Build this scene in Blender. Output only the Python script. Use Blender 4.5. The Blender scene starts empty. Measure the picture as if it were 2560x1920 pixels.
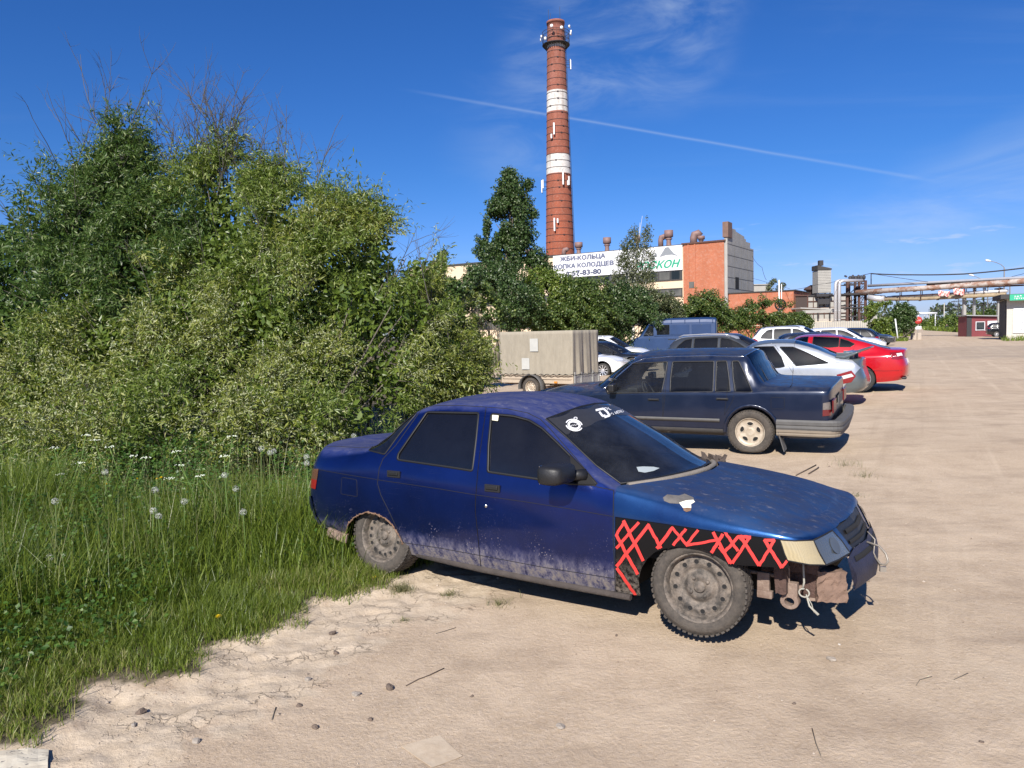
import bpy, bmesh, math, random
import numpy as np
from mathutils import Vector, Matrix
from mathutils.geometry import delaunay_2d_cdt, tessellate_polygon
R = math.radians
rng = np.random.default_rng(7)
random.seed(7)
C = bpy.context.scene.collection
SC = bpy.context.scene

# ---------------------------------------------------------------- camera, sky, sun, exposure
CAM_H = 1.85; PITCH = math.atan((960-836.5)/1900.0); ROLL = -0.024
cam = bpy.data.cameras.new('camera'); camo = bpy.data.objects.new('camera', cam); C.objects.link(camo)
cam.sensor_width = 36; cam.lens = 36*1900/2560.0; cam.clip_start = 0.05; cam.clip_end = 6000
camo.location = (0, 0, CAM_H)
_m = Matrix.Rotation(R(90)-PITCH, 4, 'X') @ Matrix.Rotation(ROLL, 4, 'Z')
camo.rotation_euler = _m.to_euler()
SC.camera = camo
SUN_AZ = R(-162); SUN_EL = R(37)          # azimuth clockwise from +Y
sun_dir = Vector((math.sin(SUN_AZ)*math.cos(SUN_EL), math.cos(SUN_AZ)*math.cos(SUN_EL), math.sin(SUN_EL)))
sl = bpy.data.lights.new('sun', 'SUN'); sl.energy = 5.0; sl.angle = R(0.55); sl.color = (1.0, 0.94, 0.86)
so = bpy.data.objects.new('sun', sl); C.objects.link(so); so.rotation_euler = (-sun_dir).to_track_quat('-Z', 'Y').to_euler()
so.location = (0, 0, 50)
SC.view_settings.view_transform = 'Standard'; SC.view_settings.look = 'None'
SC.view_settings.exposure = 0.60; SC.view_settings.gamma = 1.0
SC.cycles.max_bounces = 6; SC.cycles.diffuse_bounces = 3; SC.cycles.glossy_bounces = 3
SC.cycles.transmission_bounces = 4; SC.cycles.transparent_max_bounces = 6
SC.cycles.use_denoising = True

def ray(px, py):
    a = px-1280; b = py-960; cr, sr = math.cos(-ROLL), math.sin(-ROLL)
    u = a*cr-b*sr; w = a*sr+b*cr; c, s = math.cos(PITCH), math.sin(PITCH)
    return Vector((u, 1900*c-w*s, -1900*s-w*c))/1900.0
def at(px, py, Y):
    """world point on the line through photo pixel (2560 wide) at forward distance Y"""
    r = ray(px, py); return Vector((0, 0, CAM_H))+r*(Y/r.y)
def xat(px, Y):
    r = ray(px, 820); return r.x*(Y/r.y)

W = bpy.data.worlds.new('World'); SC.world = W; W.use_nodes = True
nt = W.node_tree; nt.nodes.clear()
def wn(t, **k):
    n = nt.nodes.new(t)
    for a, b in k.items(): setattr(n, a, b)
    return n
wl = nt.links.new
sky = wn('ShaderNodeTexSky', sky_type='NISHITA', sun_disc=False, sun_elevation=SUN_EL, sun_rotation=SUN_AZ, altitude=100, air_density=1.0, dust_density=0.35, ozone_density=3.2)
hs = wn('ShaderNodeHueSaturation'); hs.inputs['Saturation'].default_value = 1.22; hs.inputs['Value'].default_value = 1.0
wl(sky.outputs[0], hs.inputs['Color'])
tc = wn('ShaderNodeTexCoord')
def vmath(op, a, b=None):
    n = wn('ShaderNodeVectorMath', operation=op)
    for i, v in enumerate((a, b)):
        if v is None: continue
        if hasattr(v, 'is_linked') or hasattr(v, 'links'): wl(v, n.inputs[i])
        else: n.inputs[i].default_value = v
    return n
def wmath(op, a, b=None, clamp=False):
    n = wn('ShaderNodeMath', operation=op, use_clamp=clamp)
    for i, v in enumerate((a, b)):
        if v is None: continue
        if isinstance(v, (int, float)): n.inputs[i].default_value = v
        else: wl(v, n.inputs[i])
    return n.outputs[0]
D = tc.outputs['Generated']
def dot(vec): return vmath('DOT_PRODUCT', D, tuple(vec)).outputs['Value']
def mrange(x, a, b, c=0.0, d=1.0, smooth=True):
    n = wn('ShaderNodeMapRange', interpolation_type='SMOOTHSTEP' if smooth else 'LINEAR', clamp=True)
    wl(x, n.inputs[0])
    for i, v in zip((1, 2, 3, 4), (a, b, c, d)): n.inputs[i].default_value = v
    return n.outputs[0]
sep = wn('ShaderNodeSeparateXYZ'); wl(D, sep.inputs[0])
# high cloud lives on a plane far overhead: direction / height
hz = wmath('ADD', wmath('MAXIMUM', sep.outputs[2], 0.0), 0.06)
pl = wn('ShaderNodeCombineXYZ')
wl(wmath('DIVIDE', sep.outputs[0], hz), pl.inputs[0]); wl(wmath('DIVIDE', sep.outputs[1], hz), pl.inputs[1])
def noise(vec, scale, detail, rough=.5, dist=0.0, mp=None):
    m = wn('ShaderNodeMapping')
    wl(vec, m.inputs[0])
    if mp: m.inputs['Rotation'].default_value = mp[0]; m.inputs['Scale'].default_value = mp[1]; m.inputs['Location'].default_value = mp[2]
    n = wn('ShaderNodeTexNoise'); wl(m.outputs[0], n.inputs['Vector'])
    n.inputs['Scale'].default_value = scale; n.inputs['Detail'].default_value = detail
    n.inputs['Roughness'].default_value = rough; n.inputs['Distortion'].default_value = dist
    return n.outputs[0]
def band(p, q, w, lo, hi, fade):
    """soft streak along the great circle through two sky directions"""
    a = ray(*p).normalized(); b = ray(*q).normalized(); n = a.cross(b).normalized()
    d = wmath('ABSOLUTE', wmath('ADD', dot(n), wmath('MULTIPLY', wmath('SUBTRACT', noise(D, 6, 2), .5), fade*w)))
    core = mrange(d, 0.0, w, 1.0, 0.0)
    m = (b-a).normalized(); ta, tb = a.dot(m), b.dot(m); t = dot(m)
    g = (tb-ta)
    ends = wmath('MULTIPLY', mrange(t, ta+g*lo[0], ta+g*lo[1]), mrange(t, ta+g*hi[0], ta+g*hi[1], 1.0, 0.0))
    return wmath('MULTIPLY', core, ends)
trail = band((1010, 224), (2370, 458), .0032, (-.02, .12), (.92, 1.0), 1.0)
trail2 = band((1010, 224), (2370, 458), .0016, (.1, .3), (.6, .98), 1.0)
ci = noise(pl.outputs[0], 1.1, 6, .58, .6, ((0, 0, R(38)), (.35, 2.2, 1), (3.1, 1.2, 0)))
cim = wmath('MULTIPLY', mrange(ci, .50, .80), mrange(noise(pl.outputs[0], .5, 2, .5, 0, ((0, 0, 0), (1, 1, 1), (5, 2.5, 0))), .42, .62))
wide = band((1150, 420), (1800, -60), .10, (-.1, .35), (.8, 1.5), 2.0)
wide3 = wmath('MULTIPLY', band((1950, 690), (2800, 330), .075, (-.1, .3), (1.2, 1.6), 1.5), mrange(noise(D, 5, 5, .6, .5, ((0, 0, R(-20)), (1, 1, 3.5), (3, 0, 0))), .30, .70))
wide2 = wmath('MULTIPLY', band((1240, 60), (2150, -160), .14, (-.05, .2), (.6, 1.2), 2.0), mrange(noise(D, 6, 6, .62, 1.0, ((0, 0, R(25)), (1, 1.5, 3.0), (1, 2, 0))), .38, .80))
wide = wmath('MULTIPLY', wide, mrange(noise(D, 7, 5, .6, .8, ((0, 0, R(20)), (1, 1, 3.0), (0, 0, 0))), .35, .75))
# low small cumulus strips near the horizon on the right
lowm = noise(D, 14, 4, .55, 0.0, ((0, 0, 0), (1, 1, 5.5), (1.7, .4, 0)))
lowm = wmath('MULTIPLY', mrange(lowm, .60, .70), wmath('MULTIPLY', mrange(sep.outputs[2], .015, .045), mrange(sep.outputs[2], .09, .16, 1.0, 0.0)))
cl = wmath('ADD', wmath('MULTIPLY', trail, .14), wmath('MULTIPLY', trail2, .10))
cl = wmath('ADD', cl, wmath('MULTIPLY', cim, .10)); cl = wmath('ADD', cl, wmath('MULTIPLY', wide, .30)); cl = wmath('ADD', cl, wmath('MULTIPLY', wide2, .24)); cl = wmath('ADD', cl, wmath('MULTIPLY', wide3, .34))
cl = wmath('ADD', cl, wmath('MULTIPLY', wmath('MULTIPLY', lowm, mrange(sep.outputs[0], .1, .3)), .45), clamp=True)
hzf = mrange(sep.outputs[2], 0.0, 0.22, 1.0, 0.0)
gn = wn('ShaderNodeMix', data_type='RGBA'); wl(hzf, gn.inputs[0]); gn.inputs[6].default_value = (.50, .80, 1.28, 1); gn.inputs[7].default_value = (.72, .84, 1.52, 1)
gm = wn('ShaderNodeMix', data_type='RGBA', blend_type='MULTIPLY'); gm.inputs[0].default_value = 1.0; wl(hs.outputs[0], gm.inputs[6]); wl(gn.outputs[2], gm.inputs[7])
mixc = wn('ShaderNodeMix', data_type='RGBA'); wl(cl, mixc.inputs[0]); wl(gm.outputs[2], mixc.inputs[6]); mixc.inputs[7].default_value = (6.2, 7.6, 9.6, 1)
bg = wn('ShaderNodeBackground'); wl(mixc.outputs[2], bg.inputs[0]); bg.inputs[1].default_value = 0.06
ow = wn('ShaderNodeOutputWorld'); wl(bg.outputs[0], ow.inputs[0])

# ---------------------------------------------------------------- materials
MATS = {}
class NT:
    def __init__(s, name):
        s.m = bpy.data.materials.new(name); s.m.use_nodes = True; s.t = s.m.node_tree; s.t.nodes.clear()
        s.out = s.n('ShaderNodeOutputMaterial'); s.b = s.n('ShaderNodeBsdfPrincipled'); s.l(s.b.outputs[0], s.out.inputs[0])
        s.tc = s.n('ShaderNodeTexCoord'); MATS[name] = s.m
    def n(s, t, **k):
        x = s.t.nodes.new(t)
        for a, b in k.items(): setattr(x, a, b)
        return x
    def l(s, a, b): s.t.links.new(a, b)
    def set(s, **k):
        for a, v in k.items():
            i = s.b.inputs[a.replace('_', ' ')]
            if hasattr(v, 'links'): s.l(v, i)
            else: i.default_value = (*v, 1) if isinstance(v, tuple) and len(v) == 3 and i.type == 'RGBA' else v
    def coord(s, scale=(1, 1, 1), kind='Object', loc=(0, 0, 0), rot=(0, 0, 0)):
        m = s.n('ShaderNodeMapping'); s.l(s.tc.outputs[kind], m.inputs[0]); m.inputs['Scale'].default_value = scale
        m.inputs['Location'].default_value = loc; m.inputs['Rotation'].default_value = rot
        return m.outputs[0]
    def noise(s, scale, detail=4, rough=.55, co=None, dist=0.0, col=False):
        n = s.n('ShaderNodeTexNoise'); s.l(co or s.tc.outputs['Object'], n.inputs['Vector'])
        n.inputs['Scale'].default_value = scale; n.inputs['Detail'].default_value = detail; n.inputs['Roughness'].default_value = rough
        n.inputs['Distortion'].default_value = dist
        return n.outputs[1 if col else 0]
    def vor(s, scale, co=None, feature='F1', out=0, rnd=1.0):
        n = s.n('ShaderNodeTexVoronoi', feature=feature); s.l(co or s.tc.outputs['Object'], n.inputs['Vector']); n.inputs['Scale'].default_value = scale
        n.inputs['Randomness'].default_value = rnd
        return n.outputs[out]
    def mr(s, x, a, b, c=0.0, d=1.0):
        n = s.n('ShaderNodeMapRange', clamp=True); s.l(x, n.inputs[0])
        for i, v in zip((1, 2, 3, 4), (a, b, c, d)): n.inputs[i].default_value = v
        return n.outputs[0]
    def math(s, op, a, b=0.0, clamp=False):
        n = s.n('ShaderNodeMath', operation=op, use_clamp=clamp)
        for i, v in enumerate((a, b)):
            if isinstance(v, (int, float)): n.inputs[i].default_value = v
            else: s.l(v, n.inputs[i])
        return n.outputs[0]
    def mix(s, f, a, b, blend='MIX'):
        n = s.n('ShaderNodeMix', data_type='RGBA', blend_type=blend)
        for i, v in ((0, f), (6, a), (7, b)):
            if isinstance(v, (int, float)): n.inputs[i].default_value = v
            elif isinstance(v, tuple): n.inputs[i].default_value = (*v[:3], 1)
            else: s.l(v, n.inputs[i])
        return n.outputs[2]
    def xyz(s, kind='Object'):
        n = s.n('ShaderNodeSeparateXYZ'); s.l(s.tc.outputs[kind], n.inputs[0]); return n.outputs
    def nz(s):
        g = s.n('ShaderNodeNewGeometry'); n = s.n('ShaderNodeSeparateXYZ'); s.l(g.outputs['Normal'], n.inputs[0]); return n.outputs[2]
    def attr(s, name):
        a = s.n('ShaderNodeAttribute', attribute_name=name); return a.outputs['Fac']
    def bump(s, h, strength=.3, dist=.01):
        b = s.n('ShaderNodeBump'); s.l(h, b.inputs['Height']); b.inputs['Strength'].default_value = strength; b.inputs['Distance'].default_value = dist
        s.l(b.outputs[0], s.b.inputs['Normal']); return b

def simple(name, col, rough=.6, metal=0.0, var=.12, nscale=6, bump=0.0, bscale=60, coat=0.0, spec=.5):
    if name in MATS: return MATS[name]
    t = NT(name); n = t.noise(nscale, 4)
    a = tuple(max(0, c*(1-var)) for c in col); b = tuple(min(1, c*(1+var)) for c in col)
    t.set(Base_Color=t.mix(n, a, b), Roughness=rough, Metallic=metal, Coat_Weight=coat, Specular_IOR_Level=spec)
    if bump: t.bump(t.noise(bscale, 3), bump, .01)
    return t.m

def carpaint(name, col, metal=.35, rough=.35, coat=1.0, dust=.25, mud=.25, mudz=.35, flake=0.0, dustcol=(.30, .27, .23)):
    """paint with dry dust on what faces up and mud spattered along the sills"""
    t = NT(name); x, y, z = t.xyz()
    n1 = t.noise(2.6, 6, .62); n2 = t.noise(38, 3, .6); n3 = t.noise(9, 5, .65, t.coord((1, 1, .35)))
    base = t.mix(t.mr(n1, .3, .7), tuple(c*.9 for c in col), tuple(c*1.1 for c in col))
    up = t.mr(t.nz(), .55, .98)
    d = t.math('MULTIPLY', up, t.math('MULTIPLY', t.mr(n3, .30, .75), dust), True)
    d = t.math('ADD', d, t.math('MULTIPLY', t.mr(n1, .45, .75), dust*.12), True)
    low = t.mr(z, mudz+.16, mudz-.20)
    sp = t.mr(t.vor(75), .30, .12)
    spm = t.math('MULTIPLY', t.math('MULTIPLY', sp, t.mr(z, mudz+.45, mudz)), t.mr(n3, .42, .6))
    m = t.math('ADD', t.math('MULTIPLY', low, t.mr(t.noise(14, 6, .7), .36, .62)), t.math('MULTIPLY', spm, .8), True)
    m = t.math('MULTIPLY', m, mud, True)
    c1 = t.mix(d, base, dustcol); c2 = t.mix(m, c1, tuple(c*.92 for c in dustcol))
    md = t.math('MAXIMUM', d, m)
    t.set(Base_Color=c2, Roughness=t.mr(md, 0, .6, rough, .85), Metallic=t.mr(md, 0, .5, metal, 0.0), Coat_Weight=t.mr(md, 0.0, .5, coat, 0.0), Coat_Roughness=t.mr(n1, .3, .7, .04, .14))
    t.bump(t.math('ADD', t.math('MULTIPLY', n2, .25), t.math('MULTIPLY', m, 1.5)), .06, .006)
    return t.m

def glassmat(name, col=(.012, .014, .016), dust=.25, rough=.04, spec=.55):
    t = NT(name); n = t.noise(3.2, 7, .68, t.coord((1, 1, .8))); n2 = t.noise(26, 4, .7)
    f = t.math('MULTIPLY', t.mr(n, .42, .72), dust); f = t.math('ADD', f, t.math('MULTIPLY', t.mr(n2, .55, .75), dust*.25), True)
    t.set(Base_Color=t.mix(f, col, (.23, .225, .21)), Roughness=t.mr(f, 0, .4, rough, .55), Specular_IOR_Level=spec, IOR=1.5)
    return t.m

# ---------------------------------------------------------------- object helpers
def tag(o, label=None, cat=None, group=None, kind=None):
    if label: o['label'] = label
    if cat: o['category'] = cat
    if group: o['group'] = group
    if kind: o['kind'] = kind
    return o
def empty(name, loc, rot=(0, 0, 0)):
    o = bpy.data.objects.new(name, None); C.objects.link(o); o.location = loc; o.rotation_euler = rot
    o.empty_display_size = .2
    return o
def thing(name, label, cat, loc=(0, 0, 0), rz=0.0, group=None, rot=None):
    return tag(empty(name, loc, rot or (0, 0, rz)), label, cat, group)
class MB:
    """collects solid pieces into one mesh"""
    def __init__(s): s.v = []; s.f = []; s.mi = []; s.cur = 0; s.sm = []; s.smooth = False
    def add(s, vs, fs, smooth=None):
        o = len(s.v); s.v += [tuple(v) for v in vs]; s.f += [tuple(i+o for i in f) for f in fs]; s.mi += [s.cur]*len(fs)
        s.sm += [s.smooth if smooth is None else smooth]*len(fs); return s
    def box(s, c, d, rz=0.0, M=None):
        x, y, z = d[0]/2, d[1]/2, d[2]/2
        vs = [Vector((i, j, k)) for k in (-z, z) for j in (-y, y) for i in (-x, x)]
        A = M or (Matrix.Translation(c) @ Matrix.Rotation(rz, 4, 'Z'))
        vs = [A @ v for v in vs]
        return s.add(vs, [(0, 2, 3, 1), (4, 5, 7, 6), (0, 1, 5, 4), (2, 6, 7, 3), (0, 4, 6, 2), (1, 3, 7, 5)], False)
    def tube(s, pts, r, n=8, cap=True, smooth=True):
        """round bar through points; r a number or one per point"""
        pts = [Vector(p) for p in pts]; m = len(pts); rs = r if hasattr(r, '__len__') else [r]*m
        vs = []; up = Vector((0, 0, 1)); prev = None
        for i, p in enumerate(pts):
            t = (pts[min(i+1, m-1)]-pts[max(i-1, 0)]).normalized()
            if prev is None:
                a = t.orthogonal().normalized() if abs(t.z) > .9 else t.cross(up).normalized()
            else:
                a = (prev-t*prev.dot(t)).normalized()
            prev = a; b = t.cross(a)
            for k in range(n):
                g = 2*math.pi*k/n; vs.append(p+(a*math.cos(g)+b*math.sin(g))*rs[i])
        fs = [(i*n+k, i*n+(k+1) % n, (i+1)*n+(k+1) % n, (i+1)*n+k) for i in range(m-1) for k in range(n)]
        s.add(vs, fs, smooth)
        if cap:
            o = len(s.v)-len(vs); s.f += [tuple(o+k for k in range(n))[::-1], tuple(o+(m-1)*n+k for k in range(n))]; s.mi += [s.cur]*2; s.sm += [False]*2
        return s
    def lathe(s, prof, c=(0, 0, 0), n=24, axis='Z', smooth=True, M=None):
        """prof: list of (radius, height)"""
        vs = []
        for (r, h) in prof:
            for k in range(n):
                g = 2*math.pi*k/n; a, b = r*math.cos(g), r*math.sin(g)
                v = Vector((a, b, h)) if axis == 'Z' else (Vector((a, h, b)) if axis == 'Y' else Vector((h, a, b)))
                v = v+Vector(c); vs.append(M @ v if M else v)
        m = len(prof); fs = [(i*n+k, i*n+(k+1) % n, (i+1)*n+(k+1) % n, (i+1)*n+k) for i in range(m-1) for k in range(n)]
        return s.add(vs, fs, smooth)
    def prism(s, poly, a, b, plane='XZ', M=None):
        """extrude a 2D polygon between a and b along the third axis"""
        def P(p, t):
            v = Vector((p[0], t, p[1])) if plane == 'XZ' else (Vector((p[0], p[1], t)) if plane == 'XY' else Vector((t, p[0], p[1])))
            return M @ v if M else v
        n = len(poly); vs = [P(p, a) for p in poly]+[P(p, b) for p in poly]
        tri = tessellate_polygon([[Vector((p[0], p[1], 0)) for p in poly]])
        fs = [tuple(t) for t in tri]+[tuple(i+n for i in t)[::-1] for t in tri]+[(i, (i+1) % n, n+(i+1) % n, n+i) for i in range(n)]
        return s.add(vs, fs, False)
    def build(s, name, mats, parent=None, fix=True, bevel=0.0):
        me = bpy.data.meshes.new(name); me.from_pydata(s.v, [], s.f); me.update()
        for m in (mats if isinstance(mats, (list, tuple)) else [mats]): me.materials.append(m)
        if me.polygons:
            me.polygons.foreach_set('material_index', s.mi); me.polygons.foreach_set('use_smooth', s.sm)
        if fix:
            bm = bmesh.new(); bm.from_mesh(me); bmesh.ops.recalc_face_normals(bm, faces=bm.faces); bm.to_mesh(me); bm.free()
        o = bpy.data.objects.new(name, me); C.objects.link(o)
        if parent: o.parent = parent
        if bevel:
            b = o.modifiers.new('b', 'BEVEL'); b.width = bevel; b.segments = 2; b.limit_method = 'ANGLE'; b.angle_limit = R(35)
        return o
def raw_mesh(name, verts, faces, nper, mats, parent=None, smooth=False, attrs=None, mi=None, normals=None):
    """fast mesh from numpy arrays, all faces with nper corners"""
    me = bpy.data.meshes.new(name); nv = len(verts); nf = len(faces)
    me.vertices.add(nv); me.vertices.foreach_set('co', np.asarray(verts, np.float32).ravel())
    me.loops.add(nf*nper); me.loops.foreach_set('vertex_index', np.asarray(faces, np.int32).ravel())
    me.polygons.add(nf); me.polygons.foreach_set('loop_start', np.arange(0, nf*nper, nper, dtype=np.int32))
    try: me.polygons.foreach_set('loop_total', np.full(nf, nper, np.int32))
    except Exception: pass
    me.polygons.foreach_set('use_smooth', np.full(nf, smooth, bool))
    if mi is not None: me.polygons.foreach_set('material_index', np.asarray(mi, np.int32))
    me.update(calc_edges=True)
    for k, a in (attrs or {}).items():
        at_ = me.attributes.new(k, 'FLOAT', 'POINT'); at_.data.foreach_set('value', np.asarray(a, np.float32))
    for m in (mats if isinstance(mats, (list, tuple)) else [mats]): me.materials.append(m)
    me.validate()
    if normals is not None: me.normals_split_custom_set_from_vertices([tuple(n) for n in normals])
    o = bpy.data.objects.new(name, me); C.objects.link(o)
    if parent: o.parent = parent
    return o
def copy_tree(o, parent=None):
    c = o.copy(); C.objects.link(c)
    if parent: c.parent = parent
    for ch in list(o.children): copy_tree(ch, c)
    return c
# numpy value noise
def vnoise(x, y, seed=0):
    xi = np.floor(x).astype(np.int64); yi = np.floor(y).astype(np.int64); xf = x-xi; yf = y-yi
    def h(a, b):
        n = (a*374761393+b*668265263+seed*974634777) & 0xffffffff; n = ((n ^ (n >> 13))*1274126177) & 0xffffffff
        return ((n ^ (n >> 16)) & 0xffff)/65535.0
    u = xf*xf*(3-2*xf); v = yf*yf*(3-2*yf)
    return (h(xi, yi)*(1-u)+h(xi+1, yi)*u)*(1-v)+(h(xi, yi+1)*(1-u)+h(xi+1, yi+1)*u)*v
def fbm(x, y, o=4, seed=0, g=.5):
    s = 0; a = 1; t = 0
    for i in range(o): s = s+a*vnoise(x*2**i+17.3*i, y*2**i-9.1*i, seed+i); t += a; a *= g
    return s/t
# ---------------------------------------------------------------- the ground
EDGE_PX = [(-500, 1960), (0, 1887), (72, 1882), (205, 1804), (233, 1745), (300, 1722), (360, 1730), (499, 1704), (549, 1660), (530, 1632), (588, 1616), (721, 1577), (776, 1516), (887, 1499), (1010, 1462), (1050, 1440)]
EDGE = []
for (px_, py_) in EDGE_PX:
    r_ = ray(px_, py_); t_ = -CAM_H/r_.z; EDGE.append((r_.x*t_, r_.y*t_))
EDGE = [(-9, 1.2)]+EDGE+[(-.15, 6.9), (.2, 8.2), (.35, 10.5), (.1, 14), (-.6, 19), (-1.5, 26), (-3, 42)]
EDGE = np.array(EDGE)
def edge_sd(x, y):
    """signed distance to the edge of the verge: positive inside the grass (to the left)"""
    x = np.asarray(x, float); y = np.asarray(y, float); best = np.full(x.shape, 1e9); sg = np.ones(x.shape)
    for a, b in zip(EDGE[:-1], EDGE[1:]):
        d = b-a; L = d@d; t = np.clip(((x-a[0])*d[0]+(y-a[1])*d[1])/L, 0, 1)
        qx = x-(a[0]+t*d[0]); qy = y-(a[1]+t*d[1]); dd = np.hypot(qx, qy)
        cr = d[0]*(y-a[1])-d[1]*(x-a[0])
        m = dd < best-1e-9; best = np.where(m, dd, best); sg = np.where(m, np.sign(cr), sg)
    return best*sg
def ground_z(x, y):
    x = np.asarray(x, float); y = np.asarray(y, float)
    z = .024*np.clip(x, 0, 9.5)*np.clip((y-5.5)/5, 0, 1)
    sd = edge_sd(x, y)
    d = np.hypot(x-1.5, y-6)
    z = z+np.clip(sd, -.2, 1.5)*.03*(y < 30)
    z = z+(fbm(x*.35, y*.35, 3, 3)-.5)*.10*np.clip((d-3.5)/8, 0, 1)
    near = np.clip(1-(np.hypot(x, y-5)-8)/10, 0, 1)
    z = z+near*((fbm(x*.9, y*.9, 3, 11)-.5)*.022+(fbm(x*7, y*7, 3, 21)-.5)*.006)
    # dried ridges and clods along the verge
    band_ = np.exp(-((sd+.35)/.38)**2)*near
    rg = 1-np.abs(2*fbm(x*3.2+y*1.2, y*5.0, 3, 31)-1)
    z = z+band_*((rg-.6)*.034+(fbm(x*11, y*11, 3, 41)-.5)*.030)
    lip = 1/(1+np.exp(-np.clip((sd+.02)/.03, -50, 50))); z = z+near*lip*.035
    return z
def gz(x, y): return float(ground_z(np.array([x]), np.array([y]))[0])
def graded(lo, a, b, hi, s, g=1.07):
    c = list(np.arange(a, b+1e-6, s)); d = s; v = b
    while v < hi: d *= g; v += d; c.append(v)
    d = s; v = a; l = []
    while v > lo: d *= g; v -= d; l.append(v)
    return np.array(l[::-1]+c)
gx = graded(-1500, -3.6, 4.4, 1500, .026); gy = graded(-60, 2.6, 8.6, 2600, .026)
GX, GY = np.meshgrid(gx, gy); GZ = ground_z(GX, GY)
nx_, ny_ = len(gx), len(gy)
idx = np.arange(nx_*ny_).reshape(ny_, nx_)
quads = np.stack([idx[:-1, :-1], idx[:-1, 1:], idx[1:, 1:], idx[1:, :-1]], -1).reshape(-1, 4)
SD = edge_sd(GX, GY).ravel()
t = NT('dry_sandy_soil')
co = t.tc.outputs['Object']
big = t.noise(.35, 5, .6); med = t.noise(2.2, 6, .62); fine = t.noise(45, 5, .7); grit = t.noise(240, 3, .7)
sand = t.mix(t.mr(big, .3, .7), (.46, .355, .245), (.56, .445, .32))
sand = t.mix(t.mr(med, .35, .7), sand, (.395, .30, .205))
sand = t.mix(t.math('MULTIPLY', t.mr(fine, .40, .65), .55), sand, (.54, .44, .34))
sand = t.mix(t.math('MULTIPLY', t.mr(grit, .55, .72), .6), sand, (.20, .15, .11))
streak = t.noise(1.1, 6, .65, t.coord((.35, 2.4, 1), rot=(0, 0, R(-28))))
spk = t.vor(70, t.coord((1, 1, .2))); spk2 = t.vor(24, t.coord((1, 1, .2)))
sand = t.mix(t.math('MULTIPLY', t.mr(spk, .20, .10), t.mr(t.noise(5, 4, .7), .42, .62, .15, .85)), sand, (.19, .145, .105))
sand = t.mix(t.math('MULTIPLY', t.mr(spk2, .13, .07), t.mr(t.noise(2.5, 4, .7), .50, .60, 0, .8)), sand, (.62, .54, .43))
mot = t.noise(.9, 7, .72); sand = t.mix(t.math('MULTIPLY', t.mr(mot, .52, .66), .38), sand, (.27, .20, .14)); sand = t.mix(t.math('MULTIPLY', t.mr(mot, .44, .34), .35), sand, (.55, .45, .33))
sand = t.mix(t.math('MULTIPLY', t.mr(streak, .52, .7), .32), sand, (.25, .19, .14))
# darker trodden patch on the road, damp oily earth
x, y, z = t.xyz()
pt = t.noise(.16, 4, .5, t.coord((.5, 1, 1)))
ex = t.math('DIVIDE', t.math('SUBTRACT', x, 29.0), 15.0); ey = t.math('DIVIDE', t.math('SUBTRACT', y, 43.0), 11.0); er = t.math('ADD', t.math('MULTIPLY', ex, ex), t.math('MULTIPLY', ey, ey))
mt_ = t.n('ShaderNodeMapping'); t.l(t.coord(rot=(0, 0, R(28))), mt_.inputs[0]); mt_.inputs['Scale'].default_value = (2.6, .045, 1)
trk = t.noise(1.0, 5, .6, mt_.outputs[0]); brk = t.mr(t.noise(.5, 4, .6), .35, .6)
sand = t.mix(t.math('MULTIPLY', t.mr(trk, .56, .68), t.math('MULTIPLY', brk, .34)), sand, (.27, .20, .135)); sand = t.mix(t.math('MULTIPLY', t.mr(trk, .44, .34), t.math('MULTIPLY', brk, .40)), sand, (.60, .49, .36))
farm = t.mr(t.math('ADD', er, t.math('MULTIPLY', t.math('SUBTRACT', pt, .5), 3.0)), 1.1, .7)
sand = t.mix(t.math('MULTIPLY', farm, t.mr(t.noise(.9, 5, .7, t.coord((.4, 1, 1))), .3, .7, .05, .45)), sand, (.20, .175, .15))
clay = t.attr('clay'); grs = t.attr('soil')
cl2 = t.mix(t.mr(t.noise(12, 5), .3, .7), (.45, .36, .255), (.56, .465, .35))
cm = t.math('MULTIPLY', t.mr(t.math('ADD', clay, t.math('MULTIPLY', t.math('SUBTRACT', t.noise(5, 5, .6), .5), 1.6)), .42, .66), .85)
sand = t.mix(cm, sand, cl2)
wv = t.n('ShaderNodeVectorMath', operation='MULTIPLY_ADD'); t.l(t.noise(7, 5, .7, col=True), wv.inputs[0]); wv.inputs[1].default_value = (.16, .16, 0); t.l(co, wv.inputs[2])
crk = t.vor(11, wv.outputs[0], 'DISTANCE_TO_EDGE'); crkm = t.math('MULTIPLY', t.mr(crk, .045, .0), t.math('MULTIPLY', t.mr(clay, .2, .55), t.mr(t.noise(4, 4, .6), .50, .62))); crkm = t.math('MULTIPLY', crkm, .55)
sand = t.mix(crkm, sand, (.10, .075, .055))
soil = t.mix(t.mr(t.noise(9, 5), .3, .7), (.045, .04, .022), (.10, .085, .05))
sand = t.mix(grs, sand, soil)
t.set(Base_Color=sand, Roughness=.95, Specular_IOR_Level=.15)
hh = t.math('ADD', t.math('MULTIPLY', fine, .5), t.math('MULTIPLY', grit, .18)); hh = t.math('ADD', hh, t.math('MULTIPLY', t.noise(9, 6, .7), .8)); hh = t.math('SUBTRACT', hh, t.math('MULTIPLY', crkm, 1.0))
t.bump(hh, .75, .02)
wob = (fbm(GX.ravel()*3, GY.ravel()*3, 3, 77)-.5)*.35
clay_a = np.exp(-((SD+.30+wob)/.45)**2)*np.clip(1-(np.hypot(GX.ravel(), GY.ravel()-5)-6)/6, 0, 1)
soil_a = np.clip((SD+(fbm(GX.ravel()*8, GY.ravel()*8, 3, 78)-.5)*.25-.03)/.07, 0, 1)*.9
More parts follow.
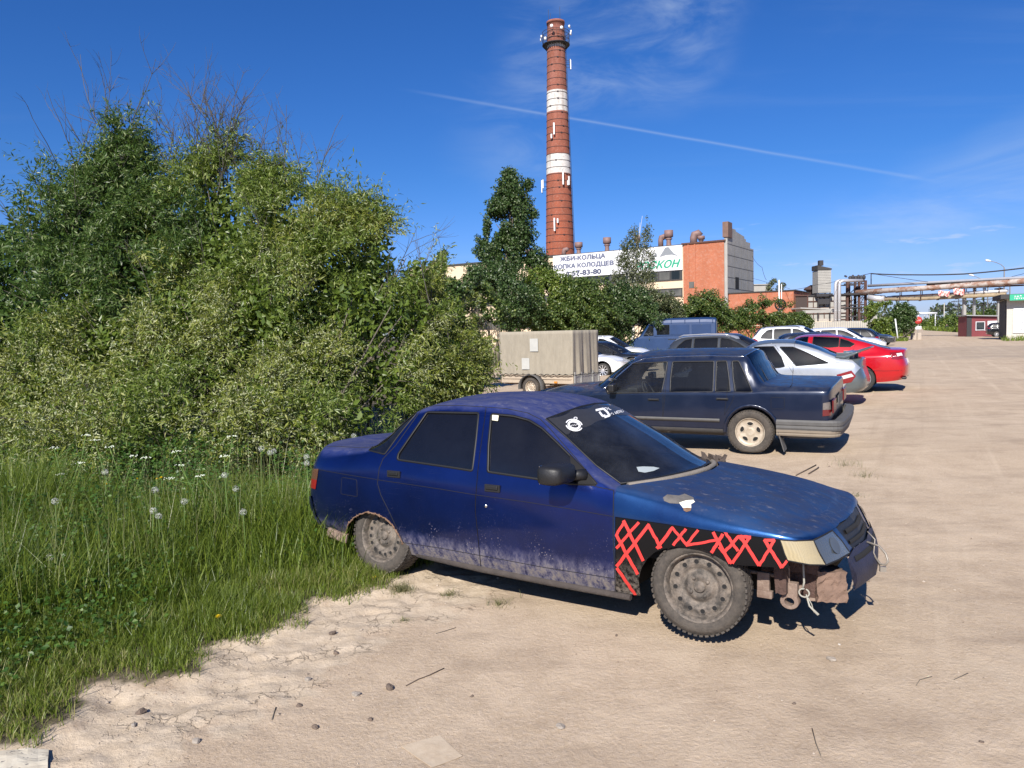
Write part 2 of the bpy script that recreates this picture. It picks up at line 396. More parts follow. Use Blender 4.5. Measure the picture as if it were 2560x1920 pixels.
# far grass verges either side of the distant road
o = raw_mesh('ground', np.stack([GX.ravel(), GY.ravel(), GZ.ravel()], 1), quads, 4, t.m, smooth=True, attrs={'clay': clay_a, 'soil': soil_a})
tag(o, kind='structure')
# ---------------------------------------------------------------- car surface engine
# A half body is a net of rows (stations rear to nose) by 9 columns: sill, low, bulge, crease, belt, cant rail, two crown columns, centreline.
def net(rows):
    G = []
    for r in rows:
        xl, w, z0, z1, z2, z3, bx, by, bz, cx, cy, cz, mx, mz = r[:14]
        dy = r[14] if len(r) > 14 else (.09, .03, 0, .005)
        xs = xl if isinstance(xl, tuple) else (xl,)*4
        p = [(xs[0], -max(0, w-dy[0]), z0), (xs[1], -max(0, w-dy[1]), z1), (xs[2], -w, z2), (xs[3], -max(0, w-dy[3]), z3), (bx, -by, bz), (cx, -cy, cz)]
        for t_ in (.68, .34):
            p.append((mx-(mx-cx)*t_*t_, -cy*t_, mz-(mz-cz)*t_*t_))
        p.append((mx, 0.0, mz)); G.append(p)
    return np.array(G, float)
def _tan(P):
    """limited tangents along axis 0"""
    d = P[1:]-P[:-1]; m = np.zeros_like(P); m[0] = d[0]; m[-1] = d[-1]
    a, b = d[:-1], d[1:]; t_ = (a+b)/2; lim = 2.2*np.minimum(np.abs(a), np.abs(b))
    t_ = np.where(a*b < 0, t_*.25, t_); m[1:-1] = np.where(a*b > 0, np.sign(t_)*np.minimum(np.abs(t_), lim), t_*.5)
    return m
def _herm(P, M, u):
    n = P.shape[0]-1; i = np.clip(np.floor(u).astype(int), 0, n-1); t_ = u-i
    sh = (-1,)+(1,)*(P.ndim-1); t_ = t_.reshape(sh)
    h0 = 2*t_**3-3*t_**2+1; h1 = t_**3-2*t_**2+t_; h2 = -2*t_**3+3*t_**2; h3 = t_**3-t_**2
    return h0*P[i]+h1*M[i]+h2*P[i+1]+h3*M[i+1]
class Surf:
    def __init__(s, rows, nu=10, nv=10):
        s.G = net(rows) if not isinstance(rows, np.ndarray) else rows
        s.nr, s.nc = s.G.shape[:2]
        # dense table then bilinear: fast, and smooth enough at this density
        s.K = 16
        u = np.linspace(0, s.nr-1, (s.nr-1)*s.K+1); v = np.linspace(0, s.nc-1, (s.nc-1)*s.K+1)
        A = _herm(s.G, _tan(s.G), u); A = np.swapaxes(A, 0, 1); A = _herm(A, _tan(A), v); s.T = np.swapaxes(A, 0, 1)
        du = np.gradient(s.T, axis=0); dv = np.gradient(s.T, axis=1); N = np.cross(du, dv)
        L = np.linalg.norm(N, axis=2, keepdims=True)
        bad = L[..., 0] < 1e-9; N = N/np.maximum(L, 1e-12)
        # outward = away from the car's core
        core = np.array([1.0, 0, .5]); sgn = np.sign(((s.T-core)*N).sum(2)); 
        N = N*np.where(np.median(sgn[~bad]) < 0, -1, 1)
        s.N = N; s.U, s.V = np.meshgrid(u, v, indexing='ij'); s.sp = 1
    def ev(s, u, v, T=None):
        T = s.T if T is None else T
        a = np.clip(np.asarray(u, float)*s.K, 0, T.shape[0]-1.0001); b = np.clip(np.asarray(v, float)*s.K, 0, T.shape[1]-1.0001)
        i = a.astype(int); j = b.astype(int); fa = (a-i)[..., None]; fb = (b-j)[..., None]
        return (T[i, j]*(1-fa)+T[i+1, j]*fa)*(1-fb)+(T[i, j+1]*(1-fa)+T[i+1, j+1]*fa)*fb
    def nrm(s, u, v):
        n = s.ev(u, v, s.N); return n/np.maximum(np.linalg.norm(n, axis=-1, keepdims=True), 1e-9)
    def inv(s, P, w=(1, .03, 1), ur=None, vr=None):
        """(u,v) nearest to a point with axis weights; near half has y<0"""
        w = np.array(w); P = np.array(P, float)
        D2 = (((s.T-P)*w)**2).sum(2)
        if ur: D2 = np.where((s.U < ur[0]) | (s.U > ur[1]), 1e9, D2)
        if vr: D2 = np.where((s.V < vr[0]) | (s.V > vr[1]), 1e9, D2)
        k = np.unravel_index(np.argmin(D2), D2.shape); u, v = s.U[k], s.V[k]
        for it in range(4):
            h = 1e-3; f = (s.ev(u, v)-P)*w; fu = (s.ev(u+h, v)-s.ev(u-h, v))*w/(2*h); fv = (s.ev(u, v+h)-s.ev(u, v-h))*w/(2*h)
            a, b, c = fu@fu+1e-9, fu@fv, fv@fv+1e-9; e, g = fu@f, fv@f; det = a*c-b*b
            if abs(det) < 1e-14: break
            du, dv = -(c*e-b*g)/det, -(a*g-b*e)/det
            m = max(abs(du), abs(dv)); k_ = min(1, .1/m) if m > 0 else 1
            u = np.clip(u+du*k_, 0, s.nr-1); v = np.clip(v+dv*k_, 0, s.nc-1)
        return float(u), float(v)
    def poly(s, pts, closed=True, step=.05, w=(1, .03, 1), **k):
        """side-view (x,z) or full (x,y,z) outline to a (u,v) outline"""
        out = []; n = len(pts)
        P3 = [(p[0], -.8, p[1]) if len(p) == 2 else p for p in pts]
        ww = [w if len(p) == 2 else (1, 1, 1) for p in pts]
        for i in range(n if closed else n-1):
            a, b = np.array(P3[i]), np.array(P3[(i+1) % n]); L = np.linalg.norm(b-a); m = max(1, int(round(L/step)))
            for j in range(m):
                out.append(s.inv(a+(b-a)*j/m, ww[i], **k))
        if not closed: out.append(s.inv(P3[-1], ww[-1], **k))
        return out
def rounded(pts, r=.03, n=3):
    """round the corners of a closed 2D outline"""
    out = []; m = len(pts)
    for i in range(m):
        p = np.array(pts[i], float); a = np.array(pts[i-1], float)-p; b = np.array(pts[(i+1) % m], float)-p
        la, lb = np.linalg.norm(a), np.linalg.norm(b); q = min(r, la*.45, lb*.45); A = p+a/la*q; B = p+b/lb*q
        for k in range(n+1):
            t_ = k/n; out.append(tuple((1-t_)**2*A+2*t_*(1-t_)*p+t_*t_*B))
    return out
def panels(S, regions, du=.14, dv=.2, u0=0, u1=None, v0=0, v1=None):
    """partition the half surface; regions = [(name, uv outline)], later ones win; returns {name: (uv verts, faces)}"""
    u1 = S.nr-1 if u1 is None else u1; v1 = S.nc-1 if v1 is None else v1
    verts = []; faces = []
    def addp(poly):
        o_ = len(verts); verts.extend(Vector((p[0], p[1])) for p in poly); faces.append(list(range(o_, o_+len(poly))))
    nu = int((u1-u0)/du); nv = int((v1-v0)/dv)
    border = [(u0+(u1-u0)*i/nu, v0) for i in range(nu)]+[(u1, v0+(v1-v0)*i/nv) for i in range(nv)]+[(u1-(u1-u0)*i/nu, v1) for i in range(nu)]+[(u0, v1-(v1-v0)*i/nv) for i in range(nv)]
    addp(border)
    for nme, poly in regions: addp(poly)
    for i in range(1, nu):
        for j in range(1, nv): verts.append(Vector((u0+(u1-u0)*i/nu+(j % 2)*.0007, v0+(v1-v0)*j/nv+(i % 2)*.0007)))
    edges = [(f[i], f[(i+1) % len(f)]) for f in faces for i in range(len(f))]
    vo, eo, fo, ov, oe, of = delaunay_2d_cdt(verts, edges, [], 0, 1e-5)
    UV = np.array([(p.x, p.y) for p in vo]); F_ = np.array([list(f) for f in fo]); cen = UV[F_].mean(1); lab = np.zeros(len(F_), int)
    for q, (nme, poly) in enumerate(regions):
        lab[inpoly(cen, poly)] = q+1
    names = ['body']+[r[0] for r in regions]; res = {}
    for f, q in zip(F_, lab): res.setdefault(names[q], []).append(tuple(f))
    return UV, res
def inpoly(P, poly):
    x, y = P[:, 0], P[:, 1]; c = np.zeros(len(P), bool); n = len(poly)
    for i in range(n):
        x1, y1 = poly[i]; x2, y2 = poly[(i+1) % n]
        if y1 == y2: continue
        c ^= ((y1 > y) != (y2 > y)) & (x < (x2-x1)*(y-y1)/(y2-y1)+x1)
    return c
def smesh(S, UV, tris, name, mats, parent, off=0.0, mirror='both', fn=None):
    """mesh from triangles in (u,v); mirror: near (y<0), far, both"""
    used = sorted({i for t_ in tris for i in t_}); mp = {k: i for i, k in enumerate(used)}
    uv = UV[used]; P = S.ev(uv[:, 0], uv[:, 1]); N = S.nrm(uv[:, 0], uv[:, 1])
    if fn is not None: P = fn(P, N)
    P = P+N*off; F = np.array([[mp[i] for i in t_] for t_ in tris])
    # orient
    fn_ = np.cross(P[F[:, 1]]-P[F[:, 0]], P[F[:, 2]]-P[F[:, 0]]); fl = (fn_*N[F[:, 0]]).sum(1) < 0; F[fl] = F[fl][:, ::-1]
    Vs, Fs, Ns = [], [], []
    if mirror in ('near', 'both'): Vs.append(P); Fs.append(F); Ns.append(N)
    if mirror in ('far', 'both'):
        k = np.array([1, -1, 1]); Fs.append(F[:, ::-1]+(len(P) if Vs else 0)); Vs.append(P*k); Ns.append(N*k)
    return raw_mesh(name, np.concatenate(Vs), np.concatenate(Fs), 3, mats, parent, smooth=True, normals=np.concatenate(Ns))
def strip(S, line, width, off, mb, mirror='both', closed=False, raise_=0.0):
    """thin strip following a (u,v) line just off the surface"""
    uv = np.array(line); P = S.ev(uv[:, 0], uv[:, 1]); N = S.nrm(uv[:, 0], uv[:, 1]); n = len(P)
    T = (np.roll(P, -1, 0)-np.roll(P, 1, 0)) if closed else np.gradient(P, axis=0)
    T = T/np.maximum(np.linalg.norm(T, axis=1, keepdims=True), 1e-9); B = np.cross(N, T)
    A = P+N*off+B*width/2; D_ = P+N*off-B*width/2
    for k in ((1,) if mirror == 'near' else ((-1,) if mirror == 'far' else (1, -1))):
        kk = np.array([1, k, 1]); lo_a = A-N*.004; lo_d = D_-N*.004
        vs = [tuple(v) for v in np.concatenate([A*kk, D_*kk, lo_a*kk, lo_d*kk])]
        m = n if closed else n-1
        fs = []
        for i in range(m):
            j = (i+1) % n; fs += [(i, j, n+j, n+i), (i, 2*n+i, 2*n+j, j), (n+i, n+j, 3*n+j, 3*n+i)]
        mb.add(vs, fs, True)
def arch(cx, cz, r, zb, n=14, rx=None, a0=None):
    """wheel-arch outline closed below the sill at height zb"""
    rx = rx or r; a = math.asin(max(-1, min(1, (zb-cz)/r))); P = []
    for i in range(n+1):
        g = a+(math.pi-2*a)*i/n; P.append((cx+rx*math.cos(g), cz+r*math.sin(g)))
    return P

# ---- shared car materials
M_tyre = simple('tyre_rubber', (.035, .034, .032), .85, var=.25, nscale=14, bump=.4, bscale=90)
t = NT('dusty_tyre'); n = t.noise(7, 6, .7); n2 = t.noise(40, 4, .7)
t.set(Base_Color=t.mix(t.math('ADD', t.math('MULTIPLY', t.mr(n, .3, .7), .6), t.math('MULTIPLY', t.mr(n2, .4, .7), .35)), (.030, .027, .024), (.115, .096, .077)), Roughness=.9)
t.bump(n2, .5, .01); M_dtyre = t.m
t = NT('muddy_steel_rim'); n = t.noise(16, 7, .7); n2 = t.noise(60, 4, .7)
t.set(Base_Color=t.mix(t.mr(n, .36, .62), (.055, .050, .044), t.mix(t.mr(n2, .3, .7), (.24, .20, .16), (.125, .10, .08))), Roughness=.75, Metallic=t.mr(n, .36, .5, .35, 0.0))
t.bump(n2, .4, .008); M_rimd = t.m
t = NT('dusty_alloy'); n = t.noise(12, 6, .7)
t.set(Base_Color=t.mix(t.mr(n, .35, .65), (.52, .46, .37), (.36, .29, .21)), Roughness=.55, Metallic=.25); t.bump(n, .2, .006); M_alloyd = t.m
M_alloy = simple('silver_alloy', (.62, .62, .62), .3, .7)
M_dark = simple('black_void', (.010, .010, .010), .9, var=.3)
M_trim = simple('black_trim_plastic', (.011, .011, .012), .5, var=.3, nscale=12, bump=.15)
M_trimg = simple('grey_faded_plastic', (.085, .083, .08), .65, var=.3, nscale=9, bump=.2)
M_seam = simple('panel_gap', (.006, .006, .008), .8)
M_chrome = simple('chrome', (.75, .75, .74), .15, 1.0)
M_glass = glassmat('tinted_glass', (.008, .010, .012), .05, .05, .45)
def seeglass(name, tint=(.30, .33, .33), dust=.12, base=.16, dustcol=(.12, .12, .12)):
    """real see-through pane: tinted transparency under a glossy, slightly dusty surface"""
    t = NT(name); n = t.noise(3.2, 7, .68); t.set(Base_Color=dustcol, Roughness=.35, Specular_IOR_Level=.5); tr = t.n('ShaderNodeBsdfTransparent'); tr.inputs[0].default_value = (*tint, 1)
    gl_ = t.n('ShaderNodeBsdfGlossy'); gl_.inputs['Roughness'].default_value = .03; lw = t.n('ShaderNodeFresnel'); lw.inputs[0].default_value = 1.45
    m1 = t.n('ShaderNodeMixShader'); t.l(t.math('ADD', t.math('MULTIPLY', t.mr(n, .42, .72), dust), base, True), m1.inputs[0]); t.l(tr.outputs[0], m1.inputs[1]); t.l(t.b.outputs[0], m1.inputs[2])
    m2 = t.n('ShaderNodeMixShader'); t.l(lw.outputs[0], m2.inputs[0]); t.l(m1.outputs[0], m2.inputs[1]); t.l(gl_.outputs[0], m2.inputs[2]); t.l(m2.outputs[0], t.out.inputs[0]); return t.m
M_see = seeglass('clear_car_window', (.62, .66, .66), .10, .05); M_seed = seeglass('privacy_car_window', (.10, .11, .12), .05, .25, (.006, .007, .008))
M_seat = simple('grey_seat_cloth', (.16, .155, .15), .9, var=.2, nscale=12); M_dash = simple('dark_dashboard', (.035, .035, .036), .7)
def cabin(par, zf=.32, zb=1.15, wy=.34, xs=(1.05, .25), xd=1.85, mat=None, hand=1):
    """front seats, rear bench, dashboard and steering wheel"""
    mat = mat or M_seat
    for s_ in (-1, 1):
        b = MB(); b.box((0, 0, 0), (.50, .48, .15), M=Matrix.Translation((xs[0]+.12, s_*wy, zf+.20))); b.box((0, 0, 0), (.13, .46, .62), M=Matrix.Translation((xs[0]-.20, s_*wy, zf+.50)) @ Matrix.Rotation(R(-14), 4, 'Y')); b.box((0, 0, 0), (.09, .26, .17), M=Matrix.Translation((xs[0]-.31, s_*wy, min(zb, zf+.90))) @ Matrix.Rotation(R(-10), 4, 'Y')); b.build('front_seat', mat, par, bevel=.03)
    b = MB(); b.box((xs[1]+.05, 0, zf+.18), (.48, 1.15, .16)); b.box((0, 0, 0), (.14, 1.15, .56), M=Matrix.Translation((xs[1]-.26, 0, zf+.46)) @ Matrix.Rotation(R(-20), 4, 'Y')); b.build('rear_bench', mat, par, bevel=.03)
    b = MB(); b.box((xd, 0, zf+.42), (.42, 1.30, .16)); b.box((xd-.14, hand*wy, zf+.50), (.18, .34, .10)); b.build('dashboard', M_dash, par, bevel=.03)
    b = MB(); M4 = Matrix.Translation((xd-.36, hand*wy, zf+.46)) @ Matrix.Rotation(R(-62), 4, 'Y'); ring = [tuple(M4 @ Vector((.185*math.cos(g), .185*math.sin(g), 0))) for g in np.linspace(0, 2*math.pi, 25)]; b.tube(ring, .014, 6, cap=False)
    for g in (0, 2.1, 4.2): b.tube([tuple(M4 @ Vector((0, 0, -.02))), tuple(M4 @ Vector((.18*math.cos(g), .18*math.sin(g), 0)))], .014, 5)
    b.tube([tuple(M4 @ Vector((0, 0, -.02))), (xd-.1, hand*wy, zf+.40)], .03, 6); b.build('steering_wheel', M_dash, par)
M_glassc = glassmat('car_glass', (.022, .030, .034), .10, .03, .8)
M_rub = simple('window_rubber', (.008, .008, .008), .55)
def lampmat(name, col, em=0):
    if name in MATS: return MATS[name]
    t = NT(name); v = t.vor(170, rnd=0.0)
    t.set(Base_Color=t.mix(t.mr(v, .1, .6), tuple(c*.65 for c in col), col), Roughness=.12, Coat_Weight=1.0); t.bump(v, .35, .004); return t.m
M_redl = lampmat('red_lamp', (.22, .008, .010)); M_clr = lampmat('clear_lamp', (.62, .62, .60)); M_amb = lampmat('amber_lamp', (.75, .25, .03))

def wheel(parent, pos, r=.29, wd=.185, rim=.18, style='steel', yaw=0.0, camber=0.0, side=-1, tm=None, rm=None, nholes=12, flat=0.0, detail=True, offs=0.0, hub=None):
    """wheel > tyre, rim; axis along Y; side -1 shows the outer face towards -Y"""
    w = empty('wheel', pos, (camber*side, 0, yaw)); w.parent = parent
    tm = tm or M_tyre; rm = rm or M_alloy; n = 64 if detail else 28; h = wd/2; s = side
    T = MB(); bz = rim*1.03
    prof = [(bz, .80*h), (bz+.004, .93*h), (bz+(r-bz)*.25, 1.02*h), (bz+(r-bz)*.55, 1.05*h), (r-.030, .98*h), (r-.012, .86*h), (r-.002, .66*h), (r, .3*h), (r, -.3*h), (r-.002, -.66*h), (r-.012, -.86*h), (r-.03, -.98*h), (bz+(r-bz)*.5, -1.05*h), (bz, -.8*h)]
    T.lathe([(a, b*s) for a, b in prof], n=n, axis='Y')
    if flat:      # tyre gone soft where it stands
        T.v = [(x_, y_*(1.0+flat*2.2*max(0, (-z_-r*.45))/r), max(z_, -r+flat*r) if z_ < 0 else z_) for x_, y_, z_ in T.v]
    if detail:     # tread blocks
        nb = 52
        for k in range(nb):
            a = 2*math.pi*k/nb
            for q, (y0, y1) in enumerate(((-.98, -.55), (-.5, -.08), (-.02, .42), (.5, .98))):
                aa = a+(q % 2)*math.pi/nb; rr = r+.0010-(.005 if q in (0, 3) else 0)
                if flat and math.sin(aa) < -.8: continue
                T.box((0, 0, 0), (.020, (y1-y0)*h*.92, .011), M=Matrix.Rotation(-aa+math.pi/2, 4, 'Y') @ Matrix.Translation((0, (y0+y1)/2*h*s, rr-.004)) @ Matrix.Rotation(.25*(-1)**q, 4, 'Z'))
    T.build('tyre', tm, w)
    Rm = MB(); o = h*s     # outer face at +o
    Rm.lathe([(rim*1.075, .84*o), (rim*1.075, .90*o), (rim*1.03, .92*o), (rim*.985, .84*o), (rim*.96, .62*o), (rim*.93, .45*o), (rim*.93, -.8*o)], n=n, axis='Y')
    if style == 'steel':
        # dished disc with a raised ring; black discs painted for the shade in its holes
        hr, rr_ = rim*.070, rim*.745
        dish = lambda q: (.34+.10*math.exp(-((q/rim-.72)/.12)**2)+.16*math.exp(-((q/rim-.30)/.14)**2)-.12*math.exp(-((q/rim-.50)/.07)**2)+offs)*o
        NR, NA = 22, nholes*8; vs = []; fs = []
        for i in range(NR+1):
            q = rim*(.10+.83*i/NR)
            for k in range(NA):
                g = 2*math.pi*k/NA; vs.append((q*math.cos(g), dish(q), q*math.sin(g)))
        def inhole(q, g):
            gg = (g*nholes/(2*math.pi)) % 1.0; gg = min(gg, 1-gg)*2*math.pi/nholes*rr_
            return (q-rr_)**2+gg*gg < hr*hr*1.5
        holes_ = MB()
        for i in range(NR):
            for k in range(NA):
                fs.append((i*NA+k, i*NA+(k+1) % NA, (i+1)*NA+(k+1) % NA, (i+1)*NA+k))
        Rm.add(vs, fs, True); Rm.cur = 1
        for k in range(nholes):
            g = 2*math.pi*k/nholes+.13; c = (rr_*math.cos(g), dish(rr_)+.0012*s, rr_*math.sin(g)); m = 12; vv = []
            for e in range(m):
                a = 2*math.pi*e/m; vv.append((c[0]+hr*1.15*math.cos(a), dish(rr_)+.0022*s, c[2]+hr*1.15*math.sin(a)))
            Rm.add(vv, [tuple(range(m))], False)
        Rm.cur = 0
        for k in range(nholes):   # rolled hole lips
            g = 2*math.pi*k/nholes+.13; c = (rr_*math.cos(g), dish(rr_), rr_*math.sin(g)); pts = [(c[0]+hr*1.15*math.cos(a), c[1]+.001*s, c[2]+hr*1.15*math.sin(a)) for a in np.linspace(0, 2*math.pi, 13)]
            Rm.tube(pts, .0022, 5, cap=False)
        Rm.lathe([(.0, .60*o), (rim*.14, .60*o), (rim*.175, .56*o), (rim*.18, .38*o)], n=24, axis='Y')
        Rm.cur = 0
        for k in range(4):
            g = 2*math.pi*k/4+.6; c = (rim*.30*math.cos(g), 0, rim*.30*math.sin(g))
            Rm.lathe([(0, .62*o), (rim*.045, .62*o), (rim*.062, .56*o), (rim*.065, .46*o)], c=c, n=6, axis='Y')
    elif style == 'five':
        # flat disc; black patches painted for the shade in five kidney windows
        NA = 100; a0 = math.pi/2; vs = []; fs = []; NR = 12
        Rm.lathe([(0, .66*o), (rim*.20, .66*o), (rim*.27, .64*o), (rim*.30, .60*o), (rim*.45, .63*o), (rim*.80, .66*o), (rim*.92, .70*o), (rim*.97, .84*o)], n=60, axis='Y')
        Rm.cur = 1
        for k in range(5):
            g = a0+2*math.pi*k/5; vv = []
            for e in range(20):
                a = 2*math.pi*e/20; lr = rim*(.60+.155*math.cos(a)); lg = g+.36*math.sin(a)*(1+.22*math.cos(a)); vv.append((lr*math.cos(lg), .665*o+.003*s, lr*math.sin(lg)))
            Rm.add(vv, [tuple(range(20))], False)
        Rm.cur = 0
        for k in range(5):
            g = a0+2*math.pi*k/5; pts = []
            for e in range(21):
                a = 2*math.pi*e/20; lr = rim*(.60+.155*math.cos(a)); lg = g+.36*math.sin(a)*(1+.22*math.cos(a)); pts.append((lr*math.cos(lg), .665*o+.001*s, lr*math.sin(lg)))
            Rm.tube(pts, .005, 6, cap=False)
    else:
        ns = {'spoke5': 5, 'spoke10': 10, 'spoke7': 7}[style]; Rm.cur = 1
        Rm.lathe([(0, .15*o), (rim*.93, .15*o)], n=24, axis='Y'); Rm.cur = 0
        Rm.lathe([(0, .72*o), (rim*.16, .72*o), (rim*.22, .62*o), (rim*.22, .2*o)], n=20, axis='Y')
        for k in range(ns):
            g = 2*math.pi*k/ns+math.pi/2; wdt = rim*(.17 if ns == 5 else .09)
            vs = []
            for q, ww, hh in ((rim*.12, wdt*1.25, .66), (rim*.55, wdt*.8, .74), (rim*.97, wdt*1.15, .82)):
                for e, yy in ((-1, hh), (1, hh), (1, .3), (-1, .3)):
                    px_ = q*math.cos(g)-e*ww*math.sin(g); pz_ = q*math.sin(g)+e*ww*math.cos(g); vs.append((px_, yy*o, pz_))
            fs = []
            for q in range(2):
                for e in range(4): fs.append((q*4+e, q*4+(e+1) % 4, q*4+4+(e+1) % 4, q*4+4+e))
            Rm.add(vs, fs, False)
    Rm.build('rim', [rm, M_dark], w)
    return w
# ---------------------------------------------------------------- tracing features onto a placed car's surface
def cp(k, ox, oy):
    return lambda pts: [(ox+x_/k, oy+y_/k) for x_, y_ in pts]
q1 = cp(2.765, 740, 940); q2 = cp(2.765, 1480, 1000); q3 = cp(2.011, 1200, 780); q4 = cp(3.16, 1300, 520); q5 = cp(3.352, 1900, 640)
q6 = cp(3.687, 1300, 960); q7 = cp(5.53, 1820, 1240)
Mc = (Matrix.Translation((0, 0, CAM_H)) @ _m).inverted()
Mc_np = np.array(Mc)
def project(P):
    Q = P @ Mc_np[:3, :3].T+Mc_np[:3, 3]; d = -Q[..., 2]; d = np.where(d < .05, .05, d)
    return np.stack([1280+1900*Q[..., 0]/d, 960-1900*Q[..., 1]/d], -1)
class Placed:
    """a car surface in the world; side -1: its right side (y<0) is the one seen"""
    def __init__(s, S, loc, yaw, pit=0, rol=0, side=-1):
        s.S = S; s.side = side
        M = Matrix.Translation(loc) @ Matrix.Rotation(R(yaw), 4, 'Z') @ Matrix.Rotation(R(pit), 4, 'Y') @ Matrix.Rotation(R(rol), 4, 'X')
        s.M = M; s.Mn = np.array(M); s.loc = loc; s.rot = M.to_euler()
        k = np.array([1, -side, 1])
        Tw = (S.T*k) @ s.Mn[:3, :3].T+s.Mn[:3, 3]; Nw = (S.N*k) @ s.Mn[:3, :3].T
        s.I = project(Tw); vw = Tw-np.array([0, 0, CAM_H]); s.dist = np.linalg.norm(vw, axis=2); s.face = (vw*Nw).sum(2) < 0
    def uv(s, p, ur=None, vr=None):
        D2 = ((s.I-np.array(p))**2).sum(2); pen = np.where(s.face, 0, 1e5)
        if ur: pen = pen+np.where((s.S.U < ur[0]) | (s.S.U > ur[1]), 1e7, 0)
        if vr: pen = pen+np.where((s.S.V < vr[0]) | (s.S.V > vr[1]), 1e7, 0)
        D3 = D2+pen; k = np.unravel_index(np.argmin(D3), D3.shape); u, v = s.S.U[k], s.S.V[k]; P = np.array(p, float)
        for it in range(5):
            h = 2e-3; f = s.S.ev(u, v, s.I)-P; fu = (s.S.ev(u+h, v, s.I)-s.S.ev(u-h, v, s.I))/(2*h); fv = (s.S.ev(u, v+h, s.I)-s.S.ev(u, v-h, s.I))/(2*h)
            a, b, c = fu@fu+1e-6, fu@fv, fv@fv+1e-6; e, g = fu@f, fv@f; det = a*c-b*b
            if abs(det) < 1e-9: break
            du, dv = -(c*e-b*g)/det, -(a*g-b*e)/det; m = max(abs(du), abs(dv)); k_ = min(1, .08/m) if m > 0 else 1
            u = min(max(u+du*k_, 0), s.S.nr-1); v = min(max(v+dv*k_, 0), s.S.nc-1)
        return float(u), float(v)
    def poly(s, pts, closed=True, step=9, rnd=0, **k):
        if rnd: pts = rounded(pts, rnd, 3)
        out = []; n = len(pts)
        for i in range(n if closed else n-1):
            a, b = np.array(pts[i], float), np.array(pts[(i+1) % n], float); m = max(1, int(round(np.linalg.norm(b-a)/step)))
            for j in range(m): out.append(s.uv(a+(b-a)*j/m, **k))
        if not closed: out.append(s.uv(pts[-1], **k))
        return out
def decal(S, uvp, name, mat, parent, off, side=-1, step=.12):
    """thin patch lying on the surface inside a (u,v) outline"""
    verts = [Vector(p) for p in uvp]; n = len(verts); us = [p[0] for p in uvp]; vs = [p[1] for p in uvp]
    lo = (min(us), min(vs)); hi = (max(us), max(vs)); nu = max(1, min(30, int((hi[0]-lo[0])/step))); nv = max(1, min(30, int((hi[1]-lo[1])/step)))
    for i in range(1, nu):
        for j in range(1, nv): verts.append(Vector((lo[0]+(hi[0]-lo[0])*i/nu, lo[1]+(hi[1]-lo[1])*j/nv)))
    vo, eo, fo, ov, oe, of = delaunay_2d_cdt(verts, [(i, (i+1) % n) for i in range(n)], [], 0, 1e-6)
    F_ = np.array([list(f) for f in fo]); ok = inpoly(np.array([(p.x, p.y) for p in vo])[F_].mean(1), uvp); tri = [tuple(f) for f in F_[ok]]
    return smesh(S, np.array([(p.x, p.y) for p in vo]), tri, name, mat, parent, off, 'near' if side < 0 else 'far')
def join(objs):
    """merge plain meshes of one part (no operators)"""
    a = objs[0]; bm = bmesh.new()
    for o_ in objs: bm.from_mesh(o_.data)
    for o_ in objs[1:]:
        m = o_.data; bpy.data.objects.remove(o_); bpy.data.meshes.remove(m)
    bm.to_mesh(a.data); bm.free(); return a

# ---------------------------------------------------------------- the battered blue sedan
HR = [
 ((-.86, -.93, -.955, -.925), 0, .24, .34, .50, .72, -.90, 0, .935, -.86, 0, .955, -.62, .975),
 ((-.84, -.915, -.945, -.915), .42, .24, .34, .50, .72, -.885, .38, .93, -.80, .34, .95, -.52, .975),
 ((-.80, -.84, -.865, -.83), .70, .25, .34, .50, .73, -.78, .63, .90, -.68, .52, .935, -.42, .97),
 ((-.60, -.62, -.65, -.66), .79, .25, .34, .52, .75, -.60, .70, .90, -.50, .60, .935, -.33, .965),
 (-.32, .822, .24, .33, .52, .755, -.28, .765, .905, -.24, .665, .945, -.20, .965),
 (-.08, .83, .20, .31, .52, .75, -.05, .79, .905, -.02, .69, 1.02, -.08, 1.045),
 (.08, .832, .19, .30, .52, .745, .10, .797, .90, .12, .65, 1.15, .05, 1.18),
 (.25, .834, .18, .30, .52, .74, .25, .80, .895, .28, .605, 1.262, .23, 1.30),
 (.55, .836, .175, .30, .52, .73, .52, .805, .885, .55, .585, 1.305, .52, 1.365),
 (.95, .838, .175, .30, .52, .715, .93, .81, .872, .93, .58, 1.302, .93, 1.38),
 (1.27, .838, .17, .30, .52, .70, 1.25, .81, .862, 1.20, .575, 1.265, 1.29, 1.345),
 (1.50, .838, .17, .30, .52, .69, 1.47, .808, .855, 1.36, .605, 1.205, 1.46, 1.285),
 (1.74, .836, .17, .30, .52, .675, 1.72, .803, .848, 1.66, .675, 1.025, 1.84, 1.09),
 (1.98, .834, .17, .30, .52, .663, 1.96, .79, .825, 1.95, .73, .845, 2.24, .885),
 (2.17, .832, .17, .30, .52, .66, 2.15, .783, .795, 2.15, .715, .822, 2.38, .865),
 (2.50, .830, .18, .30, .52, .655, 2.48, .775, .75, 2.50, .685, .785, 2.60, .835),
 ((2.78, 2.78, 2.78, 2.80), .820, .20, .31, .51, .652, 2.79, .755, .715, 2.78, .645, .745, 2.82, .795),
 ((3.10, 3.11, 3.09, 3.04), .775, .22, .34, .50, .645, 3.01, .705, .675, 2.95, .59, .70, 2.97, .752),
 ((3.26, 3.27, 3.23, 3.15), .50, .30, .38, .50, .645, 3.10, .46, .675, 3.04, .39, .695, 3.04, .725),
 ((3.33, 3.34, 3.28, 3.195), 0, .30, .38, .50, .645, 3.15, 0, .675, 3.12, 0, .69, 3.07, .715),
]
HS = Surf(HR); HP = Placed(HS, (-.603, 6.375, .02), -33.18, -.24, -1.56)
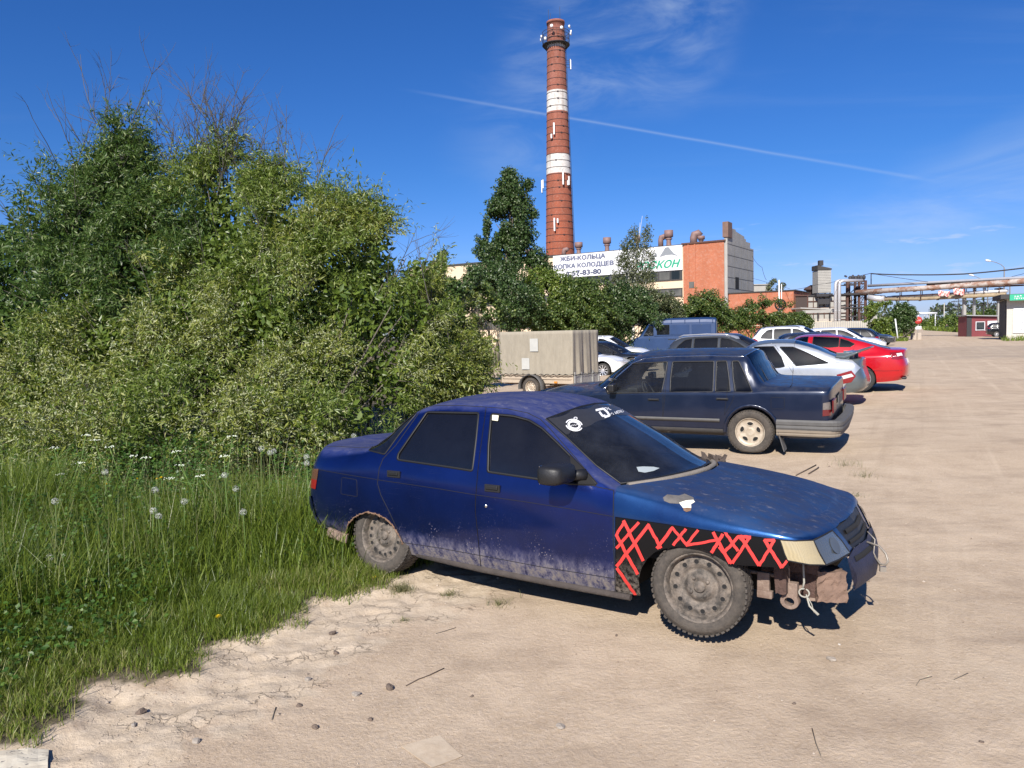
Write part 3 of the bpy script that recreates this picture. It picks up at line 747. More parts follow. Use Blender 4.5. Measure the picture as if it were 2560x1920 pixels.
def hero_paint():
    t = NT('worn_blue_metallic_paint'); x, y, z = t.xyz(); nz = t.nz()
    n1 = t.noise(2.3, 6, .62); n3 = t.noise(7, 6, .68, t.coord((1, 2.4, 1), rot=(0, 0, R(24)))); n4 = t.noise(55, 3, .7); n5 = t.noise(16, 6, .72)
    base = t.mix(t.mr(n1, .3, .7), (.0022, .011, .085), (.004, .020, .145))
    # the nose panels are a different, more teal metallic blue
    nose = t.mr(x, 1.965, 1.985)
    base = t.mix(nose, base, t.mix(t.mr(n1, .3, .7), (.006, .028, .105), (.010, .055, .17)))
    up = t.mr(nz, .62, .97)
    chalk = t.math('MULTIPLY', up, t.math('ADD', t.math('MULTIPLY', t.mr(n3, .38, .66), .42), .30))
    scrap = t.math('MULTIPLY', up, t.math('MULTIPLY', t.mr(t.noise(11, 7, .75, t.coord((1, 1.9, 1), rot=(0, 0, R(-30)))), .57, .68), .42))
    c = t.mix(t.math('MULTIPLY', chalk, t.mr(nose, 0, 1, 1.0, 1.0)), base, t.mix(nose, (.085, .09, .135), (.034, .038, .060))); c = t.mix(scrap, c, (.20, .19, .21))
    # mud line along the sills, spatter above it
    zz = t.math('ADD', z, t.math('MULTIPLY', t.math('SUBTRACT', n5, .5), .16))
    low = t.math('MULTIPLY', t.mr(zz, .39, .235), t.mr(t.noise(22, 6, .75, t.coord((1, 1, .45))), .34, .60))
    v = t.vor(62, t.coord((1, 1, .8))); v2 = t.vor(120)
    sp = t.math('MULTIPLY', t.mr(v, .26, .16), t.mr(t.noise(5.5, 5, .7), .50, .62)); sp = t.math('MULTIPLY', sp, t.mr(zz, .62, .26))
    sp2 = t.math('MULTIPLY', t.mr(v2, .22, .10), t.math('MULTIPLY', t.mr(zz, .80, .25), t.mr(n5, .45, .62)))
    mud = t.math('ADD', t.math('MULTIPLY', low, .85), t.math('ADD', t.math('MULTIPLY', sp, .85), t.math('MULTIPLY', sp2, .6)), True)
    c = t.mix(mud, c, t.mix(n5, (.16, .14, .125), (.30, .265, .225)))
    haze_ = t.math('MULTIPLY', t.mr(zz, .62, .2), .05); c = t.mix(haze_, c, (.2, .19, .18))
    sc = t.mr(t.vor(5, t.coord((.25, 1, 6), rot=(0, R(12), 0)), 'DISTANCE_TO_EDGE'), .004, 0.0); sc = t.math('MULTIPLY', sc, t.mr(t.noise(2.7, 3), .57, .63))
    c = t.mix(t.math('MULTIPLY', sc, .35), c, (.35, .36, .42))
    ruin = t.math('MAXIMUM', mud, t.math('MAXIMUM', chalk, scrap))
    t.set(Base_Color=c, Specular_IOR_Level=t.mr(up, .1, .8, .5, .12), Metallic=t.math('MULTIPLY', t.mr(ruin, 0, .5, .82, .1), t.mr(up, .1, .8, 1.0, .12)), Roughness=t.mr(ruin, 0, .4, .38, .75), Coat_Weight=t.math('MULTIPLY', t.mr(ruin, 0, .45, .6, .0), t.mr(up, 0, 1, 1.0, .25)), Coat_Roughness=t.mr(n1, .3, .7, .06, .18))
    t.bump(t.math('ADD', t.math('MULTIPLY', n4, .2), t.math('ADD', t.math('MULTIPLY', mud, 1.2), t.math('MULTIPLY', n1, 1.5))), .10, .008)
    return t.m
M_hero = hero_paint()
def fender_mat():
    t = NT('black_gloss_paint'); x, y, z = t.xyz(); n5 = t.noise(30, 6, .75)
    m = t.math('MULTIPLY', t.mr(t.math('ADD', z, t.math('MULTIPLY', n5, .3)), .60, .36), t.mr(n5, .44, .62)); m = t.math('MULTIPLY', m, t.mr(x, 2.5, 2.2))
    t.set(Base_Color=t.mix(m, (.006, .006, .007), (.20, .17, .14)), Roughness=t.mr(m, 0, .5, .22, .8), Specular_IOR_Level=.22); t.bump(n5, .04, .01); return t.m
M_fend = fender_mat()
t = NT('red_tape'); t.set(Base_Color=t.mix(t.noise(20, 4), (.66, .042, .036), (.56, .036, .032)), Roughness=.5); M_redt = t.m
t = NT('flaking_rust'); n = t.noise(24, 6, .75); t.set(Base_Color=t.mix(t.mr(n, .3, .7), (.11, .055, .03), (.27, .17, .11)), Roughness=.95); t.bump(n, .8, .02); M_rust = t.m
t = NT('rusty_dusty_steel'); n = t.noise(14, 6, .75); t.set(Base_Color=t.mix(t.mr(n, .3, .7), (.12, .075, .055), (.29, .22, .175)), Roughness=.9); t.bump(n, .6, .012); M_rustd = t.m
t = NT('grimy_windscreen'); n = t.noise(2.4, 7, .72, t.coord((1, 1.6, 1), rot=(0, 0, R(25)))); n2 = t.noise(60, 4, .8); x, y, z = t.xyz()
f = t.math('ADD', t.math('MULTIPLY', t.mr(n, .40, .75), .20), t.math('MULTIPLY', t.mr(n2, .62, .72), .22)); vs_ = t.mr(t.vor(90), .16, .10)
f = t.math('ADD', f, t.math('MULTIPLY', vs_, t.math('MULTIPLY', t.mr(n, .45, .6), .35)), True)
f = t.math('MULTIPLY', f, t.mr(z, 1.22, 1.05, .25, 1.0))
t.set(Base_Color=t.mix(f, (.010, .012, .016), (.26, .27, .29)), Roughness=t.mr(f, 0, .4, .10, .55), Specular_IOR_Level=.32); M_wsd = t.m
M_wglass = glassmat('dirty_tinted_window', (.005, .006, .010), .07, .06, .4)
M_band = simple('windscreen_sun_strip', (.030, .030, .032), .42, var=.2, nscale=20)
M_white = simple('white_sticker_vinyl', (.78, .78, .78), .5)
M_cream = simple('cream_sticker', (.72, .68, .52), .6)

t = NT('smoked_tail_lamp'); x, y, z = t.xyz(); t.set(Base_Color=t.mix(t.mr(z, .665, .675), (.22, .008, .012), (.10, .045, .03)), Roughness=.2, Coat_Weight=.6); tl_mat = t.m
M_herog = seeglass('tinted_dirty_side_glass', (.06, .065, .075), .14, .40, (.009, .010, .016)); M_herow = seeglass('dirty_windscreen_glass', (.30, .32, .34), .34, .20, (.045, .048, .055))
hero = thing('parked_car', 'battered dark blue sedan with red lattice on black front wing, nearest of the cars', 'car', HP.loc, rot=HP.rot)
B_seam = q1([(1315, 215), (1298, 340), (1268, 560), (1258, 650), (1243, 830), (1240, 930), (1280, 1330)])
RD = HP.poly(q1([(1315, 215), (1298, 340), (1268, 560), (1258, 650), (1243, 830), (1240, 930), (1281, 1345), (1100, 1320), (780, 1245), (735, 1130), (700, 1060), (640, 930), (585, 820), (563, 740), (575, 640), (602, 572), (690, 480), (880, 213), (1000, 204), (1150, 205)]), ur=(4, 13), vr=(0, 5.4))
FD = HP.poly(q1([(1315, 215), (1298, 340), (1268, 560), (1258, 650), (1243, 830), (1240, 930), (1281, 1345), (1700, 1430), (2208, 1525), (2200, 1250), (2193, 1100), (2193, 960), (2196, 790), (2060, 762), (2085, 745), (1905, 535), (1760, 370), (1690, 300), (1600, 255), (1450, 225)]), ur=(4, 13.3), vr=(0, 5.4))
RW = HP.poly(q1([(905, 250), (1262, 256), (1245, 430), (1218, 655), (1060, 630), (700, 578), (706, 540)]), rnd=5, ur=(4, 13), vr=(3.5, 5.2))
FW = HP.poly(q1([(1350, 262), (1500, 276), (1610, 305), (1700, 360), (1800, 455), (1893, 548), (1985, 645), (2078, 752), (1900, 745), (1690, 715), (1325, 662), (1330, 480)]), rnd=5, ur=(4, 13.3), vr=(3.5, 5.2))
MT = HP.poly(q1([(1893, 548), (1985, 645), (2078, 752), (1950, 748), (1915, 690)]), ur=(9, 13.3), vr=(3.5, 5.2))
QW = HP.poly(q1([(838, 252), (800, 262), (700, 345), (600, 430), (502, 513), (560, 528), (613, 542), (700, 420), (780, 320)]), rnd=4, ur=(3.5, 8), vr=(3.8, 5.2))
def front_arch(e=0): return q2([(318, 1390), (318, 1240), (340, 1165), (380, 1100), (435, 1052), (505, 1028), (580, 1015), (655, 1014), (750, 1028), (850, 1062), (925, 1105), (985, 1142), (1060, 1152), (1200, 1300), (1100, 1550), (700, 1650), (340, 1600)])
FA = HP.poly(q2([(345, 1420), (330, 1330), (320, 1240), (340, 1165), (380, 1100), (435, 1052), (505, 1028), (580, 1015), (655, 1014), (750, 1028), (850, 1062), (925, 1105), (985, 1142)]), False, ur=(12, 18), vr=(0, 3))
u_f = HP.uv(q2([(1370, 1165)])[0], ur=(14, 19), vr=(0, 3))
FA = FA+[u_f, (u_f[0], 0.0), (FA[0][0], 0.0)]
RA = HP.poly(q1([(352, 1180), (345, 1100), (362, 1030), (400, 985), (440, 960), (495, 945), (560, 958), (620, 988), (665, 1030), (705, 1090), (740, 1160), (768, 1240)]), False, ur=(2, 8), vr=(0, 3))
RA = RA+[(RA[-1][0], 0.0), (RA[0][0], 0.0)]
hs_rear = HP.poly(q2([(150, 700), (152, 805)]), False, ur=(12, 14), vr=(2.5, 5))
crease_f = HP.poly(q2([(160, 805), (480, 850), (800, 897), (1100, 937), (1297, 962)]), False, ur=(12.8, 17.5), vr=(2, 4))
nose_l = HP.poly(q2([(1297, 962), (1400, 970), (1480, 970), (1560, 950), (1640, 908), (1700, 870), (1755, 825)]), False, ur=(16, 19), vr=(2.2, 4.2))
un, vn_ = nose_l[-1]
HOOD = crease_f+nose_l[1:]+[(19, min(vn_, 3.1)), (19, 8), (13.55, 8), (13.52, 7), (13.42, 6.2), (13.3, 5.6), (13.12, 5.0), (13.05, 4.5), (crease_f[0][0], 3.6)]
FEND = HP.poly(q2([(160, 807), (480, 853), (800, 900), (1100, 940), (1297, 965), (1340, 1090), (1368, 1165), (1250, 1160), (1080, 1153), (985, 1142), (925, 1105), (850, 1062), (750, 1028), (655, 1014), (580, 1015), (505, 1028), (435, 1052), (380, 1100), (340, 1165), (320, 1240), (330, 1330), (340, 1385), (300, 1385), (165, 1350), (160, 1100)]), ur=(12.5, 18), vr=(0, 3.6))
HL1 = HP.poly(q2([(1300, 966), (1400, 974), (1525, 972), (1560, 1050), (1612, 1142), (1500, 1138), (1352, 1108), (1330, 1060)]), ur=(15.5, 19), vr=(1.2, 3.6))
HL2 = HP.poly(q2([(1525, 972), (1600, 935), (1655, 905), (1720, 975), (1778, 1060), (1700, 1105), (1612, 1142), (1560, 1050)]), ur=(16, 19), vr=(1.2, 3.6))
WS = [(10.95, 5.16), (11.6, 5.14), (12.4, 5.14), (13.0, 5.2), (13.02, 6), (13.04, 7), (13.05, 8), (10.9, 8), (10.9, 7), (10.92, 6)]
COWL = [(13.0, 5.2), (13.02, 6), (13.04, 7), (13.05, 8), (13.55, 8), (13.52, 7), (13.42, 6.2), (13.3, 5.6), (13.12, 5.0)]
RG = [(4.1, 5.35), (4.3, 5.25), (5.5, 5.2), (6.9, 5.25), (7.0, 6), (7.0, 8), (4.05, 8), (4.05, 6.5)]
TRK = [(0, 2.75), (.8, 2.75), (1.55, 2.8), (1.72, 3.6), (1.95, 4.3), (2.6, 4.75), (3.4, 4.95), (3.98, 5.1), (3.95, 6.5), (3.95, 8), (0, 8)]
TL = HP.poly(q1([(102, 640), (158, 642), (150, 700), (137, 782), (92, 770), (95, 700)]), ur=(1.2, 4), vr=(2, 3.4))
BR = [(0, 0), (0, 2.05), (1.0, 2.05), (2.0, 2.05), (2.45, 2.1), (2.5, 1.2), (2.5, 0)]
GRL = [(18.32, 2.95), (18.45, 2.1), (19, 2.05), (19, 3.1), (min(un, 18.9), min(vn_, 3.1)), (18.5, 3.05)]
BFS = [(16.2, 0), (16.2, 2.25), (17, 2.3), (17.5, 2.3), (18.28, 2.2), (18.1, 1.9), (18.1, 0)]
BF = [(18.1, 0), (18.1, 1.9), (18.45, 2.1), (19, 2.05), (19, 0)]
FLAP = HP.poly(q1([(318, 700), (420, 717), (424, 835), (310, 815)]), rnd=4, ur=(2, 6), vr=(1.5, 3.6))
regs = [('rear_bumper', BR), ('trunk_lid', TRK), ('tail_lamp', TL), ('fuel_flap', FLAP), ('rear_door', RD), ('front_door', FD), ('quarter_window', QW), ('rear_window_glass', RW), ('front_window_glass', FW),
        ('rear_screen', RG), ('bumper_far', BFS), ('front_bumper', BF), ('front_fender', FEND), ('void', FA), ('void', RA), ('cowl', COWL), ('windscreen', WS), ('hood', HOOD), ('grille', GRL), ('corner_lamp', HL1), ('headlight', HL2)]
UV, RG_ = panels(HS, regs)
dent = lambda P, N: P-N*(.010*np.exp(-((P[:, 0]-2.55)**2+(P[:, 1]+.1)**2)/.08))[:, None]
smesh(HS, UV, RG_['body'], 'body', M_hero, hero)
smesh(HS, UV, RG_['trunk_lid'], 'trunk_lid', M_hero, hero, .001)
smesh(HS, UV, RG_['hood'], 'hood', M_hero, hero, .006, fn=dent)
smesh(HS, UV, RG_['rear_bumper'], 'rear_bumper', M_hero, hero, .012)
smesh(HS, UV, RG_['front_bumper'], 'front_bumper', simple('dusty_blue_black_plastic', (.018, .020, .045), .6, var=.5, nscale=9, bump=.5), hero, .01)
fb = smesh(HS, UV, RG_['bumper_far'], 'bumper_corner', M_hero, hero, .01, 'far')
smesh(HS, UV, RG_['grille'], 'grille', M_trim, hero, -.004)
smesh(HS, UV, RG_['fuel_flap'], 'fuel_flap', M_hero, hero, .001, 'near')
smesh(HS, UV, RG_['fuel_flap'], 'side_panel', M_hero, hero, 0, 'far')
for sd in ('near', 'far'):
    s_ = -1 if sd == 'near' else 1
    rd = smesh(HS, UV, RG_['rear_door'], 'rear_door', M_hero, hero, 0.0, sd); fd = smesh(HS, UV, RG_['front_door'], 'front_door', M_hero, hero, 0.0, sd)
    smesh(HS, UV, RG_['rear_window_glass'], 'window', M_herog, rd, -.007, sd); smesh(HS, UV, RG_['front_window_glass'], 'window', M_herog, fd, -.007, sd)
    smesh(HS, UV, RG_['quarter_window'], 'quarter_window', M_wglass, hero, -.004, sd)
    fe = smesh(HS, UV, RG_['front_fender'], 'front_fender', M_fend if s_ < 0 else M_hero, hero, -.003, sd)
    if s_ < 0: fe['label'] = 'glossy black wing crossed with red tape strokes'
    smesh(HS, UV, RG_['tail_lamp'], 'tail_lamp', tl_mat, hero, .004, sd)
    hl = smesh(HS, UV, RG_['headlight'], 'headlight', None or lampmat('sooty_headlamp_glass', (.075, .085, .095)), hero, .006, sd)
    smesh(HS, UV, RG_['corner_lamp'], 'corner_lamp', None or lampmat('yellowed_corner_lens', (.40, .33, .19)), hl, .006, sd)
    # door handles and locks
    for hp_, par in (((678, 678), rd), ((1360, 776), fd)):
        uv_ = HP.uv(q1([hp_])[0], ur=(4, 13), vr=(2.5, 4)); P = HS.ev(*uv_); P = np.array([P[0], P[1]*(-s_), P[2]])
        b = MB(); b.box((P[0], P[1]+s_*.004, P[2]), (.125, .016, .050)); b.cur = 1; b.box((P[0], P[1]+s_*.012, P[2]+.006), (.098, .018, .026))
        b.build('handle', [M_seam, M_trim], par, bevel=.004)
    uv_ = HP.uv(q1([(1312, 898)])[0], ur=(8, 13), vr=(2, 3.5)); P = HS.ev(*uv_)
    b = MB(); b.lathe([(0, .006*s_), (.010, .005*s_), (.012, 0)], c=(P[0], P[1]*(-s_), P[2]), n=14, axis='Y'); b.build('lock', M_chrome, fd)
rs = smesh(HS, UV, RG_['rear_screen'], 'rear_screen', M_wglass, hero, .002)
ws = smesh(HS, UV, RG_['windscreen'], 'windscreen', M_herow, hero, .003); cabin(hero, .24, 1.10, .34, (1.0, .15), 1.80)
smesh(HS, UV, RG_['cowl'], 'cowl', simple('dirty_cowl_plastic', (.05, .045, .04), .9, var=.4, nscale=20, bump=.6), hero, -.035)
# seams, rubbers, trims
sb = MB(); W5 = .006
near_lines = [(RD, True, .005), (FD, True, .005), (FLAP, True, .0035)]
for ln, cl_, w_ in near_lines: strip(HS, ln, w_, .0016, sb, closed=cl_)
strip(HS, HP.poly(q1([(160, 648), (360, 684), (560, 716)]), False, vr=(2, 4)), .0035, .0016, sb)
strip(HS, HP.poly(q1([(566, 718), (800, 752), (1000, 782), (1242, 822)]), False, vr=(2, 4)), .0035, .0018, sb)
strip(HS, HP.poly(q1([(1245, 822), (1600, 872), (1900, 920), (2192, 972)]), False, vr=(2, 4)), .0035, .0018, sb)
strip(HS, HP.poly(q1([(735, 1150), (1000, 1190), (1270, 1240)]), False, vr=(0, 2)), .003, .0016, sb); strip(HS, HP.poly(q1([(1275, 1240), (1700, 1320), (2200, 1400)]), False, vr=(0, 2)), .003, .0016, sb)
strip(HS, TRK[1:-2], .005, .003, sb); strip(HS, HL1, .007, .0075, sb, 'near', closed=True); strip(HS, HL2, .009, .0075, sb, 'near', closed=True)
sb.build('panel_gaps', M_seam, hero)
rb = MB()
for ln in (RW, FW): strip(HS, ln, .016, .003, rb, closed=True)
strip(HS, QW, .012, .003, rb, closed=True); strip(HS, WS[:7], .018, .007, rb); strip(HS, WS[7:]+[WS[0]], .012, .007, rb); strip(HS, RG[:-2], .016, .005, rb)
rb.build('window_rubber', M_rub, hero)
kb = MB(); strip(HS, crease_f+nose_l[1:], .010, -.004, kb, 'near'); kb.build('hood_gap', M_dark, hero)
decal(HS, MT, 'mirror_base', simple('mirror_base_black', (.007, .007, .008), .6, spec=.2), hero, .010)
decal(HS, [(a, b) for a, b in HP.poly([(1497, 995), (1521, 1001)], False, ur=(10, 13), vr=(5, 8))] and [(10.97, 5.2), (11.55, 5.2), (11.5, 6.2), (11.45, 7.2), (11.4, 8), (10.95, 8), (10.95, 6.5)], 'sun_strip', M_band, ws, .0045)
decal(HS, [(10.97, 5.2), (11.55, 5.2), (11.5, 6.2), (11.45, 7.2), (11.4, 8), (10.95, 8), (10.95, 6.5)], 'sun_strip', M_band, ws, .0045, 1)
# stickers on the glass: ring logo and lettering
kw = dict(ur=(10.5, 13), vr=(5.1, 8))
def ell(cx, cy, a, b, n=28, a0=0.0, a1=2*math.pi, tilt=0.0):
    return [(cx+a*math.cos(g)*math.cos(tilt)-b*math.sin(g)*math.sin(tilt), cy+a*math.cos(g)*math.sin(tilt)+b*math.sin(g)*math.cos(tilt)) for g in np.linspace(a0, a1, n)]
def both_sides_uv(pts, side):   # pixels that fall on the far half of the screen
    return pts
HPf = Placed(HS, HP.loc, -33.18, -.24, -1.56, side=1)
def stroke(pts, wpx, name, mat, parent, off, P=HP, close=False, **k):
    """a flat painted stroke with a width given in photo pixels"""
    if P is HP and k.get('vr', (0, 0))[1] == 8:      # on the screen: take whichever half the point falls on
        er = lambda Q, q: np.hypot(*(Q.S.ev(*Q.uv(q, **k), Q.I)-np.array(q)))
        if np.mean([er(HPf, q) for q in pts]) < np.mean([er(HP, q) for q in pts]): P = HPf
    n = len(pts); L = []; Rr = []
    for i in range(n):
        a = np.array(pts[i-1] if (i > 0 or close) else pts[i], float); b = np.array(pts[(i+1) % n] if (i < n-1 or close) else pts[i], float)
        d = b-a; d /= max(1e-6, np.hypot(*d)); m = np.array([-d[1], d[0]])*wpx/2; L.append(np.array(pts[i])+m); Rr.append(np.array(pts[i])-m)
    uvL = [P.uv(p, **k) for p in L]; uvR = [P.uv(p, **k) for p in Rr]; uv_ = np.array(uvL+uvR); tri = []
    for i in range(n if close else n-1):
        j = (i+1) % n; tri += [(i, j, n+j), (i, n+j, n+i)]
    return smesh(P.S, uv_, tri, name, mat, parent, off, 'near' if P.side < 0 else 'far')
def seg(a, b, n=8, j=.9): return [(a[0]+(b[0]-a[0])*i/n+(random.uniform(-j, j) if j and 0 < i < n else 0), a[1]+(b[1]-a[1])*i/n+(random.uniform(-j, j) if j and 0 < i < n else 0)) for i in range(n+1)]
k6 = 3.687
lg = [stroke(q6(ell(497, 385, 76, 50, 22, .15, 2.75, .25)), 2.6, 'ring_sticker', M_white, ws, .0060, **kw), stroke(q6(ell(497, 385, 76, 50, 22, 3.2, 5.9, .25)), 2.6, 'r', M_white, ws, .0060, **kw),
      stroke(q6(ell(497, 385, 52, 33, 28, 0, 2*math.pi, .25)), 5.2, 'r', M_white, ws, .0060, **kw), stroke(q6(ell(510, 322, 15, 10, 16)), 1.6, 'r', M_white, ws, .0060, **kw),
      stroke(q6([(468, 392), (485, 383), (492, 392), (500, 376), (506, 388), (530, 378)]), 1.0, 'r', M_white, ws, .0060, **kw)]
join(lg)
# lettering: D-shaped block mark, then the small words beside it
def on_ws(pts): 
    return pts
def ws_stroke(pts, w, **k):
    P = HP
    return stroke(pts, w, 'lettering', M_white, ws, .0060, P=P, **kw)
LT = [([(695, 248), (770, 232)], 5.2), ([(766, 232), (800, 262), (826, 300)], 5.0), ([(824, 296), (775, 312)], 5.4), ([(728, 262), (758, 300)], 5.0), ([(755, 302), (784, 296)], 5.0)]
WD = [[(772, 228), (790, 224), (806, 236), (804, 246), (788, 250), (772, 228)], [(806, 222), (826, 244), (838, 240)],
      [(836, 286), (836, 276), (850, 272), (862, 288)], [(868, 262), (880, 280), (892, 278), (882, 258)], [(888, 256), (902, 276), (914, 270), (904, 252), (888, 256)], [(912, 248), (928, 268)], [(924, 246), (938, 266), (952, 262), (942, 240), (924, 246)]]
objs = []
for pts, w_ in LT: objs.append(ws_stroke(q6(pts), w_))
for pts in WD: objs.append(ws_stroke(q6(pts), 1.5))
join(objs)
# small square badge in the corner of the front window
decal(HS, HP.poly(q1([(1358, 266), (1402, 270), (1396, 311), (1356, 306)]), vr=(3.5, 5.2)), 'window_sticker', M_cream, hero, .002)
# pale wiper-like smear and folded card seen on the dash side of the glass
decal(HS, HP.poly(q6([(1072, 770), (1130, 765), (1230, 768), (1285, 780), (1230, 806), (1150, 822), (1090, 812)]), **kw), 'card_on_dash', simple('pale_card', (.30, .34, .35), .7), ws, .0048)
# red lattice on the wing
k7 = dict(ur=(12.8, 18), vr=(0, 3.6)); ST = []
L2 = [((228, 838), (168, 935)), ((168, 930), (316, 1205)), ((325, 845), (168, 1025)), ((218, 832), (355, 1112)), ((396, 858), (170, 1150)), ((172, 1160), (302, 1352)), ((386, 858), (478, 1024)), ((560, 880), (448, 1026)),
      ((552, 878), (662, 1008)), ((650, 890), (562, 1005)), ((735, 898), (650, 1004)), ((650, 1004), (860, 968)), ((838, 912), (955, 1128)), ((905, 925), (826, 1056))]
L7 = [((-60, 470), (140, 760)), ((150, 555), (-60, 790)), ((300, 572), (60, 930)), ((150, 560), (232, 640)), ((-120, 700), (55, 930)), ((175, 555), (432, 960)), ((645, 605), (430, 965)), ((505, 600), (745, 992)), ((745, 992), (820, 888)), ((140, 560), (320, 572)), ((500, 612), (650, 612))]
for a, b in L2: ST.append(stroke(seg(*q2([a, b])), random.uniform(6.6, 8.6), 'red_lattice', M_redt, hero, .0015, **k7))
for a, b in L7: ST.append(stroke(seg(*q7([a, b])), random.uniform(6.6, 8.6), 'red_lattice', M_redt, hero, .0015, **k7))
for i_, o_ in enumerate(ST):   # crossing strokes sit a hair above one another
    N_ = o_.data.vertices[0].normal.copy()
    for v_ in o_.data.vertices: v_.co.y -= .00025*i_*.35
join(ST)
# paint chip with bare filler
decal(HS, HP.poly(q2([(492, 680), (520, 660), (600, 668), (640, 655), (700, 680), (705, 700), (640, 712), (600, 722), (540, 718), (500, 702)]), ur=(13, 17), vr=(3, 8)), 'rust_patch', simple('bare_primer', (.12, .11, .10), .9, nscale=20, var=.5, bump=.4), hero, .0075)
decal(HS, HP.poly(q2([(604, 716), (650, 702), (700, 698), (712, 712), (684, 728), (688, 752), (660, 748), (632, 752)]), ur=(13, 17), vr=(3, 8)), 'bare_filler', simple('bare_filler', (.80, .76, .62), .8, nscale=30, bump=.4), hero, .0085)
decal(HS, HP.poly(q2([(632, 750), (688, 748), (684, 770), (655, 778), (636, 768)]), ur=(13, 17), vr=(3, 8)), 'rust_edge', M_rust, hero, .0085)
# rusted lip of the rear arch
lip = MB(); P = np.array([HS.ev(*p) for p in RA[:-2]])
Pd = []
for i in range(len(P)-1):
    for k in range(4): Pd.append(P[i]+(P[i+1]-P[i])*k/4)
rr = np.random.default_rng(3)
for s_ in (-1,):
    pts = [(p[0], p[1]-.004, p[2]+.004+rr.normal(0, .003)) for p in Pd]; lip.tube(pts, [.0035+abs(rr.normal(0, .0035)) for _ in pts], 6)
lip.build('rusted_arch_lip', M_rust, hero)
sill = MB(); sill.tube([(.32, -.735, .185), (.9, -.745, .165), (1.5, -.745, .155), (2.05, -.745, .15)], [.022, .026, .024, .02], 8); sill.tube([(.32, .735, .185), (2.05, .745, .15)], .024, 8)
sill.build('sill', simple('rotten_sill', (.055, .045, .04), .95, var=.5, nscale=12, bump=.7), hero)
low = MB(); low.box((-.40, -.77, .215), (.20, .03, .075), M=Matrix.Translation((-.50, -.755, .235)) @ Matrix.Rotation(R(14), 4, 'Y') @ Matrix.Rotation(R(8), 4, 'Z')); low.build('rusted_quarter_end', M_rustd, hero, bevel=.01)
# underbody and wheel wells
ub = MB(); ub.box((1.15, 0, .30), (1.75, 1.36, .24)); ub.box((-.55, 0, .38), (.55, 1.25, .30)); ub.box((0, 0, .42), (.62, 1.0, .40)); ub.box((2.5, 0, .42), (.82, 1.0, .34)); ub.box((1.2, 0, .50), (2.4, 1.5, .16)); ub.box((2.3, 0, .68), (.9, 1.35, .14)); ub.box((-.35, 0, .70), (.5, 1.3, .36)); ub.box((2.98, .25, .45), (.25, .95, .30))
ub.build('underbody', M_dark, hero)
wh = dict(tm=M_dtyre, rm=M_rimd)
wheel(hero, (2.492, -.715, .292), .286, .175, .196, 'steel', yaw=R(4), side=-1, camber=R(1.5), nholes=12, **wh)
wheel(hero, (0, -.705, .288), .288, .175, .192, 'steel', camber=R(7), side=-1, nholes=16, **wh)
wheel(hero, (2.492, .715, .291), .291, .175, .178, 'steel', side=1, **wh); wheel(hero, (0, .70, .288), .288, .175, .165, 'steel', side=1, **wh)
# door mirror
mm = MB(); X0, Y0, Z0 = 1.665, -.965, .925
prof = [(0, .30), (.012, .62), (.04, .9), (.085, 1.0), (.12, .96), (.14, .80), (.145, .5)]
vs = []; NS = 20
for dx, sc_ in prof:
    for k in range(NS):
        g = 2*math.pi*k/NS; cx_, sx_ = math.cos(g), math.sin(g)
        e = .34; xx = math.copysign(abs(cx_)**e, cx_)*.130*(.55+.45*sc_); zz = math.copysign(abs(sx_)**e, sx_)*.066*(.5+.5*sc_)*(1.0-.16*(cx_ < 0)*abs(cx_))
        vs.append((X0-.12+dx*1.1+(.145-dx)*0, Y0+0*dx+xx*1.0, Z0+zz))
# glass faces back (-X); shell bulges forward
vs = [(X0+.075-(a-(X0-.12)), b, c) for a, b, c in vs]
fs = [(i*NS+k, i*NS+(k+1) % NS, (i+1)*NS+(k+1) % NS, (i+1)*NS+k) for i in range(len(prof)-1) for k in range(NS)]; fs += [tuple(range(NS)), tuple((len(prof)-1)*NS+k for k in range(NS))]
mm.add(vs, fs, True); mm.tube([(1.70, -.85, .905), (1.72, -.80, .90), (1.75, -.77, .895)], [.032, .036, .045], 10)
mr_ = mm.build('door_mirror', M_trim, hero)
g_ = MB(); g_.box((X0-.076, Y0, Z0), (.003, .20, .115)); g_.build('mirror_glass', simple('mirror', (.7, .7, .7), .03, 1.0), mr_, bevel=.001)
# cowl scuttle: gutter and the torn rubber standing up from it
cw = MB(); ln = [(13.03, 5.3), (13.05, 6), (13.08, 7), (13.09, 8)]
P = np.array([HS.ev(*p) for p in [(13.04+.03*k/12, 5.25+2.75*k/12) for k in range(13)]])
pts = [tuple(p+[.03, 0, -.010]) for p in P]+[(p[0]+.03, -p[1], p[2]-.010) for p in P[::-1][1:]]
cw.tube(pts, .019, 7); cw.build('scuttle_trim', simple('dusty_scuttle', (.20, .175, .145), .95, var=.3, bump=.5), hero)
tr = MB(); rr = np.random.default_rng(5)
for i in range(7):
    a = np.array([2.17+rr.uniform(-.03, .05), .50+rr.uniform(-.07, .07), .84]); hgt = rr.uniform(.03, .085)
    w_ = rr.uniform(.02, .04); dx, dy = rr.normal(0, .03, 2)
    tr.add([tuple(a+[-w_, -w_*.6, 0]), tuple(a+[w_, w_*.4, 0]), tuple(a+[w_*.5+dx, w_*.6+dy, hgt]), tuple(a+[-w_*.2+dx, dy, hgt*1.15])], [(0, 1, 2, 3)]); tr.box(tuple(a), (.05, .05, .03), rz=rr.uniform(0, 3))
tr.build('torn_weatherstrip', simple('perished_rubber', (.075, .058, .048), .95, var=.4, bump=.6), hero, fix=False)
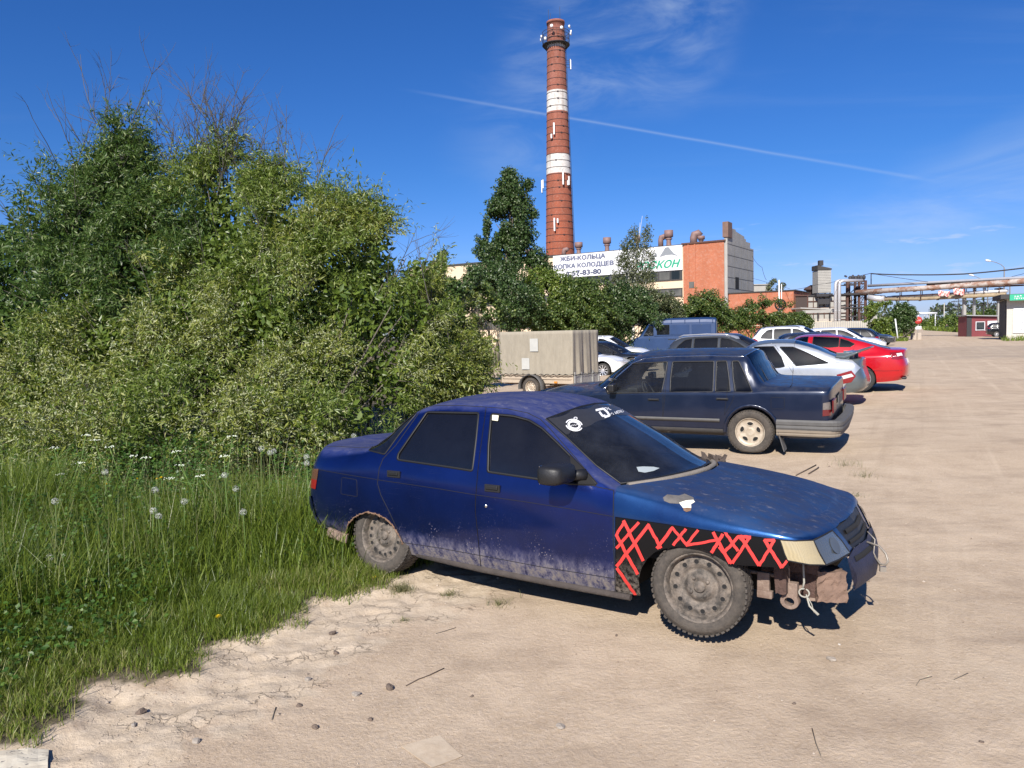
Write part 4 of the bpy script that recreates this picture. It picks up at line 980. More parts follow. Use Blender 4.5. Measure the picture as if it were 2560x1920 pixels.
def rough(o_, cuts, amp, seed=1):
    """dent and tear a plain block into something broken"""
    o_.modifiers.clear(); bm = bmesh.new(); bm.from_mesh(o_.data); bmesh.ops.remove_doubles(bm, verts=bm.verts, dist=1e-4); bmesh.ops.subdivide_edges(bm, edges=bm.edges, cuts=cuts, use_grid_fill=True); r_ = random.Random(seed)
    for v in bm.verts: v.co += Vector((r_.uniform(-amp, amp), r_.uniform(-amp, amp), r_.uniform(-amp, amp)))
    bm.to_mesh(o_.data); bm.free()
# the wrecked front corner under the headlamp
jn = MB(); jn.smooth = False
jn.box((0, 0, 0), (.30, .16, .17), M=Matrix.Translation((3.13, -.42, .33)) @ Matrix.Rotation(R(-66), 4, 'Z') @ Matrix.Rotation(R(-6), 4, 'Y'))
jn_o = jn.build('splintered_crash_beam', simple('splintered_beam', (.17, .11, .08), .95, var=.5, nscale=14, bump=1.0, bscale=40), hero, bevel=.006); rough(jn_o, 6, .0065)
j2 = MB(); j2.tube([(2.80, -.60, .33), (2.99, -.60, .325)], .014, 6)
j2.box((2.92, -.62, .27), (.07, .03, .15)); j2.box((2.93, -.63, .20), (.085, .035, .05)); j2.box((3.03, -.58, .30), (.05, .04, .20), rz=.3)
j2.tube([(2.98, -.60, .24), (3.06, -.59, .22), (3.12, -.50, .25), (3.16, -.4, .27)], .016, 8)
j2.lathe([(.028, -.03), (.052, -.03), (.052, .03), (.028, .03), (.028, -.03)], c=(3.06, -.58, .165), n=18, axis='Y'); j2.box((3.06, -.58, .24), (.085, .05, .10)); j2.box((3.15, -.45, .18), (.10, .20, .02), rz=.4)
j2.v = [(x_-.09, y_, z_*.86+.10) for x_, y_, z_ in j2.v]
j2.build('bent_bracket', M_rustd, hero, bevel=.004)
j3 = MB(); j3.cur = 0
j3.tube([(3.10, -.585, .50), (3.105, -.60, .40), (3.11, -.605, .32), (3.10, -.60, .27)], .006, 6)
j3.tube([(3.10, -.60, .27)]+[(3.11+.028*math.cos(g), -.605, .25+.028*math.sin(g)) for g in np.linspace(1.6, 7.5, 14)], .005, 6); j3.tube([(3.12, -.60, .24), (3.14, -.61, .17), (3.19, -.62, .125)], [.004, .006, .009], 6)
j3.tube([(3.12, -.60, .24), (3.15, -.60, .18), (3.165, -.61, .13)], .003, 5)
j3.v = [(x_-.06, y_, z_*.86+.09) for x_, y_, z_ in j3.v]
j3.build('loose_wire', simple('pale_wire', (.34, .33, .28), .8), hero)
# splash guard and dark engine bay behind the missing bumper corner
j4 = MB(); j4.box((0, 0, 0), (.24, .03, .20), M=Matrix.Translation((2.99, -.50, .36)) @ Matrix.Rotation(R(-12), 4, 'Z')); j4.box((0, 0, 0), (.12, .02, .10), M=Matrix.Translation((2.86, -.55, .40)) @ Matrix.Rotation(R(20), 4, 'X')); j4.box((2.93, -.40, .42), (.06, .5, .26)); j4.box((3.02, -.35, .46), (.20, .45, .10)); j4_o = j4.build('crumpled_inner_panel', simple('soot_brown_metal', (.085, .05, .04), .95, var=.5, nscale=18, bump=.9), hero); rough(j4_o, 3, .006)
# tow hook of bent wire on the nose, license plate holder edge, bumper slots
hk = MB(); hb = (3.33, -.05, .50)
hk.tube([(3.29, -.02, .50), (3.36, -.03, .485), (3.40, -.06, .45), (3.415, -.075, .41), (3.40, -.075, .385), (3.37, -.06, .385), (3.335, -.03, .42)], .0065, 7); hk.tube([(3.29, 0, .56), (3.335, -.02, .52), (3.33, -.03, .44), (3.37, -.05, .36)], .004, 6); hk.box((3.385, -.06, .355), (.035, .02, .03), rz=.4)
hk.build('tow_wire', simple('galvanised_wire', (.28, .25, .21), .5, .4), hero)
sl_ = MB()
strip(HS, [(18.5, 2.62), (18.75, 2.6), (19, 2.6)], .028, .006, sl_); strip(HS, [(18.45, 2.3), (18.7, 2.28), (19, 2.28)], .022, .006, sl_); strip(HS, [(18.3, 1.75), (18.6, 1.7), (19, 1.7)], .03, .014, sl_)
sl_.build('grille_slots', M_dark, hero)
# bowls and bulb behind the headlamp glass
uv_ = (17.95, 2.45); p = HS.ev(*uv_); nn = HS.nrm(*uv_)
for s_ in (-1, 1):
    c = Vector((p[0], p[1]*(-s_), p[2])); nv = Vector((nn[0], nn[1]*(-s_), nn[2])); M4 = Matrix.Translation(c) @ nv.to_track_quat('Z', 'Y').to_matrix().to_4x4()
    h2 = MB(); h2.lathe([(.048, .0085), (.040, .0078), (.02, .0075), (0, .0074)], n=20, M=M4); h2.build('reflector_bowl', simple('dull_reflector', (.10, .11, .12), .25, .3), hero)
# ---------------------------------------------------------------- the other cars
q8 = cp(3.568, 1680, 800); q9 = cp(4.424, 1200, 800)
def build_car(label, P, paint, name='parked_car', cat='car', wins=(), screens=(), lamps=(), parts=(), seams=(), wheels=(), arches=(), group='cars parked on the dirt lot', wstyle='spoke5', wr=.31, wrim=.20, wtm=None, wrm=None, wflat=0, handles=(), glass=None, roofmat=None, trim=None, detail=True, ubx=(-.6, 3.2), ubw=.72, sz=.15, rub=.02, cab=(.42, 1.2, .36, (1.05, .25), 1.95), winmats=None):
    S = P.S; S_, sd = S, ('near', 'far'); t_ = thing(name, label, cat, P.loc, rot=P.rot, group=group); k = -P.side
    regs = [(n_, uv_) for n_, uv_, m_ in parts]+[('screen%d' % i, u) for i, u in enumerate(screens)]+[('win%d' % i, u) for i, u in enumerate(wins)]+[('lamp%d' % i, l[1]) for i, l in enumerate(lamps)]+[('void', a) for a in arches]
    UV, RR = panels(S, regs, du=.2, dv=.25)
    smesh(S, UV, RR['body'], 'body', paint, t_)
    gl = glass or M_seed
    for n_, uv_, m_ in parts:
        if n_ in RR and m_ is not None: smesh(S, UV, RR[n_], n_, m_, t_, .003)
    for i, u in enumerate(screens):
        if 'screen%d' % i in RR: smesh(S, UV, RR['screen%d' % i], 'windscreen' if i else 'rear_screen', M_see if i else gl, t_, -.004)
    rb = MB()
    for i, u in enumerate(wins):
        if 'win%d' % i in RR:
            for q in sd: smesh(S, UV, RR['win%d' % i], 'window', (winmats or [gl]*9)[i], t_, -.008, q)
        if rub: strip(S, u, rub, .002, rb, closed=True)
    for u in screens:
        if rub: strip(S, [p for p in u if p[1] < 7.9], rub, .002, rb)
    for i, (n_, uv_, m_) in enumerate(lamps):
        if 'lamp%d' % i in RR:
            for q in sd: smesh(S, UV, RR['lamp%d' % i], n_, m_, t_, .008, q)
    if rb.v: rb.build('window_rubber', trim or M_rub, t_)
    sb = MB()
    for s_ in seams: strip(S, s_[0], s_[1] if len(s_) > 1 else .006, .0016, sb, closed=len(s_) > 2)
    if sb.v: sb.build('panel_gaps', M_seam, t_)
    hi_ = cab[0]+.06 if cab else .77; cab and cabin(t_, *cab)
    ub = MB(); ub.box(((ubx[0]+ubx[1])/2, 0, .42), (ubx[1]-ubx[0], ubw*1.35, .20 if cab else .34)); ub.box(((ubx[0]+ubx[1])/2, 0, (.40+hi_)/2+.03), ((ubx[1]-ubx[0])*.86, ubw*2, max(.1, hi_-.40))); ub.build('underbody', M_dark, t_)
    for (x_, y_) in wheels:
        for q in (-1, 1):
            fl = wflat if (q == k*-1*-1 and x_ < 1) else 0
            wheel(t_, (x_, q*y_, wr-(wflat*wr*.5 if fl else 0)), wr, .20, wrim, wstyle, side=q, tm=wtm, rm=wrm, detail=detail, flat=wflat if x_ < 1 else 0)
    for (uv_, w_) in handles:
        for q in (-1, 1):
            p = S.ev(*uv_); b = MB(); b.box((p[0], q*(-p[1]+.006), p[2]), (w_, .02, .03)); b.box((p[0], q*(-p[1]+.014), p[2]+.002), (w_*.8, .022, .018)); b.build('door_handle', M_trim, t_, bevel=.004)
    return t_
def archuv(S, cx, cz, r, n=12):
    """wheel opening as a (u,v) outline reaching below the sill"""
    pts = []
    for i in range(n+1):
        g = math.pi*i/n; pts.append((cx-r*math.cos(g), cz+r*math.sin(g)))
    a = S.poly([(cx-r, max(.26, cz-.02))]+pts[1:-1]+[(cx+r, max(.26, cz-.02))], closed=False, step=.08, vr=(0, 3.5))
    return a+[(a[-1][0], 0.0), (a[0][0], 0.0)]

# ---- dark blue boxy sedan
VR = [
 (-1.07, 0, .26, .36, .50, .85, -1.06, 0, .955, -1.02, 0, .968, -.80, .98),
 (-1.065, .62, .26, .36, .50, .85, -1.055, .61, .95, -1.0, .54, .966, -.72, .98, (.04, .02, 0, 0)),
 (-1.01, .845, .26, .36, .52, .85, -1.01, .80, .935, -.94, .72, .958, -.60, .975),
 (-.85, .868, .25, .36, .56, .86, -.85, .815, .94, -.80, .735, .96, -.45, .975),
 (-.35, .875, .24, .36, .60, .86, -.35, .82, .935, -.33, .735, .965, -.27, .98),
 (-.15, .876, .24, .36, .60, .86, -.15, .825, .925, -.16, .70, .985, -.19, .995),
 (.0, .876, .24, .36, .60, .86, .0, .828, .905, -.01, .645, 1.20, -.06, 1.22),
 (.13, .876, .24, .36, .60, .86, .13, .828, .885, .12, .615, 1.365, .07, 1.425),
 (.45, .876, .24, .36, .60, .86, .45, .83, .88, .45, .605, 1.38, .45, 1.455),
 (1.2, .876, .24, .36, .60, .855, 1.2, .83, .875, 1.2, .605, 1.375, 1.2, 1.455),
 (1.68, .876, .24, .36, .60, .85, 1.68, .83, .87, 1.62, .60, 1.345, 1.72, 1.425),
 (1.86, .876, .24, .36, .60, .845, 1.86, .83, .865, 1.80, .62, 1.28, 1.92, 1.35),
 (2.08, .875, .24, .36, .60, .84, 2.08, .825, .86, 2.06, .685, 1.06, 2.30, 1.11),
 (2.28, .872, .24, .36, .60, .83, 2.28, .82, .85, 2.27, .745, .875, 2.58, .915),
 (2.62, .868, .24, .36, .60, .80, 2.62, .81, .825, 2.63, .72, .855, 2.82, .895),
 (3.1, .86, .25, .36, .60, .775, 3.1, .80, .80, 3.1, .70, .825, 3.2, .86),
 (3.42, .82, .27, .36, .55, .74, 3.40, .76, .765, 3.38, .67, .785, 3.43, .81),
 (3.56, .58, .27, .36, .55, .70, 3.48, .55, .735, 3.46, .48, .755, 3.50, .775),
 (3.60, 0, .27, .36, .55, .70, 3.52, 0, .735, 3.50, 0, .75, 3.50, .77)]
VS = Surf(VR); VP = Placed(VS, (3.771, 11.431, .115), 150.86, 0, -2.6, side=1)
def vq(pts, ur=(4, 13.5), vr=(3.3, 5.3), **k): return VP.poly(q3(pts), ur=ur, vr=vr, **k)
M_navy = carpaint('dusty_navy_paint', (.005, .012, .036), .25, .32, .55, .5, .25, .30, dustcol=(.075, .076, .082))
VW = [vq([(715, 268), (780, 258), (942, 250), (928, 330), (912, 404), (760, 407), (640, 410), (632, 385), (670, 330)], rnd=3),
      vq([(968, 250), (1176, 247), (1170, 400), (955, 402), (958, 330)], rnd=3), vq([(1188, 247), (1240, 246), (1250, 320), (1258, 400), (1183, 401)], rnd=3),
      vq([(1268, 246), (1300, 246), (1335, 320), (1370, 402), (1283, 402), (1272, 330)], rnd=3)]
VLamp = VP.poly(q3([(1724, 458), (1758, 452), (1763, 490), (1723, 492)]), ur=(1, 3.6), vr=(1.4, 3.3)); VLamp2 = VP.poly(q3([(1723, 493), (1763, 491), (1764, 520), (1722, 524)]), ur=(1, 3.6), vr=(1.4, 3.3))
vs_seam = [([*vq([(945, 248), (932, 330), (920, 410), (918, 552)], vr=(1, 5.3))],), ([*vq([(1262, 246), (1272, 330), (1278, 415), (1268, 450), (1228, 520)], vr=(1, 5.3))],), (vq([(1463, 430), (1530, 430), (1530, 487), (1463, 487)], vr=(1, 4)), .005, 1)]
VRG = [(5.15, 5.55), (6.95, 5.3), (6.97, 6.5), (6.95, 8), (5.1, 8), (5.12, 6.5)]
VWS = [(11.0, 5.25), (12.95, 5.3), (12.97, 6.5), (12.97, 8), (10.95, 8)]
volvo = build_car('dusty dark navy boxy sedan with cream five-hole wheels, directly behind the battered sedan', VP, M_navy, wins=VW, screens=[VRG, VWS],
    lamps=[('side_lamp', VLamp, simple('grimy_clear_lamp', (.15, .13, .12), .3, var=.4, nscale=30)), ('tail_lamp', VLamp2, lampmat('dark_red_lamp', (.13, .012, .014)))], seams=vs_seam, wheels=[(0, .775), (2.77, .775)], arches=[archuv(VS, -.02, .33, .345), archuv(VS, 2.77, .33, .335)],
    wstyle='five', wr=.317, wrim=.195, wtm=M_dtyre, wrm=M_alloyd, wflat=.10, handles=[(VP.uv(q3([(872, 440)])[0], vr=(2, 4)), .17), (VP.uv(q3([(1218, 437)])[0], vr=(2, 4)), .17)], ubx=(-.7, 3.3), ubw=.78, trim=M_trim, winmats=[M_see, M_seed, M_seed, M_seed], cab=(.34, 1.1, .36, (1.15, .3), 2.0))
# wing arch lips, rubbing strips, wraparound bumper, flap, aerial, lamps, mirror, lower skirt
for ax_, ar_ in ((-.02, .375), (2.77, .365)):
    for q_ in ('near', 'far'): b = MB(); strip(VS, archuv(VS, ax_, .33, ar_)[:-2], .033, .020, b, q_); b.build('arch_flare', M_navy, volvo)
b = MB(); strip(VS, VS.poly([(.42, .475), (1.3, .475), (2.36, .475)], False, vr=(1, 3)), .05, .012, b); b.build('rubbing_strip', M_trimg, volvo)
b = MB(); strip(VS, VS.poly([(.38, .30), (1.3, .30), (2.38, .30)], False, vr=(0, 2)), .11, .006, b); b.build('lower_skirt', simple('dusty_black_skirt', (.035, .032, .03), .8, var=.4, nscale=20, bump=.3), volvo)
def bumper_loop(x0, xe, y, zc, h, d, name, mat, par, corner=.16, top=None):
    """wraparound bumper bar built as a solid section swept round the end of a car"""
    sg = 1 if xe > x0 else -1; path = [(x0, -y), (xe-sg*corner*1.6, -y-.004)]
    path += [(xe-sg*corner*(1-math.sin(g)), -y+corner*(1-math.cos(g))) for g in np.linspace(.3, math.pi/2, 5)]; path += [(xe+sg*.02, -.3), (xe+sg*.03, 0)]
    path += [(a, -b_) for a, b_ in path[::-1][1:]]
    sec = [(-d, -h/2), (0, -h/2), (.008, -h*.3), (.0, -h*.05), (.012, h*.02), (.012, h*.32), (-.004, h/2), (-d, h/2)]
    m = MB(); n = len(path); vs = []
    for i, (a, b_) in enumerate(path):
        p0 = np.array(path[max(i-1, 0)]); p1 = np.array(path[min(i+1, n-1)]); d_ = p1-p0; d_ = d_/np.hypot(*d_); nn = np.array([d_[1], -d_[0]])
        c0 = np.array([x0*.5+xe*.2, 0]); nn = nn if nn@(np.array([a, b_])-c0) > 0 else -nn
        for (o_, zz) in sec: vs.append((a+nn[0]*o_, b_+nn[1]*o_, zc+zz))
    ns = len(sec); fs = [(i*ns+k, i*ns+(k+1) % ns, (i+1)*ns+(k+1) % ns, (i+1)*ns+k) for i in range(n-1) for k in range(ns)]; fs += [tuple(range(ns)), tuple((n-1)*ns+k for k in range(ns))]
    m.add(vs, fs, False); return m.build(name, mat, par)
bumper_loop(-.36, -1.20, .885, .445, .14, .10, 'rear_bumper', M_trimg, volvo); bumper_loop(-.36, -1.17, .875, .34, .10, .10, 'bumper_valance', simple('sand_dusted_valance', (.20, .165, .125), .85, var=.2), volvo)
bumper_loop(3.2, 3.68, .88, .45, .16, .10, 'front_bumper', M_trimg, volvo)
b = MB(); b.box((-.50, .81, .24), (.03, .22, .30), M=Matrix.Translation((-.44, .79, .235)) @ Matrix.Rotation(R(18), 4, 'Y')); b.box((-.50, -.81, .24), (.03, .22, .30), M=Matrix.Translation((-.44, -.79, .235)) @ Matrix.Rotation(R(18), 4, 'Y'))
b.v = [(x_, y_*.999, z_) for x_, y_, z_ in b.v]
b2 = MB()
for s_ in (1, -1): b2.box((0, 0, 0), (.012, .20, .30), M=Matrix.Translation((-.42, s_*.78, .21)) @ Matrix.Rotation(R(16), 4, 'Y'))
b2.build('mud_flap', M_trimg, volvo)
b = MB(); p = VS.ev(*VP.uv(q3([(1557, 377)])[0], vr=(3.5, 6))); b.tube([(p[0], -p[1], p[2]-.01), (p[0]-.03, -p[1]-.02, p[2]+.04), (p[0]-.06, -p[1]-.05, p[2]+.62)], [.006, .003, .0015], 6); b.build('aerial', M_trim, volvo)
b = MB(); b.box((2.02, .93, .93), (.10, .19, .12)); b.box((2.08, .84, .90), (.06, .08, .05)); b.box((2.02, -.93, .93), (.10, .19, .12)); b.box((2.08, -.84, .90), (.06, .08, .05)); b.build('door_mirror', M_trim, volvo, bevel=.02)
b = MB(); strip(VS, VS.poly([(.13, 1.372), (.6, 1.385), (1.2, 1.38), (1.62, 1.35), (1.80, 1.28), (2.06, 1.06), (2.27, .88)], False, vr=(4.4, 5.2)), .012, .005, b); strip(VS, [(7.0, 5.1), (7.0, 6), (7.0, 7), (7.0, 8)], .012, .004, b); b.build('drip_rail', M_chrome, volvo)
for s_ in (1, -1):
    b = MB(); b.box((-1.083, s_*.66, .70), (.02, .32, .17)); b.build('tail_lamp', simple('dark_red_lens', (.10, .012, .014), .25), volvo)
b = MB(); b.box((-1.09, 0, .72), (.012, .5, .13)); b.build('licence_plate_recess', M_trimg, volvo)

# ---- silver hatchback with a boot spoiler
SR = [
 ((-.86, -.95, -.95, -.88), 0, .30, .40, .55, .80, -.87, 0, .99, -.82, 0, 1.01, -.70, 1.02),
 ((-.845, -.93, -.93, -.865), .50, .30, .40, .55, .80, -.85, .45, .985, -.79, .40, 1.005, -.66, 1.02),
 ((-.75, -.80, -.80, -.77), .76, .29, .40, .56, .80, -.74, .66, .965, -.66, .58, .99, -.55, 1.015),
 (-.55, .81, .27, .38, .56, .80, -.55, .735, .955, -.48, .66, 1.00, -.42, 1.045),
 (-.30, .835, .24, .36, .56, .79, -.30, .77, .945, -.26, .665, 1.075, -.18, 1.13),
 (.0, .84, .21, .34, .55, .78, .0, .79, .93, .02, .635, 1.19, .08, 1.26),
 (.30, .84, .20, .34, .55, .77, .30, .80, .92, .32, .61, 1.285, .38, 1.365),
 (.60, .84, .20, .34, .55, .76, .60, .805, .91, .60, .595, 1.33, .62, 1.415),
 (1.0, .84, .20, .34, .55, .75, 1.0, .81, .90, 1.0, .59, 1.33, 1.0, 1.425),
 (1.35, .84, .20, .34, .55, .73, 1.33, .81, .885, 1.28, .58, 1.29, 1.36, 1.39),
 (1.55, .84, .20, .34, .55, .72, 1.52, .805, .875, 1.45, .61, 1.22, 1.54, 1.32),
 (1.80, .836, .20, .34, .55, .70, 1.76, .80, .86, 1.70, .68, 1.04, 1.90, 1.11),
 (2.0, .834, .20, .34, .55, .68, 1.98, .79, .84, 1.97, .73, .86, 2.25, .90),
 (2.5, .83, .20, .34, .55, .67, 2.5, .775, .77, 2.5, .68, .80, 2.62, .85),
 (3.0, .79, .22, .36, .53, .66, 2.98, .71, .69, 2.93, .60, .715, 2.97, .765),
 (3.25, .50, .22, .36, .53, .65, 3.08, .46, .68, 3.04, .39, .70, 3.04, .73), (3.32, 0, .22, .36, .53, .65, 3.14, 0, .68, 3.1, 0, .70, 3.06, .72)]
SS = Surf(SR); SP = Placed(SS, (6.95, 17.0, .17), 150.5, 0, 0, side=1)
def sq(pts, ur=(0, 13.5), vr=(3, 5.4), **k): return SP.poly(q8(pts), ur=ur, vr=vr, **k)
M_silver = carpaint('silver_paint', (.50, .53, .56), .55, .32, .9, .05, .25, .32); M_gun = carpaint('grey_green_paint', (.115, .14, .15), .45, .35, .8, .12, .3, .35)
sroof = [(u_, 5.12) for u_ in np.linspace(3.0, 9.9, 20)]+[(10, 6), (10, 8), (3.0, 8)]
stail = [(0, 0), (0, 3.0), (1.3, 3.05), (2.1, 2.6), (2.6, 2.0), (3.0, 1.4), (3.4, 0)]
silver = build_car('silver hatchback with grey tail and curved boot spoiler, behind the navy boxy sedan', SP, M_silver,
    parts=[('roof', sroof, M_gun), ('tail_bumper', stail, M_gun), ('boot_lid', [(0, 3.0), (1.3, 3.0), (1.9, 3.4), (2.3, 4.2), (2.6, 4.9), (3.0, 5.15), (3.0, 8), (0, 8)], M_gun)],
    wins=[sq([(730, 240), (905, 236), (975, 330), (1005, 415), (960, 425), (850, 430)], rnd=2), sq([(960, 240), (1080, 240), (1200, 290), (1400, 385), (1300, 395), (1105, 408), (1040, 330)], rnd=3)],
    screens=[[(3.3, 5.6), (4.5, 5.3), (6.6, 5.25), (6.65, 6.5), (6.65, 8), (3.3, 8)], [(10.0, 5.25), (12, 5.3), (12, 8), (9.95, 8)]],
    lamps=[('tail_lamp', SP.poly(q8([(1468, 488), (1600, 450), (1640, 500), (1600, 555), (1510, 572), (1490, 540)]), ur=(0, 5), vr=(1, 4)), M_redl)],
    seams=[(sq([(918, 225), (1000, 320), (1080, 420), (1083, 480)], vr=(2, 5.3)),), (sq([(1097, 413), (1300, 397), (1500, 378)], vr=(2, 5)),)],
    wheels=[(0, .74), (2.49, .74)], arches=[archuv(SS, 0, .30, .33), archuv(SS, 2.49, .30, .33)], wr=.29, wstyle='spoke7', detail=False, wrm=M_alloy, sz=.12)
decal(SS, SP.poly(q8([(1492, 505), (1600, 478), (1622, 502), (1500, 535)]), ur=(0, 5), vr=(1, 4)), 'reversing_lens', M_clr, silver, .011, 1)
b = MB()   # whale-tail spoiler standing off the lid on two feet
vs = []; prof_ = [(-.60, 1.135), (-.78, 1.105), (-.97, 1.175), (-1.05, 1.225), (-1.03, 1.245), (-.92, 1.215), (-.78, 1.155), (-.62, 1.165)]; ys = np.linspace(-.72, .72, 15); n_ = len(prof_)
for y_ in ys:
    e = abs(y_)/.72; dz = -.055*e**4; dx = .26*e**3
    for (a, z_) in prof_: vs.append((a*(1-.0*e)+dx, y_, z_+dz-.05*e**6))
fs = [(i*n_+k, i*n_+(k+1) % n_, (i+1)*n_+(k+1) % n_, (i+1)*n_+k) for i in range(len(ys)-1) for k in range(n_)]+[tuple(range(n_)), tuple((len(ys)-1)*n_+k for k in range(n_))]
b.add(vs, fs, True)
for s_ in (1, -1): b.box((-.62, s_*.52, 1.05), (.16, .05, .18)); b.box((-.50, s_*.68, 1.06), (.26, .04, .14))
b.build('boot_spoiler', M_gun, silver, bevel=.008)

# ---- red liftback
OR_ = [
 ((-.95, -1.05, -1.06, -1.0), 0, .30, .42, .62, .86, -1.00, 0, 1.03, -.96, 0, 1.06, -.82, 1.08),
 ((-.93, -1.02, -1.035, -.98), .50, .30, .42, .62, .86, -.98, .47, 1.025, -.92, .42, 1.05, -.76, 1.08),
 ((-.84, -.90, -.915, -.88), .80, .29, .42, .62, .85, -.86, .70, 1.00, -.76, .62, 1.04, -.62, 1.085),
 (-.62, .885, .26, .40, .62, .85, -.62, .79, .99, -.55, .68, 1.06, -.42, 1.13),
 (-.30, .905, .23, .36, .62, .84, -.30, .82, .975, -.26, .67, 1.16, -.12, 1.235),
 (.05, .907, .20, .34, .62, .83, .05, .835, .96, .10, .64, 1.27, .22, 1.34),
 (.45, .907, .19, .34, .62, .82, .45, .84, .945, .48, .60, 1.355, .58, 1.425),
 (.90, .907, .19, .34, .62, .81, .90, .845, .93, .90, .585, 1.385, .95, 1.46),
 (1.35, .907, .19, .34, .62, .80, 1.35, .845, .92, 1.33, .58, 1.365, 1.38, 1.45),
 (1.65, .905, .19, .34, .62, .79, 1.63, .84, .91, 1.56, .60, 1.29, 1.65, 1.385),
 (2.0, .90, .19, .34, .62, .78, 1.98, .83, .90, 1.90, .68, 1.10, 2.12, 1.17),
 (2.28, .90, .20, .34, .62, .77, 2.26, .815, .87, 2.26, .75, .90, 2.5, .95),
 (2.8, .89, .20, .36, .60, .74, 2.8, .79, .82, 2.8, .70, .85, 2.9, .90),
 (3.3, .82, .22, .38, .56, .70, 3.25, .70, .74, 3.2, .60, .77, 3.22, .82),
 (3.58, .52, .22, .38, .56, .68, 3.38, .46, .71, 3.34, .40, .74, 3.34, .77), (3.64, 0, .22, .38, .56, .68, 3.42, 0, .71, 3.40, 0, .73, 3.38, .75)]
OS = Surf(OR_); OP = Placed(OS, (9.13, 19.68, .215), 150.5, 0, 0, side=1)
def oq(pts, ur=(0, 13), vr=(3, 5.4), **k): return OP.poly(q8(pts), ur=ur, vr=vr, **k)
M_red = carpaint('bright_red_paint', (.50, .005, .012), .25, .25, 1.0, .03, .10, .25)
red = build_car('bright red liftback with black windows and silver spoked wheels, rearmost of the close row', OP, M_red,
    wins=[oq([(1040, 172), (1120, 155), (1218, 148), (1210, 200), (1100, 200)], rnd=2), oq([(1262, 148), (1492, 158), (1485, 238), (1400, 245), (1250, 225)], rnd=2), oq([(1503, 165), (1570, 185), (1630, 215), (1590, 240), (1494, 240)], rnd=2)],
    screens=[[(2.35, 5.5), (3.5, 5.3), (5.75, 5.25), (5.8, 6.5), (5.8, 8), (2.3, 8)], [(9.1, 5.25), (10.95, 5.3), (10.95, 8), (9.05, 8)]],
    lamps=[('tail_lamp', OP.poly(q8([(1940, 292), (2000, 285), (2065, 292), (2078, 340), (2020, 352), (1960, 348)]), ur=(0, 4), vr=(2, 4.2)), M_redl)],
    seams=[(oq([(1235, 148), (1245, 230), (1250, 300)], vr=(2, 5)),), (OP.poly(q8([(1640, 215), (1610, 280), (1580, 330)]), False, vr=(2, 5)),), (OP.poly(q8([(1720, 450), (1900, 455), (2080, 450)]), False, ur=(0, 6), vr=(.5, 3)), .008)],
    wheels=[(0, .79), (2.686, .79)], arches=[archuv(OS, 0, .33, .355), archuv(OS, 2.686, .33, .355)], wr=.325, wrim=.225, wstyle='spoke5', wrm=M_alloy, detail=True, ubw=.8)
decal(OS, OP.poly(q8([(2000, 300), (2045, 293), (2055, 318), (2010, 326)]), ur=(0, 4), vr=(2, 4.2)), 'reversing_lens', M_clr, red, .012, 1)
b = MB()
for s_ in (1, -1): b.box((-.96, s_*.60, .34), (.10, .30, .05))
b.build('bumper_insert', M_trim, red, bevel=.015)

# ---- five-door shape shared by the crossovers and the estate
def five(h=1.60, w=.90, l=1.0, tail=0.0, belt=1.0, roofend=-.55):
    """rear axle at 0, wheelbase 2.65; h roof height, tail how far the tailgate leans"""
    k = h/1.6; r = lambda z: z*k
    rows = [((-.86, -.97, -.98, -.94), 0, .32, .45, .66, r(.92), -.93, 0, r(1.04), -.90+tail*.2, 0, r(1.10), -.72+tail*.6, r(1.42)),
     ((-.84, -.95, -.96, -.92), .55, .32, .45, .66, r(.92), -.915, .54, r(1.04), -.88+tail*.2, .50, r(1.10), -.70+tail*.6, r(1.42)),
     ((-.77, -.83, -.84, -.81), w*.93, .30, .45, .66, r(.91), -.80, w*.87, r(1.03), -.74+tail*.3, w*.78, r(1.16), -.58+tail*.7, r(1.50)),
     (-.62, w*.985, .27, .42, .66, r(.90), -.62, w*.92, r(1.02), -.56+tail*.4, w*.73, r(1.36), -.46+tail*.7, r(1.545)),
     (-.35, w, .23, .38, .66, r(.89), -.35, w*.925, r(1.01), -.30+tail*.2, w*.69, r(1.47), -.25+tail*.4, r(1.57)),
     (.1, w, .20, .36, .66, r(.88), .1, w*.93, r(.995), .1, w*.67, r(1.50), .1, r(1.59)),
     (.7, w, .20, .36, .66, r(.86), .7, w*.93, r(.98), .7, w*.66, r(1.51), .7, r(1.60)),
     (1.2, w, .20, .36, .66, r(.85), 1.2, w*.93, r(.965), 1.2, w*.655, r(1.49), 1.25, r(1.59)),
     (1.55, w, .20, .36, .66, r(.84), 1.53, w*.93, r(.955), 1.45, w*.67, r(1.41), 1.52, r(1.52)),
     (1.95, w, .20, .36, .66, r(.83), 1.92, w*.92, r(.94), 1.82, w*.75, r(1.20), 2.0, r(1.28)),
     (2.25, w*.995, .20, .36, .66, r(.83), 2.23, w*.905, r(.93), 2.22, w*.83, r(.96), 2.42, r(1.03)),
     (2.75, w*.98, .22, .38, .66, r(.80), 2.75, w*.88, r(.88), 2.73, w*.78, r(.92), 2.85, r(.98)),
     (3.2, w*.91, .24, .40, .62, r(.76), 3.14, w*.80, r(.80), 3.08, w*.68, r(.84), 3.12, r(.89)),
     (3.42, .55, .24, .40, .60, r(.72), 3.26, .50, r(.76), 3.20, .44, r(.79), 3.2, r(.83)), (3.48, 0, .24, .40, .60, r(.72), 3.30, 0, r(.76), 3.26, 0, r(.78), 3.24, r(.81))]
    return Surf(rows)
